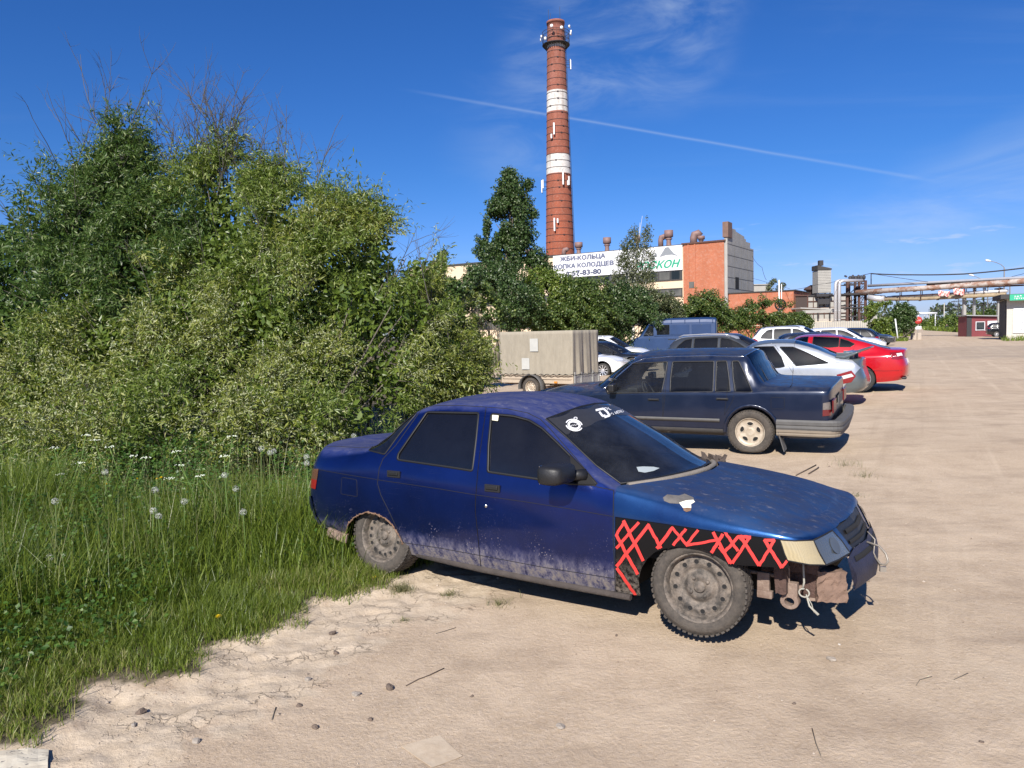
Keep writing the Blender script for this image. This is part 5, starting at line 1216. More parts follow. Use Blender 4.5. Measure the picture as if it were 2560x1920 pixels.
def five_win(S, h=1.6, tail=0.0):
    k = h/1.6; z = lambda a: a*k
    P = lambda p: S.poly([(a, z(b_)) for a, b_ in rounded(p, .05)], step=.1, vr=(3.6, 5.3))
    return [P([(-.50, 1.05), (-.42, 1.20), (-.20, 1.40), (.05, 1.45), (.05, 1.02)]), P([(.12, 1.02), (.12, 1.45), (.88, 1.46), (.90, 1.0)]), P([(.98, 1.0), (.96, 1.455), (1.22, 1.42), (1.50, 1.30), (1.78, 1.12), (2.0, .98)])]
def five_scr(): return [[(0.0, 4.6), (.9, 4.6), (1.9, 5.4), (2.7, 5.5), (3.0, 6.3), (3.0, 8), (0, 8)], [(8.0, 5.3), (9.9, 5.35), (9.9, 8), (7.95, 8)]]
def five_car(label, loc, yaw, paint, h=1.6, w=.90, tail=0.0, side=-1, wstyle='spoke10', rails=None, group='cars parked on the dirt lot', glass=None, hl=True, wr=.33):
    S = five(h, w, tail=tail); P = Placed(S, (loc[0], loc[1], gz(loc[0], loc[1]) if len(loc) < 3 else loc[2]), yaw, 0, 0, side=side)
    lamps = [('tail_lamp', [(1.2, 3.0), (3.0, 3.1), (3.05, 3.6), (2.2, 4.1), (1.2, 3.95)], M_redl), ('headlight', [(11.6, 2.75), (12.8, 2.6), (13.3, 2.75), (13.2, 3.2), (12.4, 3.3)], M_clr)]
    sm = [(S.poly([(.90, .25), (.92, .9), (.93, 1.0)], False, vr=(0, 4)),), (S.poly([(2.02, .3), (2.04, .9)], False, vr=(0, 4)),), (S.poly([(.15, .7), (.10, 1.0)], False, vr=(0, 4)),)]
    c = build_car(label, P, paint, wins=five_win(S, h), screens=five_scr(), lamps=lamps, seams=sm, wheels=[(0, w-.12), (2.65, w-.12)], arches=[archuv(S, 0, .34, .365), archuv(S, 2.65, .34, .365)], wr=wr, wrim=.22, wstyle=wstyle, wrm=M_alloy, detail=False, group=group, glass=glass, ubw=.78)
    b = MB()
    for s_ in (1, -1): b.box((1.80, s_*(w+.06), h*.62), (.12, .20, .13)); b.box((1.86, s_*(w-.05), h*.60), (.06, .1, .04))
    b.build('door_mirror', paint, c, bevel=.03)
    b = MB(); b.box((3.40, 0, .42), (.12, 1.0, .14)); b.box((3.36, 0, h*.43), (.06, .9, .07)); b.build('grille', M_trim, c, bevel=.02)
    if rails:
        b = MB()
        for s_ in (1, -1): b.tube([(-.42, s_*w*.655, h*.94), (-.25, s_*w*.66, h*.975), (.5, s_*w*.64, h*.99), (1.1, s_*w*.645, h*.975), (1.28, s_*w*.65, h*.945)], .018, 8)
        b.build('roof_rail', rails, c)
    return c, S, P
M_wht = carpaint('white_paint', (.74, .75, .76), 0, .3, 1.0, .04, .15, .3); M_blk = carpaint('black_paint', (.010, .011, .013), .2, .22, 1.0, .05, .15, .3)
M_gry = carpaint('dark_grey_paint', (.045, .052, .06), .4, .3, .9, .08, .2, .3); M_sil2 = carpaint('pale_silver_paint', (.42, .44, .46), .5, .3, 1.0, .05, .2, .3)
est, ES, EP = five_car('dark grey estate with silver roof rails, between the trailer and the silver hatchback', (6.15, 25.2), -30.5, M_gry, 1.60, .89, .05, -1, rails=M_alloy)
b = MB(); b.box((-.66, 0, 1.435), (.30, 1.05, .035)); b.build('roof_spoiler', M_gry, est, bevel=.012)
decal(ES, [(u_, 5.02) for u_ in np.linspace(3, 8.0, 12)]+[(8.2, 5.5), (7.9, 6.0), (3, 5.7)], 'silver_roof_edge', M_sil2, est, .004)
five_car('white crossover with dark windows, beyond the black hatchback and trailer', (3.7, 38.0), -27, M_wht, 1.62, .90, .05, -1, rails=M_alloy)
five_car('glossy black hatchback, its nose showing between two white cars', (3.05, 34.2), -24, M_blk, 1.40, .86, .1, -1)
gr_, GS_, GP_ = five_car('white sedan with multi-spoke wheel peeping out right of the trailer', (1.75, 33.2, -.02), -27, M_wht, 1.46, .85, .3, -1, wstyle='spoke10', wr=.30)
five_car('white high minivan with black side glass, behind the red liftback', (12.9, 37.5), -24, M_wht, 1.74, .90, 0, -1, rails=M_trim)
five_car('white hatchback roof just visible past the minivan', (17.6, 43.5), -22, M_wht, 1.60, .88, .1, -1)
five_car('black crossover with red tail lamps, far end of the parked row', (20.5, 44.5), 157, M_blk, 1.54, .92, .1, 1, rails=M_trim)
five_car('dark blue car with low bonnet between the red liftback and black crossover', (12.6, 33.8), -16, M_navy, 1.42, .88, .1, -1)
five_car('small grey car facing out beside the road, farthest of the row', (29.0, 65.0), -38, M_gry, 1.46, .88, .1, -1)
lot2 = 'cars by the gate booth'
five_car('black crossover parked beside the red gate booth', (57.3, 90.0), -25, M_blk, 1.70, .92, .1, -1, group=lot2)
five_car('silver car half hidden by the white brick gatehouse', (55.4, 83.5), -22, M_sil2, 1.55, .90, .1, -1, group=lot2)

# ---- blue panel van
van = thing('panel_van', 'blue panel van with a grey rear corner, in front of the bushes', 'van', (11.2, 46.0, gz(11.2, 46)), R(163), 'cars parked on the dirt lot')
M_vblue = carpaint('van_blue_paint', (.004, .030, .105), .05, .5, .1, .06, .2, .5)
def van_body():
    # rows of (x, half width, roof z, belt)
    xs = [(-1.2, .86, 2.26), (-1.15, .93, 2.34), (-.6, .96, 2.38), (1.6, .96, 2.38), (2.3, .95, 2.34), (2.75, .93, 2.16), (3.25, .91, 1.42), (3.45, .90, 1.28), (4.0, .86, 1.10), (4.15, .78, .98)]
    vs = []; sec = [(1.0, .35), (1.0, .9), (1.0, 1.2), (.985, 1.45), (.93, .90), (.86, .97), (.55, 1.0), (0, 1.01)]
    for x_, w_, h_ in xs:
        ring = []
        for a, z_ in sec[:3]: ring.append((x_, -w_*a, min(z_, h_*.9)))
        ring.append((x_, -w_*.985, min(1.45, h_*.93)))
        for a, z_ in sec[4:]: ring.append((x_, -w_*a, h_*z_*.99 if z_ < 1 else h_*z_))
        ring += [(x_, -b_, c_) for (_, b_, c_) in ring[::-1][1:]]; vs += ring
    n = len(vs)//len(xs); fs = [(i*n+k, i*n+k+1, (i+1)*n+k+1, (i+1)*n+k) for i in range(len(xs)-1) for k in range(n-1)]+[tuple(range(n)), tuple((len(xs)-1)*n+k for k in range(n))]
    m = MB(); m.add(vs, fs, False); return m
van_body().build('body', M_vblue, van, bevel=.03)
for s_ in (1, -1):
    for x0, x1, z0, z1, mt in ((1.5, 2.25, 1.42, 2.0, 0), (2.45, 3.05, 1.38, 1.95, 1)):
        b = MB(); ps = [(x0, z0), (x1, z0), (x1-(.0 if not mt else .18), z1), (x0, z1)] if not mt else [(x0, z0), (x1, z0), (x1-.34, z1), (x0, z1)]
        b.prism(ps, s_*.945, s_*.972); b.build('window', M_glass, van, bevel=.006)
    b = MB()
    for x0 in (-.9, .35): b.prism([(x0, 1.42), (x0+1.1, 1.42), (x0+1.1, 1.98), (x0, 1.98)], s_*.95, s_*.967)
    b.build('pressed_panel', M_vblue, van, bevel=.01)
    b = MB()
    for x_ in (-1.0, -.25, .6, 1.4, 2.3): b.box((x_, s_*.905, 2.2), (.04, .05, .26))
    b.box((.6, s_*.972, 1.36), (3.6, .012, .05)); b.build('ribs', M_vblue, van)
b = MB(); b.box((-1.205, 0, 1.4), (.03, 1.6, 1.5)); b.build('rear_doors', simple('faded_grey_door', (.12, .12, .125), .6), van, bevel=.01)  # rear doors in one grey, unlike the blue body
b = MB(); b.prism([(3.28, 1.40), (2.82, 2.08), (2.80, 2.06), (3.25, 1.38)], -.75, .75); b.build('windscreen', M_glass, van)
for x_ in (0, 3.4):
    for s_ in (1, -1): wheel(van, (x_, s_*.84, .34), .34, .2, .2, 'steel', side=s_, detail=False, rm=M_rimd)
# ---- covered trailer
TX, TY = None, None
trl = thing('box_trailer', 'beige tarpaulin-covered trailer with two pale patches, beside the willow bush', 'trailer', (xat(1416, 21.2)-.20, 22.4, .03), R(-36))
M_tarp = NT('weathered_tarpaulin'); t = M_tarp; n = t.noise(1.6, 5, .6); n2 = t.noise(9, 6, .7, t.coord((1, 1, .3))); t.set(Base_Color=t.mix(t.mr(n2, .3, .75), (.33, .295, .23), (.25, .22, .17)), Roughness=.85)
t.bump(t.math('ADD', t.math('MULTIPLY', t.noise(2.4, 4, .6, t.coord((2.0, 2.0, .5))), .6), t.math('MULTIPLY', n2, .12)), .35, .05); M_tarp = t.m
M_bed = simple('dusty_trailer_side', (.40, .33, .25), .75, var=.2, nscale=8, bump=.2); M_gal = simple('galvanised_steel', (.42, .42, .40), .45, .5, var=.2, nscale=14)
LX0, LX1, WY = -1.52, .98, 1.42     # bed from drawbar to tailgate, centred on WY/2 behind near side (y=-.75)
b = MB()
def drape(x0, x1, y0, y1, z0, z1, wav):
    vs = []; fs = []; per = []; N1, N2, NZ = 40, 30, 12
    for i in range(N1): per.append((x0+(x1-x0)*i/N1, y0, 0))
    for i in range(N2): per.append((x1, y0+(y1-y0)*i/N2, 1))
    for i in range(N1): per.append((x1-(x1-x0)*i/N1, y1, 0))
    for i in range(N2): per.append((x0, y1-(y1-y0)*i/N2, 1))
    n = len(per); rr = np.random.default_rng(2); ph = rr.uniform(0, 6, 8)
    for k in range(NZ+1):
        f = k/NZ
        for i, (x_, y_, s_) in enumerate(per):
            a = (x_*5+y_*6); w_ = (math.sin(a*2.3+ph[0])+.6*math.sin(a*5.1+ph[1]+f*1.5))*(.034 if s_ else .010)*(1-f*.75)
            ox = w_*(1 if s_ and x_ > 0 else (-1 if s_ else 0)); oy = w_ if not s_ else 0
            zz = z0+(z1-z0)*f+(0.02*math.sin(a*6) if k == 0 else 0); vs.append((x_+ox, y_+oy, zz))
    for k in range(NZ):
        for i in range(n): fs.append((k*n+i, k*n+(i+1) % n, (k+1)*n+(i+1) % n, (k+1)*n+i))
    fs.append(tuple(NZ*n+i for i in range(n))); b.add(vs, fs, True)
drape(LX0-.02, LX1+.02, -.77, .69, .66, 1.90, 1)
b.build('tarpaulin', M_tarp, trl)
b = MB()
for (x0, z0, w_, h_) in ((-.42, 1.32, .28, .37), (-.72, .80, .27, .33)): b.box((x0+w_/2, -.795, z0+h_/2), (w_, .006, h_))
b.build('tarpaulin_patch', simple('pale_patch', (.43, .43, .40), .7), trl)
b = MB(); b.box(((LX0+LX1)/2, -.02, .53), (LX1-LX0, 1.42, .27)); b.box(((LX0+LX1)/2, -.745, .53), (LX1-LX0-.1, .02, .03)); b.box(((LX0+LX1)/2, -.745, .63), (LX1-LX0, .025, .04)); b.build('bed', M_bed, trl, bevel=.008)
b = MB(); b.box((LX1+.025, -.02, .53), (.02, 1.36, .26))
for y_ in (-.70, -.35, .3, .66): b.box((LX1+.045, y_, .52), (.03, .05, .42))
b.build('tailgate', M_gal, trl)
b = MB(); rope = [(LX0+(LX1-LX0)*i/36, -.80, .675-.03*abs(math.sin(i*.9))-.012*(i % 3)) for i in range(37)]; b.tube(rope, .007, 5); b.tube([(LX1+.06, -.76+1.44*i/20, .66-.03*abs(math.sin(i*1.1))) for i in range(21)], .007, 5); b.build('lacing_rope', M_dark, trl)
b = MB(); b.box(((LX0+LX1)/2, -.35, .37), (LX1-LX0, .06, .07)); b.box(((LX0+LX1)/2, .35, .37), (LX1-LX0, .06, .07)); b.tube([(-1.3, -.5, .36), (-2.6, 0, .40)], .03, 6); b.tube([(-1.3, .5, .36), (-2.6, 0, .40)], .03, 6); b.box((0, 0, .28), (.06, 1.4, .06)); b.build('chassis', M_rustd, trl)
for s_ in (-1, 1):
    b = MB(); vs = [];
    ang = np.linspace(R(-8), R(188), 14)
    for g in ang:
        for yy in (-.13, .13): vs.append((.40*math.cos(g)-.35, s_*.84+yy, .28+.38*math.sin(g)))
    for g in ang:
        for yy in (-.13, .13): vs.append((.385*math.cos(g)-.35, s_*.84+yy, .28+.365*math.sin(g)))
    n = len(ang); fs = [(2*i, 2*i+1, 2*i+3, 2*i+2) for i in range(n-1)]+[(2*n+2*i, 2*n+2*i+2, 2*n+2*i+3, 2*n+2*i+1) for i in range(n-1)]+[(2*i, 2*i+2, 2*n+2*i+2, 2*n+2*i) for i in range(n-1)]+[(2*i+1, 2*n+2*i+1, 2*n+2*i+3, 2*i+3) for i in range(n-1)]
    b.add(vs, fs, True); b.build('mudguard', M_trimg, trl); wheel(trl, (-.35, s_*.84, .285), .285, .165, .17, 'steel', side=s_, nholes=10, tm=M_dtyre, rm=M_alloyd)
b = MB(); b.box((.42, -.765, .44), (.10, .02, .05)); b.build('side_marker', M_amb, trl)
# something orange and dark parked left of the trailer
# ---------------------------------------------------------------- factory, chimney, pipe bridge, gate
def brickmat(name, c1, c2, mortar, scale, bw=.26, bh=.077, var=.25, bump=.4):
    t = NT(name); co = t.tc.outputs['Object']; x, y, z = t.xyz()
    cmb = t.n('ShaderNodeCombineXYZ'); t.l(t.math('ADD', x, y), cmb.inputs[0]); t.l(z, cmb.inputs[1])
    b = t.n('ShaderNodeTexBrick'); t.l(cmb.outputs[0], b.inputs['Vector']); b.inputs['Color1'].default_value = (*c1, 1); b.inputs['Color2'].default_value = (*c2, 1); b.inputs['Mortar'].default_value = (*mortar, 1)
    b.inputs['Scale'].default_value = scale; b.inputs['Brick Width'].default_value = bw; b.inputs['Row Height'].default_value = bh; b.inputs['Mortar Size'].default_value = .012
    n = t.noise(.35, 5, .65); n2 = t.noise(2.5, 5, .7)
    c = t.mix(t.math('MULTIPLY', t.mr(n, .38, .68), var), b.outputs[0], tuple(v*.4 for v in c1)); c = t.mix(t.math('MULTIPLY', t.mr(n2, .5, .75), var*.8), c, (.55, .45, .38))
    t.set(Base_Color=c, Roughness=.9); t.bump(b.outputs[1], -bump*.3, .02); return t.m
M_brick = brickmat('orange_brick', (.46, .12, .045), (.38, .085, .035), (.34, .20, .13), 1.0, var=.32)
M_concrete = simple('weathered_concrete', (.33, .32, .295), .9, var=.28, nscale=.7, bump=.5, bscale=6)
M_beige = simple('beige_render', (.66, .52, .36), .85, var=.12, nscale=.8)
M_roofd = simple('dark_roofing_felt', (.05, .047, .045), .9)
M_rsteel = simple('rusty_brown_steel', (.085, .042, .032), .85, var=.5, nscale=2.2, bump=.3)
M_darkst = simple('dark_steel', (.035, .033, .035), .7)
M_pipe = simple('aluminium_lagging', (.55, .55, .56), .38, .45, var=.12, nscale=2)
def pipemat():
    t = NT('flaking_lagged_pipe'); n = t.noise(1.1, 6, .7, t.coord((.4, 1, 1))); n2 = t.noise(5, 5, .7)
    c = t.mix(t.mr(n, .44, .56), (.46, .40, .35), t.mix(n2, (.24, .11, .065), (.32, .20, .14))); t.set(Base_Color=c, Roughness=.7); t.bump(n2, .3, .03); return t.m
M_rpipe = pipemat()
M_winb = NT('factory_window_glass'); t = M_winb; n = t.vor(.55, t.coord((1.0, .01, .35)), rnd=.6); t.set(Base_Color=t.mix(t.mr(n, .35, .7), (.012, .018, .022), (.12, .12, .11)), Roughness=.3, Specular_IOR_Level=.25); M_winb = t.m
FO = Vector((28.4, 125, 0)); FD_ = Vector((.842, -.539, 0)); FN = Vector((.539, .842, 0)); FA_ = math.atan2(FD_.y, FD_.x)
fac = thing('factory_building', 'long beige factory block with orange brick and grey concrete end, below the chimney', 'building', tuple(FO), FA_)
def fu(px):   # photo column to distance along the facade
    k = (px-1280)/1900; return (125*k-28.4)/(.842+.539*k)
H0 = 15.6
b = MB(); b.box((-29, 9, H0/2), (58, 18, H0)); w_ = b.build('wall', M_beige, fac)
b = MB(); b.box((-29, 9, H0+.12), (58.4, 18.4, .3)); b.build('roof', M_roofd, fac)
def glazing(u0, u1, z0, z1, n, par=fac):
    b = MB(); b.box(((u0+u1)/2, -.06, (z0+z1)/2), (u1-u0, .10, z1-z0)); w = b.build('window', M_winb, par)
    f = MB(); 
    for i in range(n+1): f.box((u0+(u1-u0)*i/n, -.13, (z0+z1)/2), (.16, .08, z1-z0))
    f.box(((u0+u1)/2, -.135, z0), (u1-u0+.2, .10, .16)); f.box(((u0+u1)/2, -.135, z1), (u1-u0+.2, .10, .14)); f.build('frame', M_darkst, w)
glazing(-56, -.2, 10.2, 11.7, 28); glazing(-56, -.2, 7.5, 8.75, 28); glazing(-56, -.2, 3.0, 4.6, 28)
b = MB(); b.box((3.4, 4, 7.9), (6.7, 8.2, 15.8)); b.build('brick_stair_tower', M_brick, fac)
b = MB(); b.box((.9, -.14, 7.9), (.25, .12, 15.8)); b.box((2.0, -.14, 7.9), (.25, .12, 15.8)); b.build('brick_pilaster', M_brick, fac)
for z_ in (9.2, 6.6, 4.0): b = MB(); b.box((1.45, -.12, z_), (.95, .08, 1.0)); b.build('window', M_winb, fac)
# concrete gable end with stepped parapet
gb = MB(); prof_ = [(.02, 0), (15.3, 0), (15.3, 15.7), (13.2, 15.7), (13.2, 16.6), (10.6, 16.6), (10.6, 17.0), (9.6, 17.0), (9.6, 17.35), (4.6, 17.75), (4.6, 18.0), (0.02, 18.0)]
gb.prism([(a, z_) for a, z_ in prof_], 6.76, 7.25, 'YZ'); g_ = gb.build('concrete_gable', M_concrete, fac)
b = MB()
for z_ in np.arange(1.4, 16.5, 1.75): b.box((7.26, 7.6, z_), (.03, 15.2, .07))
for y_ in (3.9, 7.7, 11.5): b.box((7.26, y_, 8), (.03, .08, 15.6))
b.build('panel_joint', simple('dark_joint', (.13, .125, .115), .9), g_)
b = MB(); b.box((7.27, 5.2, 9.4), (.06, 1.9, 1.9)); b.build('window', M_dark, fac)
b = MB(); b.box((7.0, .9, 17.6), (.9, 2.2, 2.4)); b.build('parapet_block', simple('dirty_brown_render', (.16, .10, .08), .9, var=.4, nscale=1.5), fac)
b = MB(); b.box((3.4, 4, 15.9), (7.2, 8.6, .25)); b.build('cornice', M_rsteel, fac)
# low brick annex with sloping dark side
b = MB(); b.box((12.3, 5.2, 3.72), (9.9, 10.0, 7.45)); b.build('brick_annex', M_brick, fac)
b = MB(); b.box((12.3, 5.2, 7.55), (10.2, 10.3, .16)); b.build('annex_roof', M_roofd, fac)
b = MB(); b.box((12.5, -.05, 3.0), (.5, .1, .7)); b.build('annex_hatch', M_darkst, fac)
b = MB()
for z_ in (2.2, 2.6): b.tube([(7, -.3, z_), (12, -.3, z_+.1), (24, -.4, z_)], .09, 6)
b.build('wall_pipe', M_beige, fac)
# banners with lettering
def text_mesh(body, size=1.0, shear=0.0, sx=1.0, extrude=0.0, offset=0.0):
    cu = bpy.data.curves.new('lettering', 'FONT'); cu.body = body; cu.size = size; cu.shear = shear; cu.extrude = extrude; cu.align_x = 'CENTER'; cu.align_y = 'CENTER'; cu.offset = offset
    o_ = bpy.data.objects.new('lettering', cu); C.objects.link(o_); dg = bpy.context.evaluated_depsgraph_get(); me = bpy.data.meshes.new_from_object(o_.evaluated_get(dg)); bpy.data.objects.remove(o_); bpy.data.curves.remove(cu); return me
def put_text(body, width, height, pos, mat, parent, name='lettering', shear=0.0, offset=0.0, rot=(R(90), 0, 0)):
    me = text_mesh(body, 1.0, shear); co = np.array([v.co for v in me.vertices]); mn, mx_ = co.min(0), co.max(0); c = (mn+mx_)/2; k = np.array([width/(mx_[0]-mn[0]), height/(mx_[1]-mn[1]), 1])
    for v in me.vertices: v.co = ((v.co.x-c[0])*k[0], (v.co.y-c[1])*k[1], 0)
    me.materials.clear(); me.materials.append(mat)
    if offset:
        bm = bmesh.new(); bm.from_mesh(me)
        for k_, (dx, dz) in enumerate(((offset*1.3, 0), (-offset*1.3, 0), (0, offset), (0, -offset))):
            b2_ = bmesh.new(); b2_.from_mesh(me); bmesh.ops.translate(b2_, verts=b2_.verts, vec=(dx, dz, .003*(k_+1))); tmp = bpy.data.meshes.new('t'); b2_.to_mesh(tmp); b2_.free(); bm.from_mesh(tmp); bpy.data.meshes.remove(tmp)
        bm.to_mesh(me); bm.free()
    o_ = bpy.data.objects.new(name, me); C.objects.link(o_); o_.parent = parent; o_.location = pos; o_.rotation_euler = rot; return o_
M_bann = simple('white_banner', (.66, .67, .68), .7, var=.07, nscale=1.2, bump=.5, bscale=1.6); M_gtxt = simple('grey_blue_lettering', (.11, .125, .19), .7); M_dtxt = simple('slate_lettering', (.06, .07, .12), .7); M_green = simple('green_lettering', (.02, .30, .17), .6); M_mtn = simple('grey_peak', (.20, .22, .24), .7)
ban1 = thing('advertising_banner', 'white banner with three grey lines of lettering on the factory wall, left one', 'banner', tuple(FO), FA_)
b = MB(); u0, u1 = fu(1391), fu(1541); zb, zt = 11.75, 15.75; b.box(((u0+u1)/2, -.22, (zb+zt)/2), (u1-u0, .06, zt-zb)); b.build('sheet', M_bann, ban1)
put_text('ЖБИ-КОЛЬЦА', (fu(1520)-fu(1409)), .92, ((fu(1520)+fu(1409))/2, -.27, 15.0), M_gtxt, ban1, offset=.055)
put_text('КОПКА КОЛОДЦЕВ', (fu(1540)-fu(1394)), .92, ((fu(1540)+fu(1394))/2, -.27, 13.68), M_gtxt, ban1, offset=.055)
put_text('т.57-83-80', (fu(1509)-fu(1424)), .82, ((fu(1509)+fu(1424))/2, -.27, 12.45), M_dtxt, ban1, offset=.055)
ban2 = thing('advertising_banner', 'white banner with green italic name under a grey peak, right one beside the brick tower', 'banner', tuple(FO), FA_)
u0, u1 = fu(1542), fu(1711); b = MB(); b.box(((u0+u1)/2, -.22, (zb+zt)/2), (u1-u0, .06, zt-zb)); b.build('sheet', M_bann, ban2)
put_text('РОСКОН', fu(1706)-fu(1593), 1.25, ((fu(1706)+fu(1593))/2, -.27, 12.85), M_green, ban2, shear=.35, offset=.055)
a0 = fu(1654); a1 = fu(1703); am = fu(1672)
b = MB(); b.add([(a0, -.27, 14.05), (a0+(a1-a0)*.35, -.27, 14.3), (a0+(a1-a0)*.65, -.27, 14.3), (a1, -.27, 13.95), (a1-.9, -.27, 14.5), (am+.35, -.27, 15.6), (am-.2, -.27, 15.55)], [(0, 1, 6), (1, 5, 6), (1, 2, 5), (2, 4, 5), (2, 3, 4)])
b.add([(a0-1.6, -.27, 13.75), (a0-.3, -.27, 14.35), (a0-.55, -.27, 14.75)], [(0, 1, 2)]); b.build('peak_emblem', M_mtn, ban2, fix=False)
# rooftop vents: chimney cowls with flared caps
M_vent = simple('rust_stained_vent', (.22, .14, .125), .7, .2, var=.5, nscale=1.6)
def vent(px, ytop, ybot, wpx, label, Y=None, curved=False):
    u = fu(px); Yf = 125-.539*u+3; base = FO+FD_*u+FN*3; Yf = base.y; k = Yf/1900; zt_ = at(px, ytop, Yf).z; r = wpx*k/2; p = at(px, ybot, Yf)
    z0 = H0+.25; hgt = zt_-z0; v = thing('roof_vent', label, 'vent', (p.x, Yf, z0), 0, 'rusty vents along the factory roof')
    if curved:
        m = MB(); m.tube([(0, 0, 0), (0, 0, hgt*.6), (r*.2, 0, hgt*.85), (r*.9, 0, hgt*.95), (r*1.5, 0, hgt*.7)], r*.8, 12); m.build('duct', M_vent, v)
    else:
        m = MB(); m.lathe([(r*.75, 0), (r*.55, hgt*.18), (r*.5, hgt*.5)], n=16); m.lathe([(r*.5, hgt*.42), (r*.85, hgt*.5), (r*.55, hgt*.56)], n=16); m.build('stack', M_vent, v)
        m = MB(); m.lathe([(r*.55, hgt*.56), (r, hgt*.62), (r, hgt), (r*.9, hgt), (0, hgt*.96)], n=16); m.build('cap', M_vent, v)
for a in ((1324, 624, 645, 22, 'rusty mushroom vent just left of the chimney foot'), (1447, 606, 640, 20, 'short rusty vent in front of the chimney foot'), (1518, 594, 634, 20, 'slim rusty vent alone above the lettered banner'),
          (1594, 588, 628, 15, 'rusty vent behind the birch crown'), (1672, 576, 616, 22, 'tallest twin vent with a broad rusty cap')): vent(*a)
vent(1652, 588, 618, 16, 'bent duct vent touching the tallest capped vent', curved=True); vent(1734, 581, 609, 22, 'curved fat duct over the brick tower', curved=True); vent(1753, 590, 608, 18, 'flat ribbed vent over the brick tower'); vent(1410, 622, 642, 14, 'dark curved duct at the chimney foot', curved=True)

# chimney
CH = Vector((xat(1404, 165), 165, 0)); chim = thing('factory_chimney', 'tall red brick chimney with two white bands and an antenna ring', 'chimney', tuple(CH))
cr = lambda z: 3.55-(3.55-1.80)*z/CHT
chz = lambda y: at(1404, y, 162.6).z
CHT = chz(43)-.5
def chimat():
    t = NT('chimney_brick'); x, y, z = t.xyz(); soot = t.noise(.8, 5, .7, t.coord((1, 1, .12))); n = t.noise(.5, 5, .65); n2 = t.noise(3.5, 5, .75); n3 = t.noise(.9, 4, .6, t.coord((1, 1, .25)))
    red = t.mix(t.mr(z, 18, 60), (.36, .085, .035), (.28, .105, .075)); red = t.mix(t.mr(n3, .35, .7), red, (.22, .065, .035)); red = t.mix(t.math('MULTIPLY', t.mr(n2, .5, .72), .45), red, (.42, .27, .21))
    wht = t.mix(t.mr(n2, .35, .65), (.72, .70, .66), (.52, .48, .43)); wht = t.mix(t.math('MULTIPLY', t.mr(n2, .60, .68), .5), wht, (.35, .15, .10))
    bands = None
    for a, b_ in ((chz(431), chz(382.5)), (chz(274), chz(221)), (chz(112), chz(98))):
        m = t.math('MULTIPLY', t.mr(z, a-.04, a+.04), t.mr(z, b_+.04, b_-.04)); bands = m if bands is None else t.math('MAXIMUM', bands, m)
    # courses
    br = t.n('ShaderNodeTexBrick'); cmb = t.n('ShaderNodeCombineXYZ'); an = t.math('ARCTAN2', y, x); t.l(t.math('MULTIPLY', an, 3.0), cmb.inputs[0]); t.l(z, cmb.inputs[1]); t.l(cmb.outputs[0], br.inputs['Vector']); br.inputs['Scale'].default_value = 1; br.inputs['Brick Width'].default_value = .5; br.inputs['Row Height'].default_value = .16; br.inputs['Mortar Size'].default_value = .02
    br.inputs['Color1'].default_value = (1, 1, 1, 1); br.inputs['Color2'].default_value = (.72, .72, .72, 1); br.inputs['Mortar'].default_value = (.85, .85, .85, 1)
    wht = t.mix(t.math('MULTIPLY', t.mr(soot, .48, .66), .45), wht, (.30, .24, .19)); c = t.mix(bands, red, wht); c = t.mix(t.math('MULTIPLY', t.mr(soot, .52, .7), .35), c, (.10, .05, .035)); c = t.mix(.6, c, br.outputs[0], 'MULTIPLY'); t.set(Base_Color=c, Roughness=.9); t.bump(n2, .3, .05); return t.m
zs = list(np.linspace(0, CHT, 60)); m = MB(); m.lathe([(cr(z_), z_) for z_ in zs]+[(cr(CHT)+.12, CHT), (cr(CHT)+.12, CHT+.5), (cr(CHT)-.25, CHT+.5), (cr(CHT)-.3, CHT-1.5)], n=48); m.build('shaft', chimat(), chim)
m = MB()
for z_ in np.arange(17, CHT-.8, 1.42): m.lathe([(cr(z_)+.01, z_-.05), (cr(z_)+.045, z_-.05), (cr(z_)+.045, z_+.05), (cr(z_)+.01, z_+.05)], n=32)
rr = np.random.default_rng(4)
for z_ in np.arange(17, CHT-.8, 1.42):
    g = rr.uniform(-2.6, -.5); m.box((math.cos(g)*(cr(z_)+.07), math.sin(g)*(cr(z_)+.07), z_), (.35, .14, .22), rz=g+math.pi/2)
m.build('iron_hoops', simple('iron_hoop', (.045, .03, .03), .8), chim)
m = MB()
for g0 in (-.25, -.12):
    m.tube([(math.cos(g0)*(cr(z_)+.16), math.sin(g0)*(cr(z_)+.16), z_) for z_ in np.linspace(12, CHT-1, 12)], .035, 5)
for z_ in np.arange(12, CHT-1, .7): m.tube([(math.cos(-.25)*(cr(z_)+.16), math.sin(-.25)*(cr(z_)+.16), z_), (math.cos(-.12)*(cr(z_)+.16), math.sin(-.12)*(cr(z_)+.16), z_)], .02, 4)
m.build('ladder', M_darkst, chim)
GB = chz(104); m = MB()    # ring gallery
for z_, e in ((GB, .95), (GB+1.0, 1.0), (GB+2.0, 1.0), (GB+2.7, 1.0)): m.lathe([(cr(66)+e, z_), (cr(66)+e+.06, z_), (cr(66)+e+.06, z_+.07), (cr(66)+e, z_+.07), (cr(66)+e, z_)], n=32)
m.lathe([(cr(GB), GB+.1), (cr(GB)+1.0, GB+.1), (cr(GB)+1.0, GB+.2), (cr(GB), GB+.2)], n=32)
for k in range(28):
    g = 2*math.pi*k/28; rg = cr(66)+1.0; m.tube([(math.cos(g)*rg, math.sin(g)*rg, GB), (math.cos(g)*rg, math.sin(g)*rg, GB+2.7)], .035, 4); m.tube([(math.cos(g)*rg, math.sin(g)*rg, GB+.1), (math.cos(g)*cr(64), math.sin(g)*cr(64), GB-1.0)], .04, 4)
m.build('gallery', M_darkst, chim)
M_ant = simple('antenna_white', (.75, .75, .73), .5); 
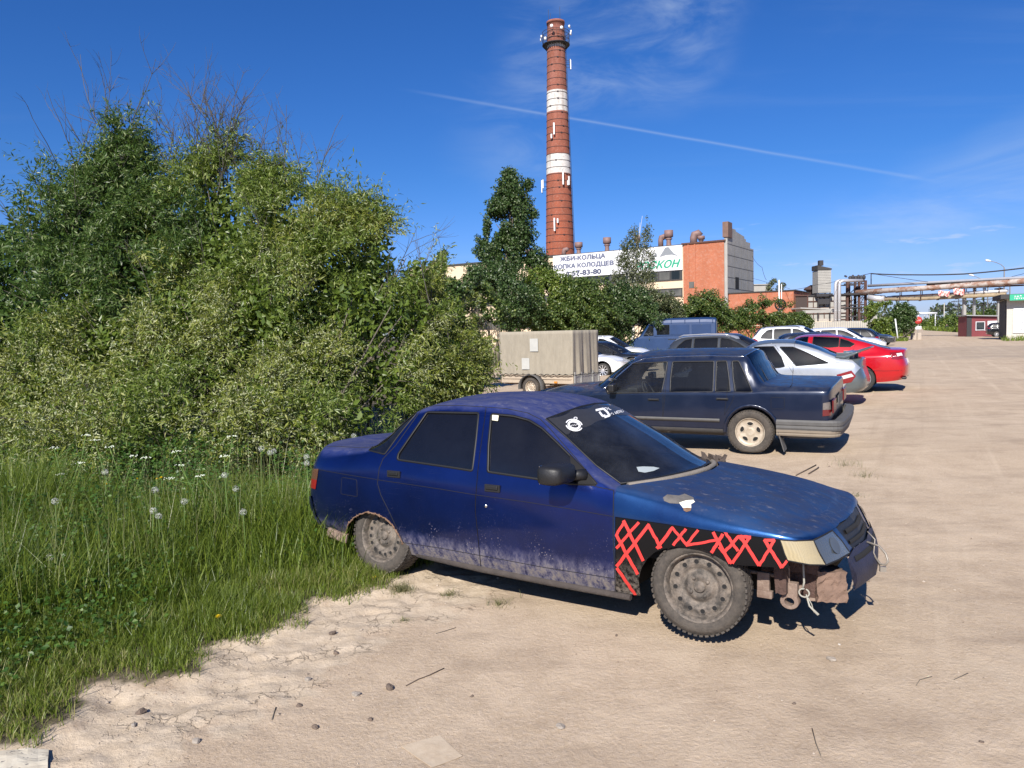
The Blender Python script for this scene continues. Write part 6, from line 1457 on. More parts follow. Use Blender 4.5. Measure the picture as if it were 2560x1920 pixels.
def antenna(g, z_, h, off=.9, w=.3, par=chim):
    m = MB(); rg = cr(z_)+off; c = (math.cos(g)*rg, math.sin(g)*rg, z_); m.box(c, (w, .18, h), rz=g+math.pi/2); a = m.build('antenna_panel', M_ant, par)
    m = MB(); m.tube([(math.cos(g)*cr(z_), math.sin(g)*cr(z_), z_+h*.3), (c[0]*.97, c[1]*.97, z_+h*.3)], .04, 4); m.tube([(math.cos(g)*cr(z_), math.sin(g)*cr(z_), z_-h*.3), (c[0]*.97, c[1]*.97, z_-h*.3)], .04, 4); m.tube([(c[0]*.96, c[1]*.96, z_-h*.6), (c[0]*.96, c[1]*.96, z_+h*.6)], .05, 4); m.build('bracket', M_darkst, a)
for g, y_, h in ((-.15, 154, 1.9), (.15, 145, 1.4), (-1.9, 322, 2.4), (-2.1, 340, .9), (math.pi+.05, 460, 2.6), (math.pi+.35, 456, 1.8), (-1.35, 446, 2.8), (-.9, 452, 1.8), (-1.0, 458, 1.0), (-1.95, 562, 2.7), (-1.75, 553, .9)): antenna(g, chz(y_), h, .55 if abs(g) < 2.5 and abs(g) > .5 else 1.0)
for g, z_ in ((-2.9, 66.6), (math.pi, 66.2), (-1.9, 67.9), (-1.25, 67.5), (-.3, 67), (.0, 67.8), (-.55, 68.2), (-2.4, 65.7)):
    z_ = z_-64.9+GB; m = MB(); rg = cr(66)+1.2; M4 = Matrix.Translation((math.cos(g)*rg, math.sin(g)*rg, z_)) @ Matrix.Rotation(g, 4, 'Z'); m.lathe([(0, .0), (.28, .05), (.34, .22), (.34, .30), (0, .32)], n=14, axis='X', M=M4); m.build('dish_aerial', M_ant, chim)
m = MB(); m.tube([(-1.5, -.5, CHT-1), (-1.5, -.5, CHT+2.9)], .05, 4); m.tube([(.9, -.6, CHT-1), (.9, -.6, CHT+3.4)], .05, 4); m.tube([(-1.1, -1, CHT-1), (-1.1, -1, CHT+2)], .04, 4); m.build('lightning_rod', M_darkst, chim)

# concrete hopper tower and low sheds
def bld(name, label, px0, px1, ytop, Y, depth, zb, mat, cat='building', rz=-.45, roof=None):
    a = at(px0, ytop, Y); b_ = at(px1, ytop, Y); w = (b_.x-a.x); t_ = thing(name, label, cat, ((a.x+b_.x)/2, Y+depth/2, 0), 0); zt_ = a.z; m = MB(); m.box((0, 0, (zt_+zb)/2), (w, depth, zt_-zb)); m.build('wall', mat, t_)
    if roof: m = MB(); m.box((0, 0, zt_+.08), (w+.4, depth+.4, .18)); m.build('roof', roof, t_)
    return t_, w, zt_
M_panel = simple('grey_corrugated_wall', (.36, .345, .31), .85, var=.2, nscale=1.5)
hop, w_, zt_ = bld('hopper_tower', 'small grey slatted tower standing on a dark frame above the sheds', 2045, 2078, 676, 130, 2.4, 7.7, M_panel, 'tower')
m = MB()
for i in range(16): m.box((0, -1.22, 7.9+i*.27), (w_+.02, .05, .05))
m.build('slats', M_concrete, hop); m = MB(); m.prism([(-w_/2-.1, 11.55), (w_/2+.1, 11.55), (w_/2+.1, 11.75), (-w_/2-.1, 12.35)], -1.3, 1.3); m.build('roof', M_roofd, hop); m = MB(); m.box((-.2, 0, 12.8), (.7, .7, .9)); m.build('stub_flue', M_darkst, hop)
m = MB()
for s_ in (-1, 1):
    for q in (-1, 1): m.box((s_*w_*.45, q, 3.85), (.16, .16, 7.7))
m.box((0, 0, 7.3), (w_+.5, 2.6, .5)); m.box((0, -1, 6.2), (w_*.8, .1, .9)); m.build('support_frame', M_darkst, hop)
shed, w_, zt_ = bld('industrial_shed', 'low pale grey shed with rusty roof edges behind the pipe tower', 2019, 2128, 741, 131, 10, 0, M_panel, roof=M_roofd)
m = MB()
for z_ in (6.3, 5.2, 4.2, 3.1): m.box((0, -5.1, z_), (w_, .12, .14))
for i in range(9): m.box((-w_/2+w_*i/8, -5.15, 3.5), (.12, .1, 7))
m.build('rusty_rails', M_rsteel, shed)
m = MB(); m.box((1.0, -5.2, 4.9), (w_*.7, .3, .5)); m.box((-1.2, -5.25, 2.4), (w_*.5, .2, 1.8)); m.build('canopy', simple('pale_sheet', (.42, .38, .33), .8, var=.3, nscale=2), shed)
m = MB(); m.lathe([(.9, 0), (.9, 1.2), (1.3, 1.3), (1.3, 1.6), (.2, 2.2)], c=(-1.1, 0, zt_), n=14); m.build('roof_cowl', simple('dark_rust', (.06, .035, .03), .9), shed)
dsh, w_, zt_ = bld('dark_lean_to', 'dark brown lean-to joined to the end of the brick annex', 1975, 2018, 741, 117, 12, 0, simple('dark_brown_cladding', (.055, .038, .032), .8), roof=M_rsteel)  # separate dark block drawn for the receding right side of the annex
bk, w_, zt_ = bld('grey_roof_shed', 'grey flat-roofed shed peeping over the brick annex beside the gable', 1879, 1925, 713, 140, 8, 0, M_panel, roof=M_concrete)
bar, w_, zt_ = bld('barrier_wall', 'pale ribbed concrete fence below the pipe tower', 1985, 2170, 806, 100, .3, 0, simple('pale_ribbed_concrete', (.42, .39, .33), .9, var=.2, nscale=1.5), 'fence')
m = MB()
for i in range(34): m.box((-w_/2+w_*(i+.5)/34, -.17, zt_/2), (.10, .06, zt_))
m.build('ribs', M_concrete, bar)
mk = thing('pipe_stack', 'thin white pipe standing before the brick annex with a dark ring', 'pipe', (xat(1948, 112), 112, 0)); m = MB(); zt2 = at(1948, 700, 112).z; m.tube([(0, 0, 0), (0, 0, zt2)], .10, 6); m.tube([(.35, 0, 0), (.35, 0, zt2-.6)], .06, 6); m.build('pipe', M_bann, mk)
m = MB(); zc = at(1951, 762, 112).z; m.tube([(.1+.75*math.cos(g), -.2, zc+.75*math.sin(g)) for g in np.linspace(0, 6.283, 22)], .12, 6); m.box((.1, -.2, zc), (.5, .1, .9)); m.build('ring', M_dark, mk)

# silver riser pipes
for px_, lb in ((2088.5, 'left of the two upright silver heating pipes'), (2098, 'right of the two upright silver heating pipes')):
    r_ = thing('heating_pipe', lb, 'pipe', (xat(px_, 110), 110, 0), 0, 'upright silver pipes'); zt2 = at(px_, 702, 110).z; m = MB(); e = .15; m.tube([(0, 0, 0), (0, 0, zt2-.5), (.12, 0, zt2-.15), (.5, 0, zt2), (3.6, .6, zt2)], .235, 12); m.build('pipe', M_pipe, r_)
    m = MB()
    for z_ in (1.5, 2.8, 4.1, 5.3): m.lathe([(.237, z_), (.255, z_), (.255, z_+.08), (.237, z_+.08)], n=12)
    m.build('band', M_gal, r_)
# steel pipe-rack tower
TWX = xat(2137, 73); tw = thing('pipe_rack_tower', 'rusty brown steel pipe tower with ladders at the left end of the pipe bridge', 'tower', (TWX*112/73, 112, 0)); tw.scale = (1.53, 1.53, 1.39)
k7_ = 73/1900
def TP(px, py, Y=73): p = at(px, py, Y); return (p.x-TWX, Y-73, p.z)
m = MB()
for px_ in (2118, 2148, 2164):
    for dy in (0, 2.2): a = TP(px_, 700); m.box((a[0], dy, a[2]/2-.1), (.20, .20, a[2]))
m.build('column', M_rsteel, tw)
m = MB(); rr = np.random.default_rng(9)
for z_ in (1.2, 2.4, 3.6, 4.8, 5.8):
    for dy in (0, 2.2): m.box((-.0, dy, z_), (2.1, .1, .12))
    m.tube([(-.7, -.05, z_-1.2), (.45, -.05, z_)], .04, 4); m.tube([(.45, -.05, z_-1.2), (1.05, -.05, z_)], .035, 4); m.tube([(1.05, 0, z_), (1.05, 2.2, z_-1)], .04, 4)
m.box((.3, 1, 4.72), (3.6, 2.8, .14)); m.box((.1, 1, 3.3), (2.4, 2.4, .1)); m.build('bracing', M_darkst, tw)
m = MB()
for px_ in (2152, 2158): a = TP(px_, 700); m.tube([(a[0], -.25, .1), (a[0], -.25, a[2])], .03, 4)
for i in range(22): a = TP(2152, 700); b_ = TP(2158, 700); m.tube([(a[0], -.25, .3+i*.27), (b_[0], -.25, .3+i*.27)], .02, 4)
m.build('ladder', M_rsteel, tw)
m = MB()
for i in range(14):
    a = TP(2112+rr.uniform(0, 55), 700+rr.uniform(-8, 40)); m.tube([a, (a[0]+rr.uniform(-.5, .9), rr.uniform(-.3, 1.8), a[2]+rr.uniform(-.9, .5))], rr.choice([.05, .07, .10]), 6)
for i in range(6): a = TP(2125+i*7, 702-3*(i % 2)); m.lathe([(.10, 0), (.16, .1), (.16, .3), (.05, .45)], c=a, n=8)
m.build('valves_and_branches', M_darkst, tw)
m = MB(); m.tube([TP(2126, 700), TP(2126, 712), TP(2150, 690)], .025, 4); m.tube([TP(2178, 683), TP(2178, 715)], .05, 5); m.tube([TP(2120, 694), TP(2150, 690), TP(2178, 683)], .03, 4); m.build('mast', M_darkst, tw)
m = MB(); a = TP(2165, 802); m.prism([(a[0]-1.1, 0), (a[0]+1.1, 0), (a[0]+.05, 2.6), (a[0]-.05, 2.6)], -1.8, -1.6); m.build('triangular_panel', M_panel, tw)
m = MB(); m.box((-2.6, 1.5, 3.35), (4.5, 2.6, .12), M=Matrix.Translation((-2.9, 1.5, 3.25)) @ Matrix.Rotation(R(4), 4, 'Y')); m.box((-2.9, .1, 3.0), (4.2, .15, .3)); m.build('lean_roof', M_concrete, tw)
# pipe bridge
def pb_pipe(name, label, pts, r, mat, flange=0, cat='pipe', group='overhead pipes crossing the road'):
    """pts: (px, py, Y)"""
    P = [at(*p) for p in pts]; o_ = P[0]; t_ = thing(name, label, cat, tuple(o_), 0, group); Q = [tuple(p-o_) for p in P]; m = MB(); m.tube(Q, r, 14); m.build('pipe', mat, t_)
    if flange:
        m = MB()
        for i in range(flange):
            f = (i+.5)/flange; a = P[0].lerp(P[-1], f)-o_ if len(P) == 2 else None
            if a is None: k = f*(len(P)-1); j = int(k); a = P[j].lerp(P[min(j+1, len(P)-1)], k-j)-o_
            m.box(tuple(a-Vector((0, 0, r))), (.10, r*2.2, .12)); m.box(tuple(a), (.05, r*2.1, r*2.1))
        m.build('saddle', M_rsteel, t_)
    return t_
pb_pipe('overhead_pipe', 'thick rust-streaked overhead pipe, the largest of the upper pair', [(2140, 731, 112.0), (2340, 718.5, 104.2), (2560, 703, 96.0), (2900, 682, 83.5)], .36, M_rpipe, 14)
pb_pipe('overhead_pipe', 'slim pale silver overhead pipe, topmost of the bridge', [(2170, 714.5, 111.9), (2330, 706, 105.4), (2500, 697, 98.6), (2900, 676, 84.0)], .19, M_pipe, 0)
pb_pipe('overhead_pipe', 'dull red-brown pipe just behind the thick rusty one', [(2318, 710.5, 106.4), (2560, 698, 97.4), (2900, 680, 85.0)], .25, M_rsteel, 0)
pb_pipe('overhead_pipe', 'white lagged pipe of the lower tier under the red cloths', [(2213, 745.5, 109.8), (2232, 742.5, 109.2), (2330, 738, 105.4), (2420, 732.5, 101.7), (2520, 727, 97.8)], .21, M_pipe, 5)
pb_pipe('overhead_pipe', 'ochre peeling pipe, lowest of the bridge', [(2172, 748.5, 111.4), (2300, 747, 106.4), (2515, 736, 97.9)], .25, simple('ochre_peeling_lagging', (.30, .235, .15), .85, var=.5, nscale=2.5, bump=.4), 9)
pb_pipe('overhead_pipe', 'short wide grey pipe bend beside the tower', [(2170, 742, 111.0), (2190, 746, 110.4), (2212, 747, 109.6)], .48, M_pipe, 0)
br = thing('pipe_bridge_truss', 'rusty steel truss carrying the overhead pipes across the road', 'bridge', tuple(at(2170, 735, 111)))
def BP(px, py, Y): p = at(px, py, Y)-at(2170, 735, 111); return tuple(p)
m = MB(); Ys = lambda px: 111-(px-2170)/390*15
for (ya, yb_) in ((724, 707), (730, 713)):
    m.tube([BP(2170, ya, 111.8), BP(2560, yb_, 97)], .10, 4)
m.tube([BP(2440, 732, Ys(2440)+.3), BP(2230, 741, Ys(2230)+.3)], .05, 4)
for px_ in (2250, 2302, 2412, 2436, 2460, 2498): m.tube([BP(px_, 728-(px_-2250)*.04, Ys(px_)), BP(px_, 750-(px_-2250)*.045, Ys(px_))], .06, 4); m.tube([BP(px_+4, 728-(px_-2250)*.04, Ys(px_)+.6), BP(px_+4, 750-(px_-2250)*.045, Ys(px_)+.6)], .05, 4)
m.build('truss', M_rsteel, br)
for px_, y0, w_, lb, mt in ((2411, 740, .36, 'squat concrete column', M_concrete), (2436, 716, .26, 'grey steel column', M_gal), (2460, 722, .10, 'thin dark column', M_darkst), (2497, 722, .30, 'concrete column', M_concrete)):
    Yc = Ys(px_)+1.0; a = at(px_, y0, Yc); m = MB(); m.box((0, 0, a.z/2), (w_, w_, a.z)); s_ = thing('pipe_support', lb+' under the pipe bridge, '+{2411: 'left of the booth', 2436: 'above the booth', 2460: 'thinnest of them', 2497: 'touching the gatehouse'}[px_], 'column', (a.x, Yc, 0), 0, 'columns under the pipe bridge'); m.build('shaft', mt, s_)
    m = MB(); m.box((0, 0, a.z), (w_*2.2, w_*2.6, .14)); m.build('cap', M_rsteel, s_)
M_cloth = simple('faded_red_white_cloth', (.62, .16, .14), .9, var=.3)
t = NT('torn_banner_cloth'); n = t.noise(3.0, 4, .6, t.coord((2, 1, 1))); t.set(Base_Color=t.mix(t.mr(n, .47, .53), (.60, .10, .09), (.72, .60, .56)), Roughness=.9); M_cloth = t.m
for px0, px1, y0, y1, lb in ((2346, 2374, 728, 742, 'left of the two torn red and white cloths hung on the pipes'), (2384, 2411, 722, 738, 'right of the two torn red and white cloths hung on the pipes')):
    Yc = Ys(px0)-1.2; a = at(px0, y0, Yc); b_ = at(px1, y1, Yc); N = 12; vs = []; rr = np.random.default_rng(px0)
    for j in range(5):
        for i in range(N+1): vs.append(((b_.x-a.x)*i/N+(.1*j/4), .12*math.sin(i*1.5+j)+.02*j, (b_.z-a.z)*j/4*(1 if j < 4 else rr.uniform(.8, 1.1))+.08*math.sin(i*.5)))
    m = MB(); m.add(vs, [(j*(N+1)+i, j*(N+1)+i+1, (j+1)*(N+1)+i+1, (j+1)*(N+1)+i) for j in range(4) for i in range(N)], True); o_ = m.build('torn_cloth', M_cloth, fix=False); o_.location = a; s_ = o_.modifiers.new('s', 'SOLIDIFY'); s_.thickness = .01
    tag(o_, lb, 'cloth', 'torn cloths on the pipe bridge')
def cable(name, label, pts, r=.03, mat=None, sag=0):
    P = [at(*p) for p in pts]; Q = []
    for a, b_ in zip(P[:-1], P[1:]):
        for i in range(8): f = i/8; Q.append(tuple(a.lerp(b_, f)-Vector((0, 0, sag*4*f*(1-f)))))
    Q.append(tuple(P[-1])); m = MB(); m.tube(Q, r, 5); tag(m.build(name, mat or M_darkst), label, 'cable', 'overhead cables')
cable('overhead_cable', 'thick black cable sagging high above the pipe bridge', [(2178, 684, 111), (2280, 687, 107), (2410, 685, 102), (2560, 670, 97), (2900, 632, 88)], .09, sag=.05)
cable('overhead_cable', 'thin cable slanting down to the silver pipe', [(2178, 684, 111), (2250, 695, 108), (2320, 705, 105)], .035)
cable('overhead_cable', 'thin cable crossing in front of the hopper tower', [(1970, 726, 112), (2040, 712, 100), (2110, 698, 111)], .025, sag=.1)
cable('overhead_cable', 'thin drooping cable from the concrete gable', [(1880, 640, 130), (1905, 668, 122), (1916, 700, 115)], .03, sag=.3)
cable('overhead_cable', 'thin cable from the gable to the far right of the annex', [(1880, 695, 130), (1940, 712, 120), (1975, 722, 114)], .025)
cable('overhead_cable', 'thin cable near the gatehouse lamp', [(2512, 696, 108), (2560, 684, 100), (2800, 640, 85)], .03)
# street lamps
def lamp(label, pole, arm, head, Y):
    b0 = at(pole[0], pole[1], Y); t_ = thing('street_lamp', label, 'street lamp', (b0.x, Y, 0), 0, 'street lamps by the pipe bridge'); m = MB(); P = [(0, 0, 0), (0, 0, b0.z)]+[tuple(at(x_, y_, Y)-Vector((b0.x, Y, 0))) for x_, y_ in arm]; m.tube(P, [.09]*2+[.05]*len(arm), 8); m.build('pole', simple('lamp_pole', (.20, .20, .20), .6), t_)
    h = at(head[0], head[1], Y)-Vector((b0.x, Y, 0)); e = at(arm[-1][0], arm[-1][1], Y)-Vector((b0.x, Y, 0)); d = (h-e); m = MB(); m.tube([tuple(e), tuple(e+d*.3), tuple(h), tuple(h+d*.1)], [.06, .14, .15, .05], 8); m.build('lamp_head', M_bann, t_)
lamp('tall street lamp with curved arm reaching left above the gatehouse', (2511, 672), [(2510, 668), (2502, 661), (2490, 656), (2478, 653)], (2465, 650.5), 108)
lamp('street lamp reaching left below the cable, its pole behind the pipes', (2470, 703), [(2460, 699), (2450, 696), (2436, 690)], (2423, 686), 120)
lamp('low street lamp whose head overlaps the silver pipe', (2525, 716), [(2510, 708), (2495, 703), (2482, 701)], (2467, 699), 128)
# gatehouse
GY = 72.0; a = at(2518, 738, GY); gh = thing('gatehouse', 'white brick gatehouse with green sign and notice board at the right edge', 'building', (a.x, GY, 0), R(-27)); zt_ = a.z
M_wbrick = brickmat('white_brick', (.66, .62, .54), (.58, .54, .46), (.35, .33, .29), 1.0, var=.12)
m = MB(); m.box((4, 3, zt_/2), (8, 6, zt_)); m.build('wall', M_wbrick, gh); m = MB(); m.box((3.9, 2.7, zt_-.15), (9.0, 7.2, .42)); m.build('roof', M_roofd, gh)
m = MB(); m.box((-.03, 3, zt_*.45), (.06, 5.2, zt_*.9)); m.build('dark_side', simple('dark_side_sheet', (.03, .028, .028), .7), gh)  # left wall covered by a thin near-black box
sg = thing('gate_sign', 'green sign with white script above the notice board', 'sign', (a.x, GY, 0), R(-27)); m = MB(); m.box((3.2, -.95, zt_-.26), (6.2, .12, .56)); m.build('board', simple('sign_green', (.02, .36, .20), .5), sg)
m = MB(); rr = np.random.default_rng(18)
for zz in (.09, -.10):
    x_ = .45
    while x_ < 5.6:
        w_ = rr.uniform(.08, .20)
        if rr.random() < .82: m.box((x_+w_/2, -1.02, zt_-.26+zz+rr.normal(0, .015)), (w_*.5, .02, .11)); m.box((x_+w_/2, -1.02, zt_-.26+zz+rr.choice([-.04, .04])), (w_, .02, .035))
        x_ += w_+.05
m.build('lettering', M_bann, sg)
nb = thing('notice_board', 'white notice board with rows of dark lettering on the gatehouse', 'sign', (a.x, GY, 0), R(-27)); m = MB(); m.box((2.2, -.06, 2.02), (3.4, .08, 2.30)); m.build('board', M_bann, nb)
m = MB(); rr = np.random.default_rng(8)
for i in range(9):
    z_ = 2.95-i*.22; x_ = .95
    while x_ < 2.2: w_ = rr.uniform(.05, .2); m.box((x_+w_/2, -.105, z_), (w_, .01, .045)); x_ += w_+.05
m.build('lettering', simple('notice_print', (.12, .13, .14), .7), nb)
# booth
BY = 95.0; a = at(2417, 790, BY); bo = thing('guard_booth', 'small dark red guard booth with a window and white panel', 'booth', (a.x, BY, 0), R(-8)); bw = at(2487, 795, BY).x-a.x; zb_ = a.z-.05
m = MB(); m.box((bw/2, 1.2, zb_/2), (bw, 2.4, zb_)); m.build('wall', simple('faded_red_panel', (.17, .035, .04), .6, var=.2, nscale=1), bo); m = MB(); m.box((bw/2, 1.1, zb_+.05), (bw+.4, 3.0, .12), M=Matrix.Translation((bw/2, 1.1, zb_+.04)) @ Matrix.Rotation(R(2.5), 4, 'Y')); m.build('roof', M_gal, bo)
m = MB(); m.box((.28, -.03, zb_/2), (.56, .08, zb_)); m.build('door', simple('black_door', (.03, .03, .03), .6), bo); m = MB(); m.box((1.55, -.03, 1.55), (.95, .07, .95)); m.box((.0, .0, 0), (.01, .01, .01)); m.build('window', M_glassc, bo)  # near-black slab along the left end of the booth front
m = MB(); m.box((1.05, -.06, 1.5), (.07, .06, 1.1)); m.box((2.06, -.06, 1.5), (.07, .06, 1.1)); m.box((1.55, -.06, 2.04), (1.1, .06, .07)); m.box((1.55, -.06, 1.03), (1.1, .06, .07)); m.build('window_frame', M_bann, bo)
m = MB(); m.box((bw-.55, -.04, 1.75), (1.1, .06, .75)); m.build('white_panel', M_bann, bo)
# stop sign on concrete block
a = at(2295, 801, 88); sg2 = thing('road_sign', 'round red road sign on a post in concrete blocks', 'sign', (a.x, 88, 0)); m = MB(); m.tube([(0, 0, 0), (0, 0, a.z)], .04, 6); m.build('post', M_gal, sg2)
m = MB(); m.lathe([(0, -.03), (.46, -.03), (.46, .03), (0, .03)], c=(0, -.06, a.z), n=8, axis='Y'); m.build('plate', simple('sign_red', (.55, .05, .04), .5), sg2); m = MB(); m.box((0, -.1, a.z-.85), (.7, .02, .35)); m.build('plate_below', M_bann, sg2)
put_text('STOP', .55, .16, (0, -.105, a.z), M_bann, sg2)
for px_, lb in ((2284, 'left concrete block at the foot of the road sign'), (2296, 'right concrete block at the foot of the road sign')):
    a = at(px_, 832, 84); m = MB(); m.box((0, 0, a.z/2), (.45, .5, a.z)); o_ = m.build('concrete_block', simple('pale_block', (.40, .34, .28), .9, var=.2), bevel=.04); o_.location = (a.x, 84, 0); tag(o_, lb, 'block', 'concrete blocks by the road sign')
a = at(2218, 795, 82); m = MB(); m.box((0, 0, a.z/2), (.42, .3, a.z)); o_ = m.build('gate_post', simple('brown_post', (.12, .085, .075), .8), bevel=.02); o_.location = (a.x, 82, 0); tag(o_, 'flat-topped brown gate post among the roadside bushes', 'post')
a = at(2238, 797, 80); b_ = at(2246, 836, 80); m = MB(); m.tube([(a.x, 80, a.z), (b_.x, 80, 0)], .07, 6); tag(m.build('leaning_pole', M_bann), 'thin white pole leaning left by the road bushes', 'pole')
# distant poles, gantry
far_poles = [(1210, 440, 640, 420, 0, 'fifth'), (1270, 430, 620, 400, 0, 'f'), (1320, 420, 700, 360, 0, ''), (1385, 270, 740, 320, 1, ''), (1505, 200, 715, 275, 1, ''), (1665, 160, 770, 248, 2, ''), (2000, 60, 600, 212, 1, ''), (1160, 480, 640, 470, 0, '')]
lbs = ['thin pale pole fading by the road bend, second from the left', 'short pale pole third from the left by the far road', 'plain pale pole, fourth from the left by the far road', 'pale pole with small fork top under the sky gap', 'dark pole with a three-armed top near the gantry', 'white pole with a long crossarm beside the walkers', 'grey pole rising through the gantry truss', 'smallest and farthest pale pole by the road bend']
for (x_, yt, yb_, Y, arms, _), lb in zip(far_poles, lbs):
    a = at(2180+x_/9.217, 740+yt/9.217, Y); p = thing('utility_pole', lb, 'pole', (a.x, Y, 0), 0, 'poles along the far road'); m = MB(); m.tube([(0, 0, 0), (0, 0, a.z)], [.16, .11], 7); m.build('shaft', simple('pale_concrete_pole', (.50, .47, .42), .9) if arms != 1 else M_darkst, p)
    if arms:
        m = MB(); w_ = 1.3; z_ = a.z-.8; m.box((0, 0, z_-.9), (w_*2, .12, .12))
        for q in (-1, 0, 1): m.box((q*w_, 0, z_-.3), (.1, .1, 1.2))
        m.build('crossarm', M_darkst, p)
a = at(2343, 777, 255); b_ = at(2500, 769, 240); gt = thing('railway_gantry', 'dark lattice gantry spanning above the far bushes', 'gantry', tuple(a)); L = b_-a; m = MB(); N = 14
for dz in (0, 1.3): m.tube([(0, 0, dz), (L.x, L.y, L.z+dz)], .12, 4)
c0 = L*.13; m.tube([(c0.x, c0.y, 1.3), (c0.x+2.2, c0.y, 2.9), (L.x, L.y, L.z+2.9)], .12, 4)
for i in range(N): f = i/N; g = (i+1)/N; m.tube([tuple(L*f), tuple(L*g+Vector((0, 0, 1.3)))], .06, 4); m.tube([tuple(L*g), tuple(L*g+Vector((0, 0, 1.3)))], .06, 4)
for i in range(3, N): f = i/N; g = (i+1)/N; m.tube([tuple(L*f+Vector((0, 0, 1.3))), tuple(L*((f+g)/2)+Vector((0, 0, 2.9))), tuple(L*g+Vector((0, 0, 1.3)))], .06, 4)
m.build('truss', M_darkst, gt); m = MB(); m.box((L.x*.4, L.y*.4, -a.z/2), (.35, .35, a.z)); m.box((L.x, L.y, L.z-b_.z/2), (.35, .35, b_.z)); m.build('leg', M_darkst, gt)
a = at(2292, 783, 260); b_ = at(2342, 783, 260); m = MB(); m.tube([tuple(a), tuple(b_)], .35, 8); m.tube([(a.x+.5, 260, 0), (a.x+.5, 260, a.z)], .15, 5); m.tube([(b_.x-.5, 260, 0), (b_.x-.5, 260, a.z)], .15, 5); tag(m.build('pipe_crossing', M_bann), 'far white pipe crossing above the road', 'pipe')
# ---------------------------------------------------------------- vegetation
def leafmat(name, c1, c2, c3=None, trans=.35, rough=.42, spec=.5):
    """leaf colours vary leaf by leaf through the mesh attribute 'rnd'"""
    t = NT(name); r_ = t.attr('rnd'); c = t.mix(t.mr(r_, 0, .8), c1, c2)
    if c3: c = t.mix(t.mr(r_, .80, .92), c, c3)
    t.set(Base_Color=c, Roughness=rough, Specular_IOR_Level=spec)
    tr = t.n('ShaderNodeBsdfTranslucent'); t.l(t.mix(.5, c, tuple(min(1, v*1.6) for v in c2)), tr.inputs[0]); ms = t.n('ShaderNodeMixShader'); ms.inputs[0].default_value = trans
    t.l(t.b.outputs[0], ms.inputs[1]); t.l(tr.outputs[0], ms.inputs[2]); t.l(ms.outputs[0], t.out.inputs[0]); return t.m
def unit(v): return v/np.maximum(np.linalg.norm(v, axis=-1, keepdims=True), 1e-9)
def rdir(n, g=rng): v = g.normal(size=(n, 3)); return unit(v)
def leaf_quads(pos, d, L, Wd, nrm, fold=.0):
    """rhombic leaves: pos base, d direction, L length, Wd width"""
    s = unit(np.cross(d, nrm)); L = L[:, None]; Wd = Wd[:, None]; nn = unit(np.cross(s, d))
    a = pos; b = pos+d*L*.45+s*Wd*.5; c = pos+d*L-nn*L*.12; e = pos+d*L*.45-s*Wd*.5
    return np.stack([a, b, c, e], 1).reshape(-1, 3)
def mesh_leaves(name, V, rnd, mats, parent=None, mi=None):
    n = len(V)//4; F = np.arange(n*4).reshape(n, 4); return raw_mesh(name, V, F, 4, mats, parent, smooth=False, attrs={'rnd': np.repeat(rnd, 4)}, mi=mi)
def shell_pts(lumps, n, g, inner=.35, flat=1.0, noise_=.25):
    """points spread over the outer shells of a set of ellipsoid lumps, skipping what is deep inside another"""
    out_p, out_n = [], []; A = np.array([l[3]**2 for l in lumps]); A = A/A.sum()
    for l, a in zip(lumps, A):
        k = int(n*a*1.35)+4; d = rdir(k, g); d[:, 2] = d[:, 2]*1.0; r = l[3]*(1-inner*g.random(k)**1.3)
        # lumpy surface
        w = 1+noise_*(np.sin(d[:, 0]*5.1+l[0])*np.sin(d[:, 1]*4.3+l[1])+.6*np.sin(d[:, 2]*7.7+d[:, 0]*6+l[2]))*.6
        p = np.array(l[:3])+d*(r*w)[:, None]*np.array([1, 1, flat]); out_p.append(p); out_n.append(d)
    P = np.concatenate(out_p); N = np.concatenate(out_n); keep = np.ones(len(P), bool)
    for l in lumps:
        q = np.linalg.norm((P-np.array(l[:3]))/np.array([1, 1, flat]), axis=1); keep &= ~((q < l[3]*.55) & (g.random(len(P)) < .85))
    keep &= P[:, 2] > .03; return P[keep], N[keep]
def tubes_mesh(name, paths, mat, parent, n=5):
    m = MB()
    for pts, r in paths: m.tube(pts, r, n, cap=False)
    return m.build(name, mat, parent, fix=False)
M_bark = simple('grey_brown_bark', (.13, .11, .085), .9, var=.35, nscale=8, bump=.5); M_twig = simple('dry_twig', (.10, .09, .075), .85, var=.3, nscale=10)
M_willow = leafmat('willow_leaf', (.075, .125, .018), (.18, .24, .038), (.32, .36, .13))
M_willow_y = leafmat('willow_leaf_yellowish', (.13, .16, .022), (.25, .28, .05), (.38, .39, .15))
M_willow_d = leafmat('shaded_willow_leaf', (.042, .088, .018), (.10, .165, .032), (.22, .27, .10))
M_catkin = leafmat('willow_catkin', (.30, .33, .16), (.46, .48, .28), None, .3, .8)
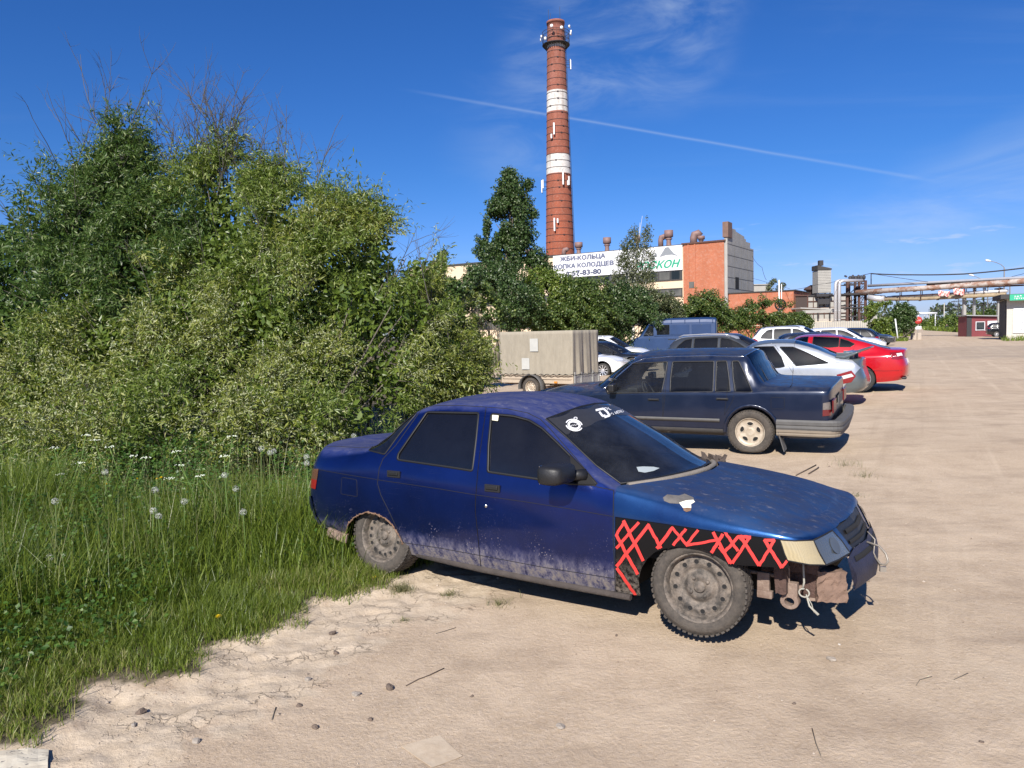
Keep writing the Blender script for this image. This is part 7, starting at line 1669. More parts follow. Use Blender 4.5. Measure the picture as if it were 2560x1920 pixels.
def willow(label, lumps_px, base_px, n, seed, twigs=0, yellow=.25, catk=.12, twig_h=1.0, size=.086, lmat=None):
    g = np.random.default_rng(seed); L = [(*at(px, py, Y), r) for px, py, Y, r in lumps_px]
    bx, by = np.mean([l[0] for l in L]), np.mean([l[1] for l in L])+.2
    t_ = thing('willow_bush', label, 'bush', (bx, by, gz(bx, by)), 0, 'willow bushes beside the lot'); o3 = np.array(t_.location)
    per = 13; ns = n//per; P, N = shell_pts(L, int(ns*1.9), g); kk = fbm(P[:, 0]*1.9+seed, P[:, 2]*1.9-P[:, 1]*.8, 3, seed+5) > .46+.05*g.random(len(P)); P, N = P[kk], N[kk]; ns = len(P)
    d = unit(N*.9+rdir(ns, g)*.6+np.array([0, 0, .55])); Ls = g.uniform(.20, .42, ns)*(1+2.4*np.clip(N[:, 2]+.2, 0, 1)*g.random(ns)**3)
    verts = []; rnd = []; mi = []
    yel = (fbm(P[:, 0]*.9+seed, P[:, 2]*.9+P[:, 1]*.3, 3, seed) > (1-yellow*1.15-.08)).astype(float)
    for k in range(per):
        f = (k+.5)/per; dr = d*(Ls*f)[:, None]; dr[:, 2] -= (Ls*.38*f*f); pos = P+dr+g.normal(0, .012, (ns, 3))
        side = rdir(ns, g); ld = unit(unit(d+np.array([0, 0, -.9*f]))*.75+side*.75+np.array([0, 0, -.12])); nr = unit(rdir(ns, g)*.75+N*.55+np.array([0, 0, .5]))
        cat = (g.random(ns) < catk*(.4+yel*1.5)); ln = g.uniform(.75, 1.35, ns)*size; w = ln*.24; ln = np.where(cat, .042, ln); w = np.where(cat, .016, w)
        verts.append(leaf_quads(pos, ld, ln, w, nr)); rnd.append(g.random(ns)); mi.append(np.where(cat, 2, (yel*(g.random(ns) < .75)).astype(int)))
    V = np.concatenate(verts); mesh_leaves('foliage', V-o3, np.concatenate(rnd), [lmat or M_willow, M_willow_y, M_catkin], t_, np.concatenate(mi))
    # leaves deeper inside the crown
    ni = n//7; A_ = np.array([l[3]**3 for l in L]); ch = g.choice(len(L), ni, p=A_/A_.sum()); Li = np.array(L)[ch]; Pi = Li[:, :3]+rdir(ni, g)*(Li[:, 3]*.72*g.random(ni)**.5)[:, None]; Pi = Pi[Pi[:, 2] > .05]; ni = len(Pi); li = g.uniform(.09, .15, ni)
    mesh_leaves('inner_foliage', leaf_quads(Pi, rdir(ni, g), li, li*.5, unit(rdir(ni, g)+np.array([0, -.8, .2])))-o3, g.random(ni)*.5, [lmat or M_willow], t_)
    # stems from the ground to the lumps
    paths = []; B = np.array([bx, by, gz(bx, by)])
    for l in L:
        for q in range(3):
            e = np.array(l[:3])+g.normal(0, l[3]*.35, 3); b0 = np.array([B[0]+(e[0]-B[0])*.45+g.normal(0, .25), B[1]+g.normal(0, .25), B[2]]); m1 = (b0+e)/2+g.normal(0, .15, 3); paths.append(([tuple(p-o3) for p in (b0, m1, e)], [.028, .02, .008]))
    for i in range(ns//14):     # short twigs that carry the sprays
        k = g.integers(ns); a = P[k]-N[k]*.35; paths.append(([tuple(a-o3), tuple(P[k]+d[k]*.2-o3)], [.006, .003]))
    tubes_mesh('stems', paths, M_bark, t_, 4)
    if twigs:
        tp = []
        def twig(p, dr, ln, r, lev):
            pts = [p]; q = p.copy(); dd = dr.copy(); m = 5
            for i in range(m): dd = unit(dd+g.normal(0, .10, 3)+np.array([0, 0, .03])); q = q+dd*ln/m; pts.append(q.copy())
            tp.append(([tuple(x_-o3) for x_ in pts], list(np.linspace(r, r*.35, m+1))))
            if lev < 2:
                for c in range(g.integers(2, 5)):
                    i = g.integers(1, m); sd_ = unit(dd+rdir(1, g)[0]*.75); twig(pts[i], sd_, ln*g.uniform(.35, .6), r*.55, lev+1)
        tops = sorted(L, key=lambda l: -(l[2]+l[3]))[:6]
        for i in range(twigs):
            l = tops[g.integers(len(tops))]; p = np.array(l[:3])+np.array([g.normal(0, l[3]*.7), g.normal(0, l[3]*.4), l[3]*.25]); dr = unit(np.array([g.normal(0, .42), g.normal(0, .3), 1.0])); twig(p, dr, g.uniform(.8, 1.7)*twig_h, .010, 0)
        tubes_mesh('bare_twigs', tp, M_twig, t_, 3)
    return t_
willow('dense left willow bush running out of the frame, deep green', [(60, 525, 13, .40), (120, 485, 13.2, .42), (180, 520, 13.2, .5), (30, 600, 13, .6), (140, 580, 13.1, .6), (0, 690, 12.6, 1.0), (190, 640, 12.6, 1.0), (-140, 640, 13, 1.3), (-160, 830, 12.6, 1.3), (40, 830, 12.0, 1.15), (190, 790, 12.0, 1.0), (-80, 980, 11.7, 1.0)], None, 62000, 1, twigs=4, yellow=.10, catk=.03, lmat=M_willow_d)
willow('tallest willow bush with bare twigs sticking out of its narrow top', [(305, 345, 13.4, .30), (275, 400, 13.4, .40), (325, 425, 13.4, .40), (230, 430, 13.4, .22), (300, 480, 13.2, .6), (300, 570, 13.1, .80), (400, 600, 12.9, .75), (250, 680, 12.7, .9), (380, 740, 12.3, 1.0), (210, 440, 13.5, .35)], None, 52000, 2, twigs=20, yellow=.08, catk=.02, twig_h=.85, lmat=M_willow_d)
willow('broad middle willow bush topped by a fan of dead twigs', [(562, 385, 13.5, .24), (540, 420, 13.5, .35), (480, 455, 13.5, .32), (610, 470, 13.4, .40), (680, 480, 13.4, .30), (540, 520, 13.3, .6), (500, 600, 13.1, .75), (660, 590, 13.0, .75), (760, 585, 13.0, .6), (800, 530, 13.2, .28), (860, 590, 13.0, .65), (935, 600, 13.1, .42), (905, 545, 13.2, .25), (600, 680, 12.5, 1.05), (780, 690, 12.5, 1.0), (920, 690, 12.6, .7), (690, 490, 13.4, .5)], None, 72000, 3, twigs=60, yellow=.25, catk=.08, twig_h=.9)
willow('low front willow mass hung with pale catkins above the tall grass', [(480, 830, 11.6, 1.0), (680, 810, 11.6, 1.05), (880, 800, 11.9, .95), (1000, 800, 12.3, .7), (300, 900, 11.3, .95), (130, 980, 11.0, .85), (560, 960, 11.2, .8), (780, 950, 11.4, .8), (960, 940, 11.8, .75), (340, 1040, 10.9, .55), (60, 1060, 10.8, .55), (-30, 1150, 8.8, .45), (70, 1165, 8.6, .42), (180, 1150, 8.8, .42), (300, 1130, 9.0, .42), (420, 1120, 9.2, .40), (540, 1105, 9.4, .42), (650, 1090, 9.6, .40), (770, 1075, 9.8, .40), (880, 1050, 10.2, .38), (200, 1060, 9.6, .5), (420, 1030, 9.9, .5), (650, 1010, 10.2, .5), (1050, 690, 13.0, .45)], None, 84000, 4, twigs=6, yellow=.42, catk=.24)
willow('yellowish willow bush overhanging the left end of the trailer', [(1075, 800, 13.6, .55), (1115, 790, 14.2, .5), (1150, 860, 14.2, .45), (1110, 900, 13.4, .55), (1050, 910, 13.0, .5), (1090, 980, 13.0, .42), (1170, 920, 14.0, .30), (1180, 975, 14.2, .25), (1085, 730, 14.5, .3)], None, 40000, 5, twigs=10, yellow=.95, catk=.08, twig_h=.6)
# ---- trees and bushes farther off: small leaf clumps through the crown
def crown(name, label, cat, lumps, base, trunk, n, leaf, mats, seed, group=None, droop=0.0, inner=.4, stems=1, gapt=.36, trunkmat=None, loc=None, asp=.75, clump=0):
    g = np.random.default_rng(seed); bx, by = base; t_ = thing(name, label, cat, (bx, by, gz(bx, by)), 0, group); o3 = np.array(t_.location)
    P, N = shell_pts(lumps, n, g, inner=inner, noise_=.5)
    gap = fbm(P[:, 0]/leaf*.10+seed, P[:, 2]/leaf*.10+P[:, 1]*.2, 3, seed) > gapt; P, N = P[gap], N[gap]; n_ = len(P)
    if droop: P[:, 2] -= g.random(n_)**2*droop
    d = unit(rdir(n_, g)+np.array([0, 0, -.4])); nr = unit(N*.8+rdir(n_, g)*.8+np.array([0, 0, .4])); ln = g.uniform(.7, 1.4, n_)*leaf
    mesh_leaves('foliage', leaf_quads(P, d, ln, ln*asp, nr)-o3, g.random(n_), mats, t_)
    paths = []; top = max(l[2] for l in lumps)
    for s_ in range(stems):
        e = np.array(trunk[1]) if trunk else np.array([bx, by, top*.8]); b0 = np.array([bx+(g.normal(0, .25) if stems > 1 else 0), by, o3[2]]); e = e+(g.normal(0, .6, 3) if stems > 1 else 0)
        ms = [b0+(e-b0)*f+np.array([g.normal(0, .06), 0, 0])*(0 < f < 1) for f in (0, .25, .5, .75, 1)]; r0 = trunk[0] if trunk else .06
        paths.append(([tuple(p-o3) for p in ms], [r0, r0*.8, r0*.6, r0*.4, r0*.2]))
        for l in lumps[::max(1, len(lumps)//10)]:
            f = g.uniform(.3, .8); a = b0+(e-b0)*f; paths.append(([tuple(a-o3), tuple((a+np.array(l[:3]))/2+g.normal(0, .1, 3)-o3), tuple(np.array(l[:3])-o3)], [r0*.35, r0*.22, r0*.08]))
    tubes_mesh('trunk', paths, trunkmat or M_bark, t_, 6); return t_
M_dkleaf = leafmat('poplar_leaf', (.028, .060, .016), (.065, .115, .026), (.16, .20, .09), .3, .4)
M_bleaf = leafmat('bush_leaf', (.040, .075, .016), (.095, .145, .028), (.20, .24, .06), .35)
M_lleaf = leafmat('bright_bush_leaf', (.07, .12, .018), (.15, .21, .03), (.26, .30, .07), .35)
M_birchl = leafmat('birch_leaf', (.055, .075, .028), (.12, .14, .055), (.22, .23, .12), .35)
def lp(*rows): return [(*at(px, py, Y), r*Y/1900) for px, py, Y, r in rows]   # r in photo pixels
PY = 48.0
crown('poplar_tree', 'tall dark poplar left of the chimney', 'tree', [(a_, b_, c_, d_*.90) for a_, b_, c_, d_ in lp((1270, 435, PY, 20), (1274, 460, PY, 32), (1285, 485, PY, 40), (1270, 520, PY, 46), (1245, 520, PY, 34), (1262, 480, PY, 30), (1290, 555, PY, 44), (1240, 560, PY, 40), (1225, 625, PY, 44), (1310, 520, PY, 30), (1260, 555, PY, 50), (1300, 590, PY, 45), (1225, 590, PY, 36), (1320, 460, PY, 16), (1335, 535, PY, 14), (1270, 640, PY, 55), (1340, 650, PY, 34), (1230, 670, PY, 40), (1365, 670, PY, 20))], (xat(1275, PY), PY), (.22, at(1270, 450, PY)), 60000, .12, [M_dkleaf], 11, inner=.9, gapt=.28)
BY_ = 52.0; BW = .82
crown('birch_tree', 'slender drooping birch in front of the factory banners', 'tree', [(a_, b_, c_, d_*.86) for a_, b_, c_, d_ in lp((1606, 540, BY_, 13), (1600, 556, BY_, 18), (1614, 575, BY_, 22), (1585, 580, BY_, 20), (1568, 610, BY_, 22), (1600, 620, BY_, 26), (1625, 635, BY_, 18), (1560, 645, BY_, 24), (1590, 665, BY_, 34), (1620, 680, BY_, 24), (1545, 690, BY_, 22), (1580, 720, BY_, 40), (1625, 735, BY_, 30), (1560, 750, BY_, 30))], (xat(1578, BY_), BY_), (.11, at(1592, 620, BY_)), 17000, .10, [M_birchl], 12, droop=.9, inner=.9, trunkmat=simple('birch_bark', (.68, .66, .62), .8, var=.12, nscale=3))
bl = 'bushes between the car lot and the factory'
mid = [
 ('dark bush right behind the trailer top', 1235, 44, [(1215, 740, 44, 60), (1270, 750, 44, 60), (1230, 800, 44, 50), (1300, 780, 44, 45), (1180, 780, 44, 45)], M_dkleaf, 21000),
 ('bright green bush below the left end of the lettered banner', 1370, 46, [(1345, 715, 46, 30), (1395, 720, 46, 32), (1360, 760, 46, 45), (1410, 770, 46, 45), (1330, 800, 46, 40)], M_lleaf, 15000),
 ('wide bush above the tarpaulin trailer right corner', 1450, 45, [(1440, 745, 45, 36), (1480, 750, 45, 36), (1430, 790, 45, 45), (1490, 795, 45, 45), (1390, 800, 45, 35)], M_bleaf, 16000),
 ('dark bush around the birch foot', 1560, 46.5, [(1540, 760, 46.5, 38), (1590, 765, 46.5, 34), (1560, 800, 46.5, 48), (1620, 800, 46.5, 36), (1510, 800, 46.5, 34)], M_dkleaf, 15000),
 ('thin dry bush against the beige factory wall', 1660, 52, [(1650, 770, 52, 28), (1680, 780, 52, 24), (1640, 800, 52, 30), (1690, 805, 52, 22)], M_birchl, 5200),
 ('rounded green bush before the brick tower', 1765, 54, [(1765, 768, 54, 30), (1745, 790, 54, 32), (1790, 790, 54, 32), (1720, 808, 54, 26), (1815, 808, 54, 24), (1765, 808, 54, 34)], M_bleaf, 13000),
 ('broad low bush in front of the brick annex', 1920, 56, [(1880, 795, 56, 28), (1915, 790, 56, 30), (1955, 795, 56, 30), (1990, 802, 56, 24), (1850, 808, 56, 22), (1935, 812, 56, 30), (2015, 812, 56, 16)], M_bleaf, 14000),
 ('bush low behind the white cars, below the birch', 1500, 50, [(1480, 800, 50, 34), (1520, 805, 50, 30), (1440, 808, 50, 34), (1400, 812, 50, 30), (1360, 812, 50, 30)], M_dkleaf, 9000),
 ('bush between the van and the beige factory wall', 1690, 55, [(1660, 800, 55, 26), (1700, 800, 55, 28), (1735, 806, 55, 26), (1620, 808, 55, 26), (1580, 812, 55, 26)], M_bleaf, 9000),
 ('left roadside bush under the pipe bridge', 2185, 80, [(2185, 775, 80, 20), (2200, 795, 80, 24), (2180, 812, 80, 20), (2215, 770, 80, 16), (2210, 825, 80, 16)], M_lleaf, 9000),
 ('rounded roadside tree right of the brown gate post', 2262, 83, [(2255, 775, 83, 18), (2275, 782, 83, 16), (2262, 798, 83, 22), (2240, 790, 83, 16), (2270, 815, 83, 16), (2245, 815, 83, 16)], M_dkleaf, 11000),
 ('small bush tip showing over the shed roofs', 1995, 118, [(1995, 738, 118, 9), (1990, 746, 118, 8), (2000, 744, 118, 8)], M_birchl, 900),
 ('pointed young trees behind the brick annex', 1936, 128, [(1935, 705, 128, 9), (1932, 716, 128, 13), (1945, 722, 128, 12), (1957, 712, 128, 7), (1925, 724, 128, 10)], M_birchl, 2600),
]
for i, (lb, px_, Y, rows, mt, n_) in enumerate(mid):
    rows = [(a, b-(8 if Y < 60 else 0), c, d*(1.22 if Y < 60 else 1.05)) for a, b, c, d in rows]; n_ = int(n_*(1.7 if Y < 60 else 1))
    crown('leafy_bush', lb, 'bush', lp(*rows), (xat(px_, Y), Y), None, n_, .115 if Y < 60 else .17, [mt], 40+i, group=bl, stems=4)
crown('leafy_bush', 'spindly young tree rising beside the right willow', 'bush', lp((1107, 640, 24, 14), (1100, 665, 24, 22), (1115, 690, 24, 28), (1080, 700, 24, 24), (1150, 700, 24, 30), (1180, 690, 24, 22), (1130, 730, 24, 40)), (xat(1110, 24), 24), (.06, at(1105, 650, 24)), 12000, .09, [M_dkleaf], 77, inner=.8, group=bl)
crown('leafy_bush', 'bush filling the gap between willow and poplar', 'bush', lp((1190, 740, 30, 50), (1220, 780, 30, 50), (1160, 790, 30, 45), (1215, 850, 30, 40), (1165, 860, 30, 45)), (xat(1195, 30), 30), None, 15000, .10, [M_bleaf], 78, stems=4, group=bl)
fr = 'scrub beside the far road'
for i, (px_, py_, Y, w_, lb) in enumerate([(2440, 792, 120, 16, 'rounded scrub behind the red booth roof'), (2475, 790, 118, 17, 'scrub above the white booth panel'), (2412, 798, 150, 15, 'scrub left of the booth'), (2392, 800, 175, 14, 'scrub between the walkers and the booth'), (2372, 802, 215, 12, 'scrub behind the walkers'),
        (2352, 803, 250, 11, 'scrub right of the dark three-armed pole'), (2334, 804, 290, 10, 'far scrub among the pale poles'), (2318, 805, 340, 9, 'farthest scrub by the road bend'), (2304, 807, 420, 7, 'hazy scrub closing the road'), (2495, 795, 110, 14, 'scrub touching the gatehouse roof')]):
    r_ = w_; crown('scrub_bush', lb, 'bush', lp((px_, py_, Y, r_), (px_-r_*.8, py_+6, Y, r_*.8), (px_+r_*.8, py_+5, Y, r_*.8), (px_, py_+14, Y, r_)), (xat(px_, Y), Y), None, 2600, .28*Y/120, [M_bleaf if i % 2 else M_lleaf], 90+i, group=fr, stems=2)
# far-off woods as one low mass on both sides
g = np.random.default_rng(55); n = 26000; ang = g.uniform(R(-60), R(60), n); keep = ~((ang > R(27.6)) & (ang < R(28.9))); ang = ang[keep]; n = len(ang); dist = g.uniform(430, 520, n)
hmax = 9+6*fbm(ang*40, ang*0+3, 3, 5); P = np.stack([np.sin(ang)*dist, np.cos(ang)*dist, hmax*g.random(n)**.7], 1); ln = g.uniform(1.2, 2.6, n)
o_ = mesh_leaves('distant_woods', leaf_quads(P, rdir(n, g), ln, ln*.8, rdir(n, g)), g.random(n), [leafmat('far_foliage', (.035, .06, .022), (.07, .10, .035), None, .3)]); tag(o_, kind='stuff')
# ---- grass
M_grass = leafmat('grass_blade', (.056, .100, .010), (.185, .24, .028), (.30, .28, .11), .35, .45)
def blades(name, X, Y, H, Wd, lean, seed, mat, bend=.35, tint=None):
    g = np.random.default_rng(seed); n = len(X); z = ground_z(X, Y)-.01; a = g.uniform(0, 2*math.pi, n); dx, dy = np.cos(a), np.sin(a); b = a+g.normal(0, .6, n)+math.pi/2; lx, ly = np.cos(b)*lean, np.sin(b)*lean
    w = Wd/2; rows = []
    for f, wf in ((0, 1.0), (.5, .85), (1.0, .06)):
        ox = lx*H*(f**2); oy = ly*H*(f**2); zz = z+H*f*np.sqrt(np.clip(1-(lean*f*.7)**2, .1, 1)); rows.append(np.stack([X+ox-dx*w*wf, Y+oy-dy*w*wf, zz], 1)); rows.append(np.stack([X+ox+dx*w*wf, Y+oy+dy*w*wf, zz], 1))
    V = np.stack(rows, 1).reshape(-1, 3); i0 = np.arange(n)*6; F = np.concatenate([np.stack([i0, i0+1, i0+3, i0+2], 1), np.stack([i0+2, i0+3, i0+5, i0+4], 1)]); rnd = g.random(n)*.85+(0 if tint is None else tint); return raw_mesh(name, V, F, 4, mat, attrs={'rnd': np.repeat(np.clip(rnd, 0, 1), 6)})
g = np.random.default_rng(21)
def cand(n, x0, x1, y0, y1): 
    x = g.uniform(x0, x1, n); y = g.uniform(y0, y1, n); return x, y
# short turf along the edge, ragged
x, y = cand(520000, -5.5, .3, 2.4, 7.6); sd = edge_sd(x, y); cl = fbm(x*2.4, y*2.4, 4, 9); tuft = fbm(x*9, y*9, 2, 19)
p_ = np.clip((sd+.05+(cl-.5)*.35)/.18, 0, 1)*np.where(sd > 1.2, .45, 1.0)*(.35+.65*(tuft > .45)); k = g.random(len(x)) < p_*.80
x, y, sd = x[k], y[k], sd[k]; cl = cl[k]; H = g.uniform(.035, .09, len(x))*(1+1.1*np.clip(sd/.7, 0, 1.6))*(.7+.6*cl)
dry = (fbm(x*1.6, y*1.6, 3, 29) > .52)*.14*(sd < .6)+.06*(sd < .3)
o_ = blades('short_grass', x, y, H, g.uniform(.0028, .0055, len(x)), g.uniform(.15, .8, len(x)), 22, [M_grass], tint=dry); tag(o_, kind='stuff')
# tall grass deeper in the verge
x, y = cand(150000, -6.5, .4, 3.6, 12.0); sd = edge_sd(x, y); cl = fbm(x*.9, y*.9, 4, 39); cl2_ = fbm(x*3.4, y*3.4, 3, 49)
p_ = np.clip((sd-.55+(cl-.5)*1.3)/.5, 0, 1)*(.2+.8*(cl2_ > .43)); k = g.random(len(x)) < p_; x, y, sd, cl, cl2_ = x[k], y[k], sd[k], cl[k], cl2_[k]
H = g.uniform(.20, .55, len(x))*(.25+1.5*cl*cl+.5*(fbm(x*.5, y*.5, 2, 88) > .5))*np.clip(.55+sd*.35, 0, 1.35); H *= np.interp(y, [6.5, 8.0, 9.0], [.95, .60, .30])
o_ = blades('tall_grass', x, y, H, g.uniform(.005, .010, len(x)), g.uniform(.12, .75, len(x)), 23, [M_grass]); tag(o_, kind='stuff')
# seed-head stalks
x, y = cand(2600, -6, .2, 4.5, 11); sd = edge_sd(x, y); k = sd > 1.0; x, y = x[k], y[k]
o_ = blades('seeding_stalks', x, y, g.uniform(.45, .85, len(x)), np.full(len(x), .004), g.uniform(.05, .35, len(x)), 24, [leafmat('stalk', (.16, .18, .06), (.30, .30, .14), None, .3)]); tag(o_, kind='stuff')
# broad-leaved weeds: clover, nettle and young shoots
M_weed = leafmat('weed_leaf', (.028, .075, .010), (.070, .145, .020), (.12, .20, .035), .35, .45)
x, y = cand(90000, -6.2, .2, 3.0, 11.5); sd = edge_sd(x, y); cl = fbm(x*.75+3, y*.75, 3, 69); leftm = np.clip((-1.55-x-(y-3.4)*.42)/.4, 0, 1)*(y < 7)*np.clip((sd-.35)/.3, 0, 1)
p_ = np.clip((cl-.45)/.06, 0, 1)*np.clip((sd-.5)/.4, 0, 1)*.85+leftm; k = g.random(len(x)) < p_; x, y, sd, cl = x[k], y[k], sd[k], cl[k]; n = len(x)
hmx = np.clip(.14+(sd-.4)*.24, .08, .70); z = ground_z(x, y)+hmx*g.random(n)**.6*(.6+.6*fbm(x*5, y*5, 2, 79)); ln = g.uniform(.018, .042, n)
V = leaf_quads(np.stack([x, y, z], 1), unit(rdir(n, g)*np.array([1, 1, .35])), ln, ln*.85, unit(rdir(n, g)*.6+np.array([0, -.25, .9])))
o_ = mesh_leaves('undergrowth', V, g.random(n), [M_weed]); tag(o_, kind='stuff')
# small turf tufts out on the dirt
def tuft(px, py, n, h, label):
    r_ = ray(px, py); q = -CAM_H/r_.z; cx, cy = r_.x*q, r_.y*q; cx, cy = (cx, cy) if cy < 9 else (cx, cy); a = g.uniform(0, 6.28, n); rr_ = np.abs(g.normal(0, h*.7, n)); X = cx+np.cos(a)*rr_; Y_ = cy+np.sin(a)*rr_
    o_ = blades('grass_tuft', X, Y_, g.uniform(.4, 1, n)*h, g.uniform(.002, .004, n), g.uniform(.5, 1.2, n), int(px), [leafmat('dry_tuft', (.10, .12, .04), (.24, .22, .11), None, .3)]); tag(o_, label, 'grass tuft', 'sparse grass tufts on the dirt')
for a in ((1248, 1512, 90, .09, 'small grass tuft below the middle of the battered sedan'), (1000, 1480, 400, .09, 'widest grass tuft beside the flat rear wheel'), (1120, 1490, 110, .07, 'thin dry tuft between the rear wheel tuft and the sill'), (2115, 1180, 60, .16, 'dry tuft right of the sedan bonnet'), (2160, 1205, 60, .16, 'dry spidery tuft nearest the bonnet tip'), (2145, 1250, 40, .10, 'tiny dry tuft beside the bonnet edge'), (1010, 1555, 60, .05, 'flat dry tuft on the pale cracked clay')): tuft(*a)
# verge grass by the road far off
x = g.uniform(34, 48, 9000); y = g.uniform(77, 90, 9000); k = (x > .455*y) & (x < .522*y); x, y = x[k], y[k]
o_ = blades('verge_grass', x, y, g.uniform(.15, .4, len(x)), g.uniform(.04, .08, len(x)), g.uniform(.1, .6, len(x)), 31, [M_grass]); tag(o_, kind='stuff')
x = g.uniform(43, 60, 5000); y = g.uniform(66, 72, 5000); k = (x > .645*y) & (g.random(len(x)) < .35); x, y = x[k], y[k]
o_ = blades('gatehouse_grass', x, y, g.uniform(.2, .6, len(x)), g.uniform(.03, .06, len(x)), g.uniform(.1, .6, len(x)), 32, [M_grass]); tag(o_, kind='stuff')
x = g.uniform(60, 330, 26000); f = x; yy = g.uniform(0, 1, 26000); y = 110+yy*330; side = g.random(26000) < .5; xr = np.where(side, y*.5316-.6-g.random(26000)**2*40, y*.5368+1.5+7*np.clip((220-y)/85, 0, 1)+g.random(26000)**2*40); 
o_ = blades('roadside_grass', xr, y, g.uniform(.4, 1.3, 26000), g.uniform(.2, .5, 26000), g.uniform(.1, .5, 26000), 33, [M_grass]); tag(o_, kind='stuff')
# bare earth under the mid bushes gets scrubby cover
x = g.uniform(-6, 34, 9000); y = g.uniform(40, 60, 9000); k = (y > 43+.12*np.abs(x)) & (x < .34*y); x, y = x[k], y[k]
o_ = blades('scrub_grass', x, y, g.uniform(.3, .8, len(x)), g.uniform(.04, .10, len(x)), g.uniform(.1, .6, len(x)), 34, [M_grass]); tag(o_, kind='stuff')
# ---------------------------------------------------------------- stones, litter, flowers, walkers
def gpt(px, py):
    r_ = ray(px, py); q = -CAM_H/r_.z
    for _ in range(3): p = Vector((0, 0, CAM_H))+r_*q; q = (gz(p.x, p.y)-CAM_H)/r_.z
    return Vector((0, 0, CAM_H))+r_*q
g = np.random.default_rng(99)
def stone(p, s, mat, name='stone', seed=0):
    gg = np.random.default_rng(seed); bm = bmesh.new(); bmesh.ops.create_icosphere(bm, subdivisions=2, radius=1)
    ph = gg.uniform(0, 6, 3); sc_ = np.array([1, gg.uniform(.6, .95), gg.uniform(.4, .7)])*s
    for v in bm.verts:
        k = 1+.22*math.sin(v.co.x*2.7+ph[0])*math.sin(v.co.y*3.1+ph[1])+.12*math.sin(v.co.z*5+ph[2]); v.co = Vector((v.co.x*k*sc_[0], v.co.y*k*sc_[1], v.co.z*k*sc_[2]))
    me = bpy.data.meshes.new(name); bm.to_mesh(me); bm.free(); me.materials.append(mat); o_ = bpy.data.objects.new(name, me); C.objects.link(o_); o_.location = (p.x, p.y, p.z+s*.22); o_.rotation_euler = (0, 0, gg.uniform(0, 6)); return o_
M_stone = simple('dusty_grey_stone', (.30, .26, .215), .9, var=.3, nscale=30, bump=.5); M_clod = simple('dark_dry_clod', (.14, .105, .08), .95, var=.4, nscale=40, bump=.8); M_pale = simple('pale_stone', (.50, .46, .40), .9, var=.2, nscale=30, bump=.4)
sl_ = [((2079, 1651), .034, M_stone, 'grey stone on open dirt right of the front wheel'), ((1401, 1818), .03, M_stone, 'brown stone at the bottom of the dirt, below the car'), ((1541, 1590), .017, M_clod, 'small dark stone just under the sill shadow'), ((890, 1738), .034, M_stone, 'flat grey stone among the clods left of the car'), ((974, 1722), .040, M_clod, 'dark clod nearest the flat grey stone'),
 ((788, 1820), .030, M_clod, 'upright dark stone at bottom left of the dirt'), ((352, 1783), .034, M_clod, 'dark stone beside the deep crack'), ((335, 1815), .026, M_stone, 'grey stone below the dark stone by the crack'), ((748, 1765), .022, M_clod, 'small clod left of centre on the trampled dirt'), ((926, 1800), .018, M_clod, 'tiny dark pebble above the flat card'),
 ((831, 1586), .034, M_clod, 'upper dark clod in the cracked clay'), ((840, 1634), .030, M_clod, 'lower dark clod in the cracked clay'), ((2098, 1612), .014, M_pale, 'tiny pale stone above the grey stone'), ((2454, 1856), .016, M_clod, 'small stone near the lower right corner'), ((770, 1700), .024, M_stone, 'stone near the shallow rut'), ((1180, 1742), .016, M_clod, 'lone pebble below the middle of the car'), ((1985, 1760), .014, M_clod, 'little pebble right of the front wheel shadow'), ((490, 1855), .030, M_stone, 'half buried stone in the pale ridge')]
for i, (p, s_, mt, lb) in enumerate(sl_): tag(stone(gpt(*p), s_*.78, mt, seed=i), lb, 'stone', 'loose stones on the dirt')
# gravel: countless small stones pressed in the surface
n = 9000; x = g.uniform(-2.6, 7.5, n); y = 2.3+g.random(n)**1.4*11; sd = edge_sd(x, y); k = sd < .02; x, y, sd = x[k], y[k], sd[k]; near = (g.random(len(x)) < np.clip(.35+.65*np.exp(-((sd+.4)/.6)**2), 0, 1)); x, y = x[near], y[near]; n = len(x)
s_ = g.uniform(.0022, .0075, n)*(1+1.8*(g.random(n) > .95)); z = ground_z(x, y); base = np.array([[1, 0, 0], [0, 1, 0], [-1, 0, 0], [0, -1, 0], [0, 0, 1], [0, 0, -1]], float); fc = np.array([[0, 1, 4], [1, 2, 4], [2, 3, 4], [3, 0, 4], [1, 0, 5], [2, 1, 5], [3, 2, 5], [0, 3, 5]])
ra = g.uniform(0, 6.28, n); V = base[None]*(1+g.normal(0, .25, (n, 6, 1)))*s_[:, None, None]*np.array([1, .8, .55]); ca, sa = np.cos(ra)[:, None], np.sin(ra)[:, None]; V = np.stack([V[..., 0]*ca-V[..., 1]*sa, V[..., 0]*sa+V[..., 1]*ca, V[..., 2]], -1)+np.stack([x, y, z+s_*.2], 1)[:, None]
t = NT('gravel_stone'); r_ = t.attr('rnd'); t.set(Base_Color=t.mix(t.mr(r_, .2, .9), (.20, .155, .115), (.46, .39, .31)), Roughness=.9)
o_ = raw_mesh('gravel', V.reshape(-1, 3), (fc[None]+np.arange(n)[:, None, None]*6).reshape(-1, 3), 3, t.m, attrs={'rnd': np.repeat(g.random(n), 6)}); tag(o_, kind='stuff')
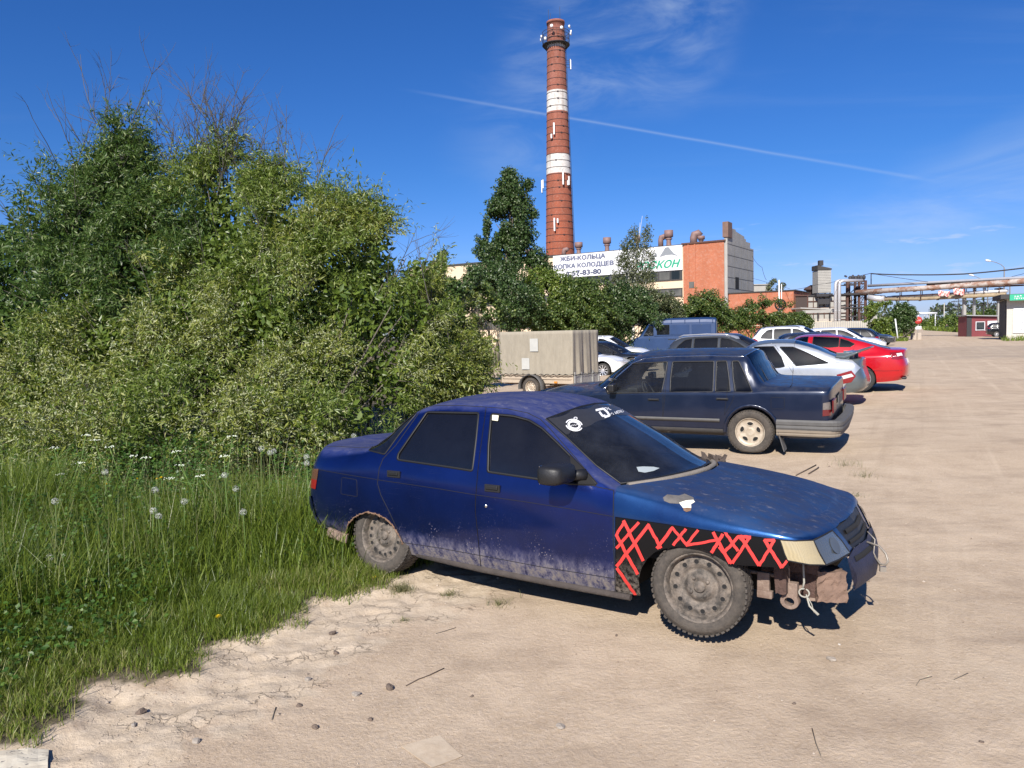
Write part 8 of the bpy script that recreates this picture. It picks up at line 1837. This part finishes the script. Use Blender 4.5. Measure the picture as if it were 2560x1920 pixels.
# crumbled clods along the verge
n = 900; k = 0; x = g.uniform(-2.6, 1.2, 30000); y = g.uniform(2.6, 7.2, 30000); sd = edge_sd(x, y); pr = np.exp(-((sd+.22)/.22)**2)*(fbm(x*3, y*3, 3, 12) > .5); q = g.random(30000) < pr*.16; x, y = x[q], y[q]; n = len(x)
s_ = g.uniform(.003, .011, n); z = ground_z(x, y); V = base[None]*(1+g.normal(0, .3, (n, 6, 1)))*s_[:, None, None]*np.array([1, .8, .5]); ra = g.uniform(0, 6.28, n); ca, sa = np.cos(ra)[:, None], np.sin(ra)[:, None]
V = np.stack([V[..., 0]*ca-V[..., 1]*sa, V[..., 0]*sa+V[..., 1]*ca, V[..., 2]], -1)+np.stack([x, y, z+s_*.1], 1)[:, None]
t = NT('clay_crumb'); r_ = t.attr('rnd'); t.set(Base_Color=t.mix(r_, (.26, .20, .15), (.46, .38, .29)), Roughness=.95)
o_ = raw_mesh('clay_crumbs', V.reshape(-1, 3), (fc[None]+np.arange(n)[:, None, None]*6).reshape(-1, 3), 3, t.m, attrs={'rnd': np.repeat(g.random(n), 6)}); tag(o_, kind='stuff')
# dry straws and sticks
def stick(pts, r, label, mat=None, name='twig', cat='twig'):
    P = [gpt(*p) for p in pts]; m = MB(); r *= .75; m.tube([(p.x, p.y, p.z+r*1.1) for p in P], r, 5); tag(m.build(name, mat or M_twig), label, cat, 'twigs lying on the dirt')
stick([(1015, 1716), (1045, 1700), (1072, 1690), (1110, 1672)], .004, 'long dark twig on the dirt left of the car', simple('dark_twig', (.07, .05, .04), .9)); stick([(2022, 1186), (2045, 1172), (2046, 1170)], .012, 'short dark stick on the dirt above the bonnet', simple('dark_twig', (.07, .05, .04), .9)); stick([(1990, 1190), (2040, 1164)], .010, 'thin forked stick beside the bonnet edge', simple('dark_twig', (.07, .05, .04), .9))
stick([(2030, 1822), (2040, 1860), (2052, 1890)], .003, 'pale straw curving near the bottom right'); stick([(2385, 1700), (2420, 1684)], .003, 'pale straw on the right side of the dirt'); stick([(1090, 1585), (1140, 1570)], .003, 'pale straw below the rear wheel'); stick([(2290, 1715), (2300, 1700), (2330, 1692)], .0025, 'tiny bent straw right of the grey stone'); stick([(680, 1800), (690, 1770)], .004, 'short twig pointing up by the bottom left stones')
# flattened card and the crumpled board at the corner
def sheet(name, label, cat, corners, mat, th=.006, lift=.004, bend=0.0):
    P = [gpt(*c) for c in corners]; N = 8; top = []; 
    for j in range(N+1):
        for i in range(N+1):
            a = P[0].lerp(P[1], i/N); b_ = P[3].lerp(P[2], i/N); p = a.lerp(b_, j/N); zz = gz(p.x, p.y)+lift+bend*math.sin(i/N*3.1)*math.sin(j/N*4+.5); top.append((p.x, p.y, zz))
    m = MB(); m.add(top, [(j*(N+1)+i, j*(N+1)+i+1, (j+1)*(N+1)+i+1, (j+1)*(N+1)+i) for j in range(N) for i in range(N)], False); o_ = m.build(name, mat, fix=False); sd_ = o_.modifiers.new('s', 'SOLIDIFY'); sd_.thickness = th; sd_.offset = 0; tag(o_, label, cat); return o_
t = NT('muddy_card'); n_ = t.noise(14, 6, .7); t.set(Base_Color=t.mix(t.mr(n_, .35, .65), (.50, .41, .30), (.43, .34, .24)), Roughness=.9); t.bump(n_, .4, .01)
sheet('flattened_card', 'flattened dusty sheet of card lying near the bottom edge', 'card', [(1003, 1868), (1100, 1840), (1156, 1892), (1080, 1921)], t.m, .0015, .004, .0015)
t = NT('printed_board'); x, y, z = t.xyz(); n_ = t.noise(9, 5, .7); n2 = t.noise(30, 4, .6, t.coord((1, 2.2, 1))); c = t.mix(t.mr(n_, .35, .7), (.50, .46, .37), (.38, .33, .25)); c = t.mix(t.mr(n2, .60, .63), c, (.17, .155, .14)); t.set(Base_Color=c, Roughness=.8); t.bump(n_, .3, .01)
o_ = sheet('crumpled_packaging', 'crumpled printed packaging at the bottom left corner', 'packaging', [(-90, 1893), (122, 1880), (120, 1930), (-90, 1960)], t.m, .006, .010, .006)
# ---- flowers
M_yel = simple('dandelion_yellow', (.85, .62, .01), .6); M_stalk = simple('green_stalk', (.10, .17, .03), .6)
t = NT('seed_fluff'); t.set(Base_Color=(.46, .47, .42), Roughness=1.0); M_fluff = t.m
def clock(p, h, label, s=.021, yellow=False):
    t_ = thing('dandelion', label, 'flower', tuple(p), 0, 'dandelions in the verge'); m = MB(); lx = g.normal(0, .03); m.tube([(0, 0, 0), (lx*.4, 0, h*.5), (lx, 0, h)], .0022, 5); m.build('stalk', M_stalk, t_); vs = []; fs = []
    if yellow:
        for k in range(34):
            a = 2.4*k; e = .25+.9*(k/34); d = Vector((math.cos(a)*math.sin(e), math.sin(a)*math.sin(e), math.cos(e))); s2 = d.cross(Vector((0, 0, 1))).normalized()*.0028; b0 = Vector((lx, 0, h)); n0 = len(vs); vs += [tuple(b0-s2), tuple(b0+s2), tuple(b0+d*s+s2), tuple(b0+d*s-s2)]; fs.append((n0, n0+1, n0+2, n0+3))
    else:
        for k in range(190):
            d = Vector(rdir(1, g)[0]); s2 = d.orthogonal().normalized(); s3 = d.cross(s2); b0 = Vector((lx, 0, h)); e = b0+d*s; n0 = len(vs); w_ = .0017; vs += [tuple(e-s2*w_-s3*w_), tuple(e+s2*w_-s3*w_), tuple(e+s2*w_+s3*w_), tuple(e-s2*w_+s3*w_)]; fs.append((n0, n0+1, n0+2, n0+3))
    m = MB(); m.add(vs, fs, False); m.build('flower_head' if yellow else 'seed_head', M_yel if yellow else M_fluff, t_, fix=False)
def at_h(px, py, h):
    r_ = ray(px, py); q = (h-CAM_H)/r_.z; return Vector((r_.x*q, r_.y*q, 0))
cl_ = [((368, 1277), .62, 'seeding dandelion clock low on the left of the tall grass'), ((385, 1225), .72, 'large seeding dandelion clock, left of a close pair'), ((396, 1290), .55, 'seeding clock under the large left one'), ((453, 1254), .62, 'bright seeding clock in the middle of the tall grass'), ((568, 1188), .75, 'seeding clock high in the grass left of the sedan boot'), ((590, 1222), .66, 'seeding clock left of the sedan tail lamp'), ((610, 1280), .56, 'seeding clock level with the sedan rear bumper'), ((645, 1122), .9, 'small seeding clock above the grass behind the boot'), ((664, 1132), .86, 'upper of two seeding clocks by the boot'), ((696, 1128), .86, 'seeding clock beside the upright stalks near the boot'),
      ((770, 1142), .86, 'seeding clock nearest the boot lid'), ((768, 1158), .82, 'lower seeding clock nearest the boot lid'), ((135, 1253), .7, 'seeding clock at the far left of the grass'), ((134, 1393), .40, 'small seeding clock above the dark weeds'), ((257, 1180), .8, 'seeding clock in front of the willow, left'), ((884, 1090), .95, 'seeding clock against the willow above the sedan boot')]
for (px_, py_), h, lb in cl_: p = at_h(px_, py_, h); z_ = gz(p.x, p.y); clock(Vector((p.x, p.y, z_)), h-z_, lb, .026)
for (px_, py_), h, lb in (((552, 1546), .09, 'single yellow dandelion in the short turf'), ((943, 1448), .05, 'yellow dandelion beside the rear wheel'), ((262, 1212), .6, 'yellow flower left of the white umbels'), ((362, 1198), .6, 'small yellow flower in the tall grass, left of three'), ((388, 1200), .6, 'small yellow flower in the tall grass, middle of three'), ((405, 1196), .6, 'small yellow flower in the tall grass, right of three')): p = at_h(px_, py_, h); z_ = gz(p.x, p.y); clock(Vector((p.x, p.y, z_)), h-z_, lb, .026 if h < .3 else .018, True)
M_umb = simple('white_umbel', (.48, .52, .42), .8)
for i, (px_, py_, h, lb) in enumerate([(165, 1118, .95, 'white umbel flowers at the left, before the willow'), (285, 1125, .92, 'white umbel flowers below the catkin branches'), (320, 1105, 1.0, 'highest white umbel flowers before the willow'), (495, 1120, .95, 'white umbel flowers left of the widest cluster'), (560, 1140, .9, 'widest cluster of white umbel flowers'), (140, 1150, .85, 'lowest white umbel flowers at the far left'), (545, 1105, 1.0, 'small white umbels above the widest cluster')]):
    p = at_h(px_, py_, h); z_ = gz(p.x, p.y); t_ = thing('cow_parsley', lb, 'flower', (p.x, p.y, z_), 0, 'cow parsley in front of the willow'); m = MB(); heads = []
    for k in range(2): e = (g.normal(0, .16), g.normal(0, .14), h-z_+g.normal(-.05, .10)); m.tube([(0, 0, 0), (e[0]*.4, e[1]*.4, (h-z_)*.6), e], .003, 4); heads.append(e)
    m.build('stalk', M_stalk, t_); vs = []; fs = []
    for e in heads:
        for k in range(16):
            a = g.uniform(0, 6.28); rr_ = .045*math.sqrt(g.random()); c = (e[0]+rr_*math.cos(a), e[1]+rr_*math.sin(a), e[2]+.01-rr_*.2+g.normal(0, .003)); w_ = .0034; n0 = len(vs); vs += [(c[0]-w_, c[1]-w_*.6, c[2]-.002), (c[0]+w_, c[1]-w_*.6, c[2]-.002), (c[0]+w_, c[1]+w_*.6, c[2]+.003), (c[0]-w_, c[1]+w_*.6, c[2]+.003)]; fs.append((n0, n0+1, n0+2, n0+3))
    m = MB(); m.add(vs, fs); m.build('umbel', M_umb, t_, fix=False)
# ---- two people walking far up the road
def person(loc, yaw, label, coat, legs, phase):
    t_ = thing('person', label, 'person', loc, yaw, 'people walking on the far road'); me = bpy.data.meshes.new('body')
    s = phase; J = {'pel': (0, 0, .95), 'spi': (0, .01, 1.18), 'che': (0, .0, 1.38), 'nec': (0, .01, 1.52), 'hea': (0, -.02, 1.64), 'top': (0, -.02, 1.74), 'shl': (-.19, 0, 1.42), 'shr': (.19, 0, 1.42), 'ell': (-.25, .12*s, 1.15), 'elr': (.25, -.12*s, 1.15), 'wrl': (-.26, .02*s-.08, .90), 'wrr': (.26, -.14*s-.08, .90), 'hal': (-.26, .02*s-.10, .82), 'har': (.26, -.14*s-.10, .82),
         'hil': (-.10, 0, .90), 'hir': (.10, 0, .90), 'knl': (-.11, -.16*s, .50), 'knr': (.11, .10*s, .49), 'anl': (-.11, -.18*s+.05, .09), 'anr': (.11, .30*s+.03, .12), 'tol': (-.11, -.30*s, .03), 'tor': (.11, .20*s, .03)}
    rad = {'pel': .15, 'spi': .14, 'che': .16, 'nec': .06, 'hea': .10, 'top': .07, 'shl': .08, 'shr': .08, 'ell': .055, 'elr': .055, 'wrl': .04, 'wrr': .04, 'hal': .04, 'har': .04, 'hil': .10, 'hir': .10, 'knl': .07, 'knr': .07, 'anl': .05, 'anr': .05, 'tol': .045, 'tor': .045}
    E = [('pel', 'spi'), ('spi', 'che'), ('che', 'nec'), ('nec', 'hea'), ('hea', 'top'), ('che', 'shl'), ('shl', 'ell'), ('ell', 'wrl'), ('wrl', 'hal'), ('che', 'shr'), ('shr', 'elr'), ('elr', 'wrr'), ('wrr', 'har'), ('pel', 'hil'), ('hil', 'knl'), ('knl', 'anl'), ('anl', 'tol'), ('pel', 'hir'), ('hir', 'knr'), ('knr', 'anr'), ('anr', 'tor')]
    ks = list(J); me.from_pydata([J[k] for k in ks], [(ks.index(a), ks.index(b)) for a, b in E], []); o_ = bpy.data.objects.new('body', me); C.objects.link(o_); o_.parent = t_
    mt = NT('walker_clothing'); x, y, z = mt.xyz(); c = mt.mix(mt.mr(z, .93, .95), legs, coat); c = mt.mix(mt.mr(z, 1.55, 1.56), c, (.42, .25, .18)); c = mt.mix(mt.mr(z, 1.68, 1.69), c, (.05, .035, .03)); mt.set(Base_Color=c, Roughness=.8)
    sk = o_.modifiers.new('k', 'SKIN'); me.skin_vertices[0].data[0].use_root = True
    for i, k in enumerate(ks): me.skin_vertices[0].data[i].radius = (rad[k], rad[k]*.85)
    sk.use_smooth_shade = True; ss = o_.modifiers.new('u', 'SUBSURF'); ss.levels = 2; ss.render_levels = 2
    bpy.context.view_layer.update(); dg = bpy.context.evaluated_depsgraph_get(); m2 = bpy.data.meshes.new_from_object(o_.evaluated_get(dg)); o_.modifiers.clear(); o_.data = m2; m2.materials.clear(); m2.materials.append(mt.m)
    m = MB(); m.box((0, .17, 1.25), (.30, .16, .42)); m.build('backpack', coat_m, t_, bevel=.04)
coat_m = simple('dark_backpack', (.02, .02, .025), .7)
pp = at(2366, 831, 172); person((pp.x, 172, .05), R(200), 'walker in pale trousers, left of the two on the far road', (.03, .03, .04), (.45, .42, .36), 1)
pp = at(2374, 831, 172); person((pp.x, 173, .05), R(190), 'walker all in black, right of the two on the far road', (.012, .012, .015), (.015, .015, .018), -1)
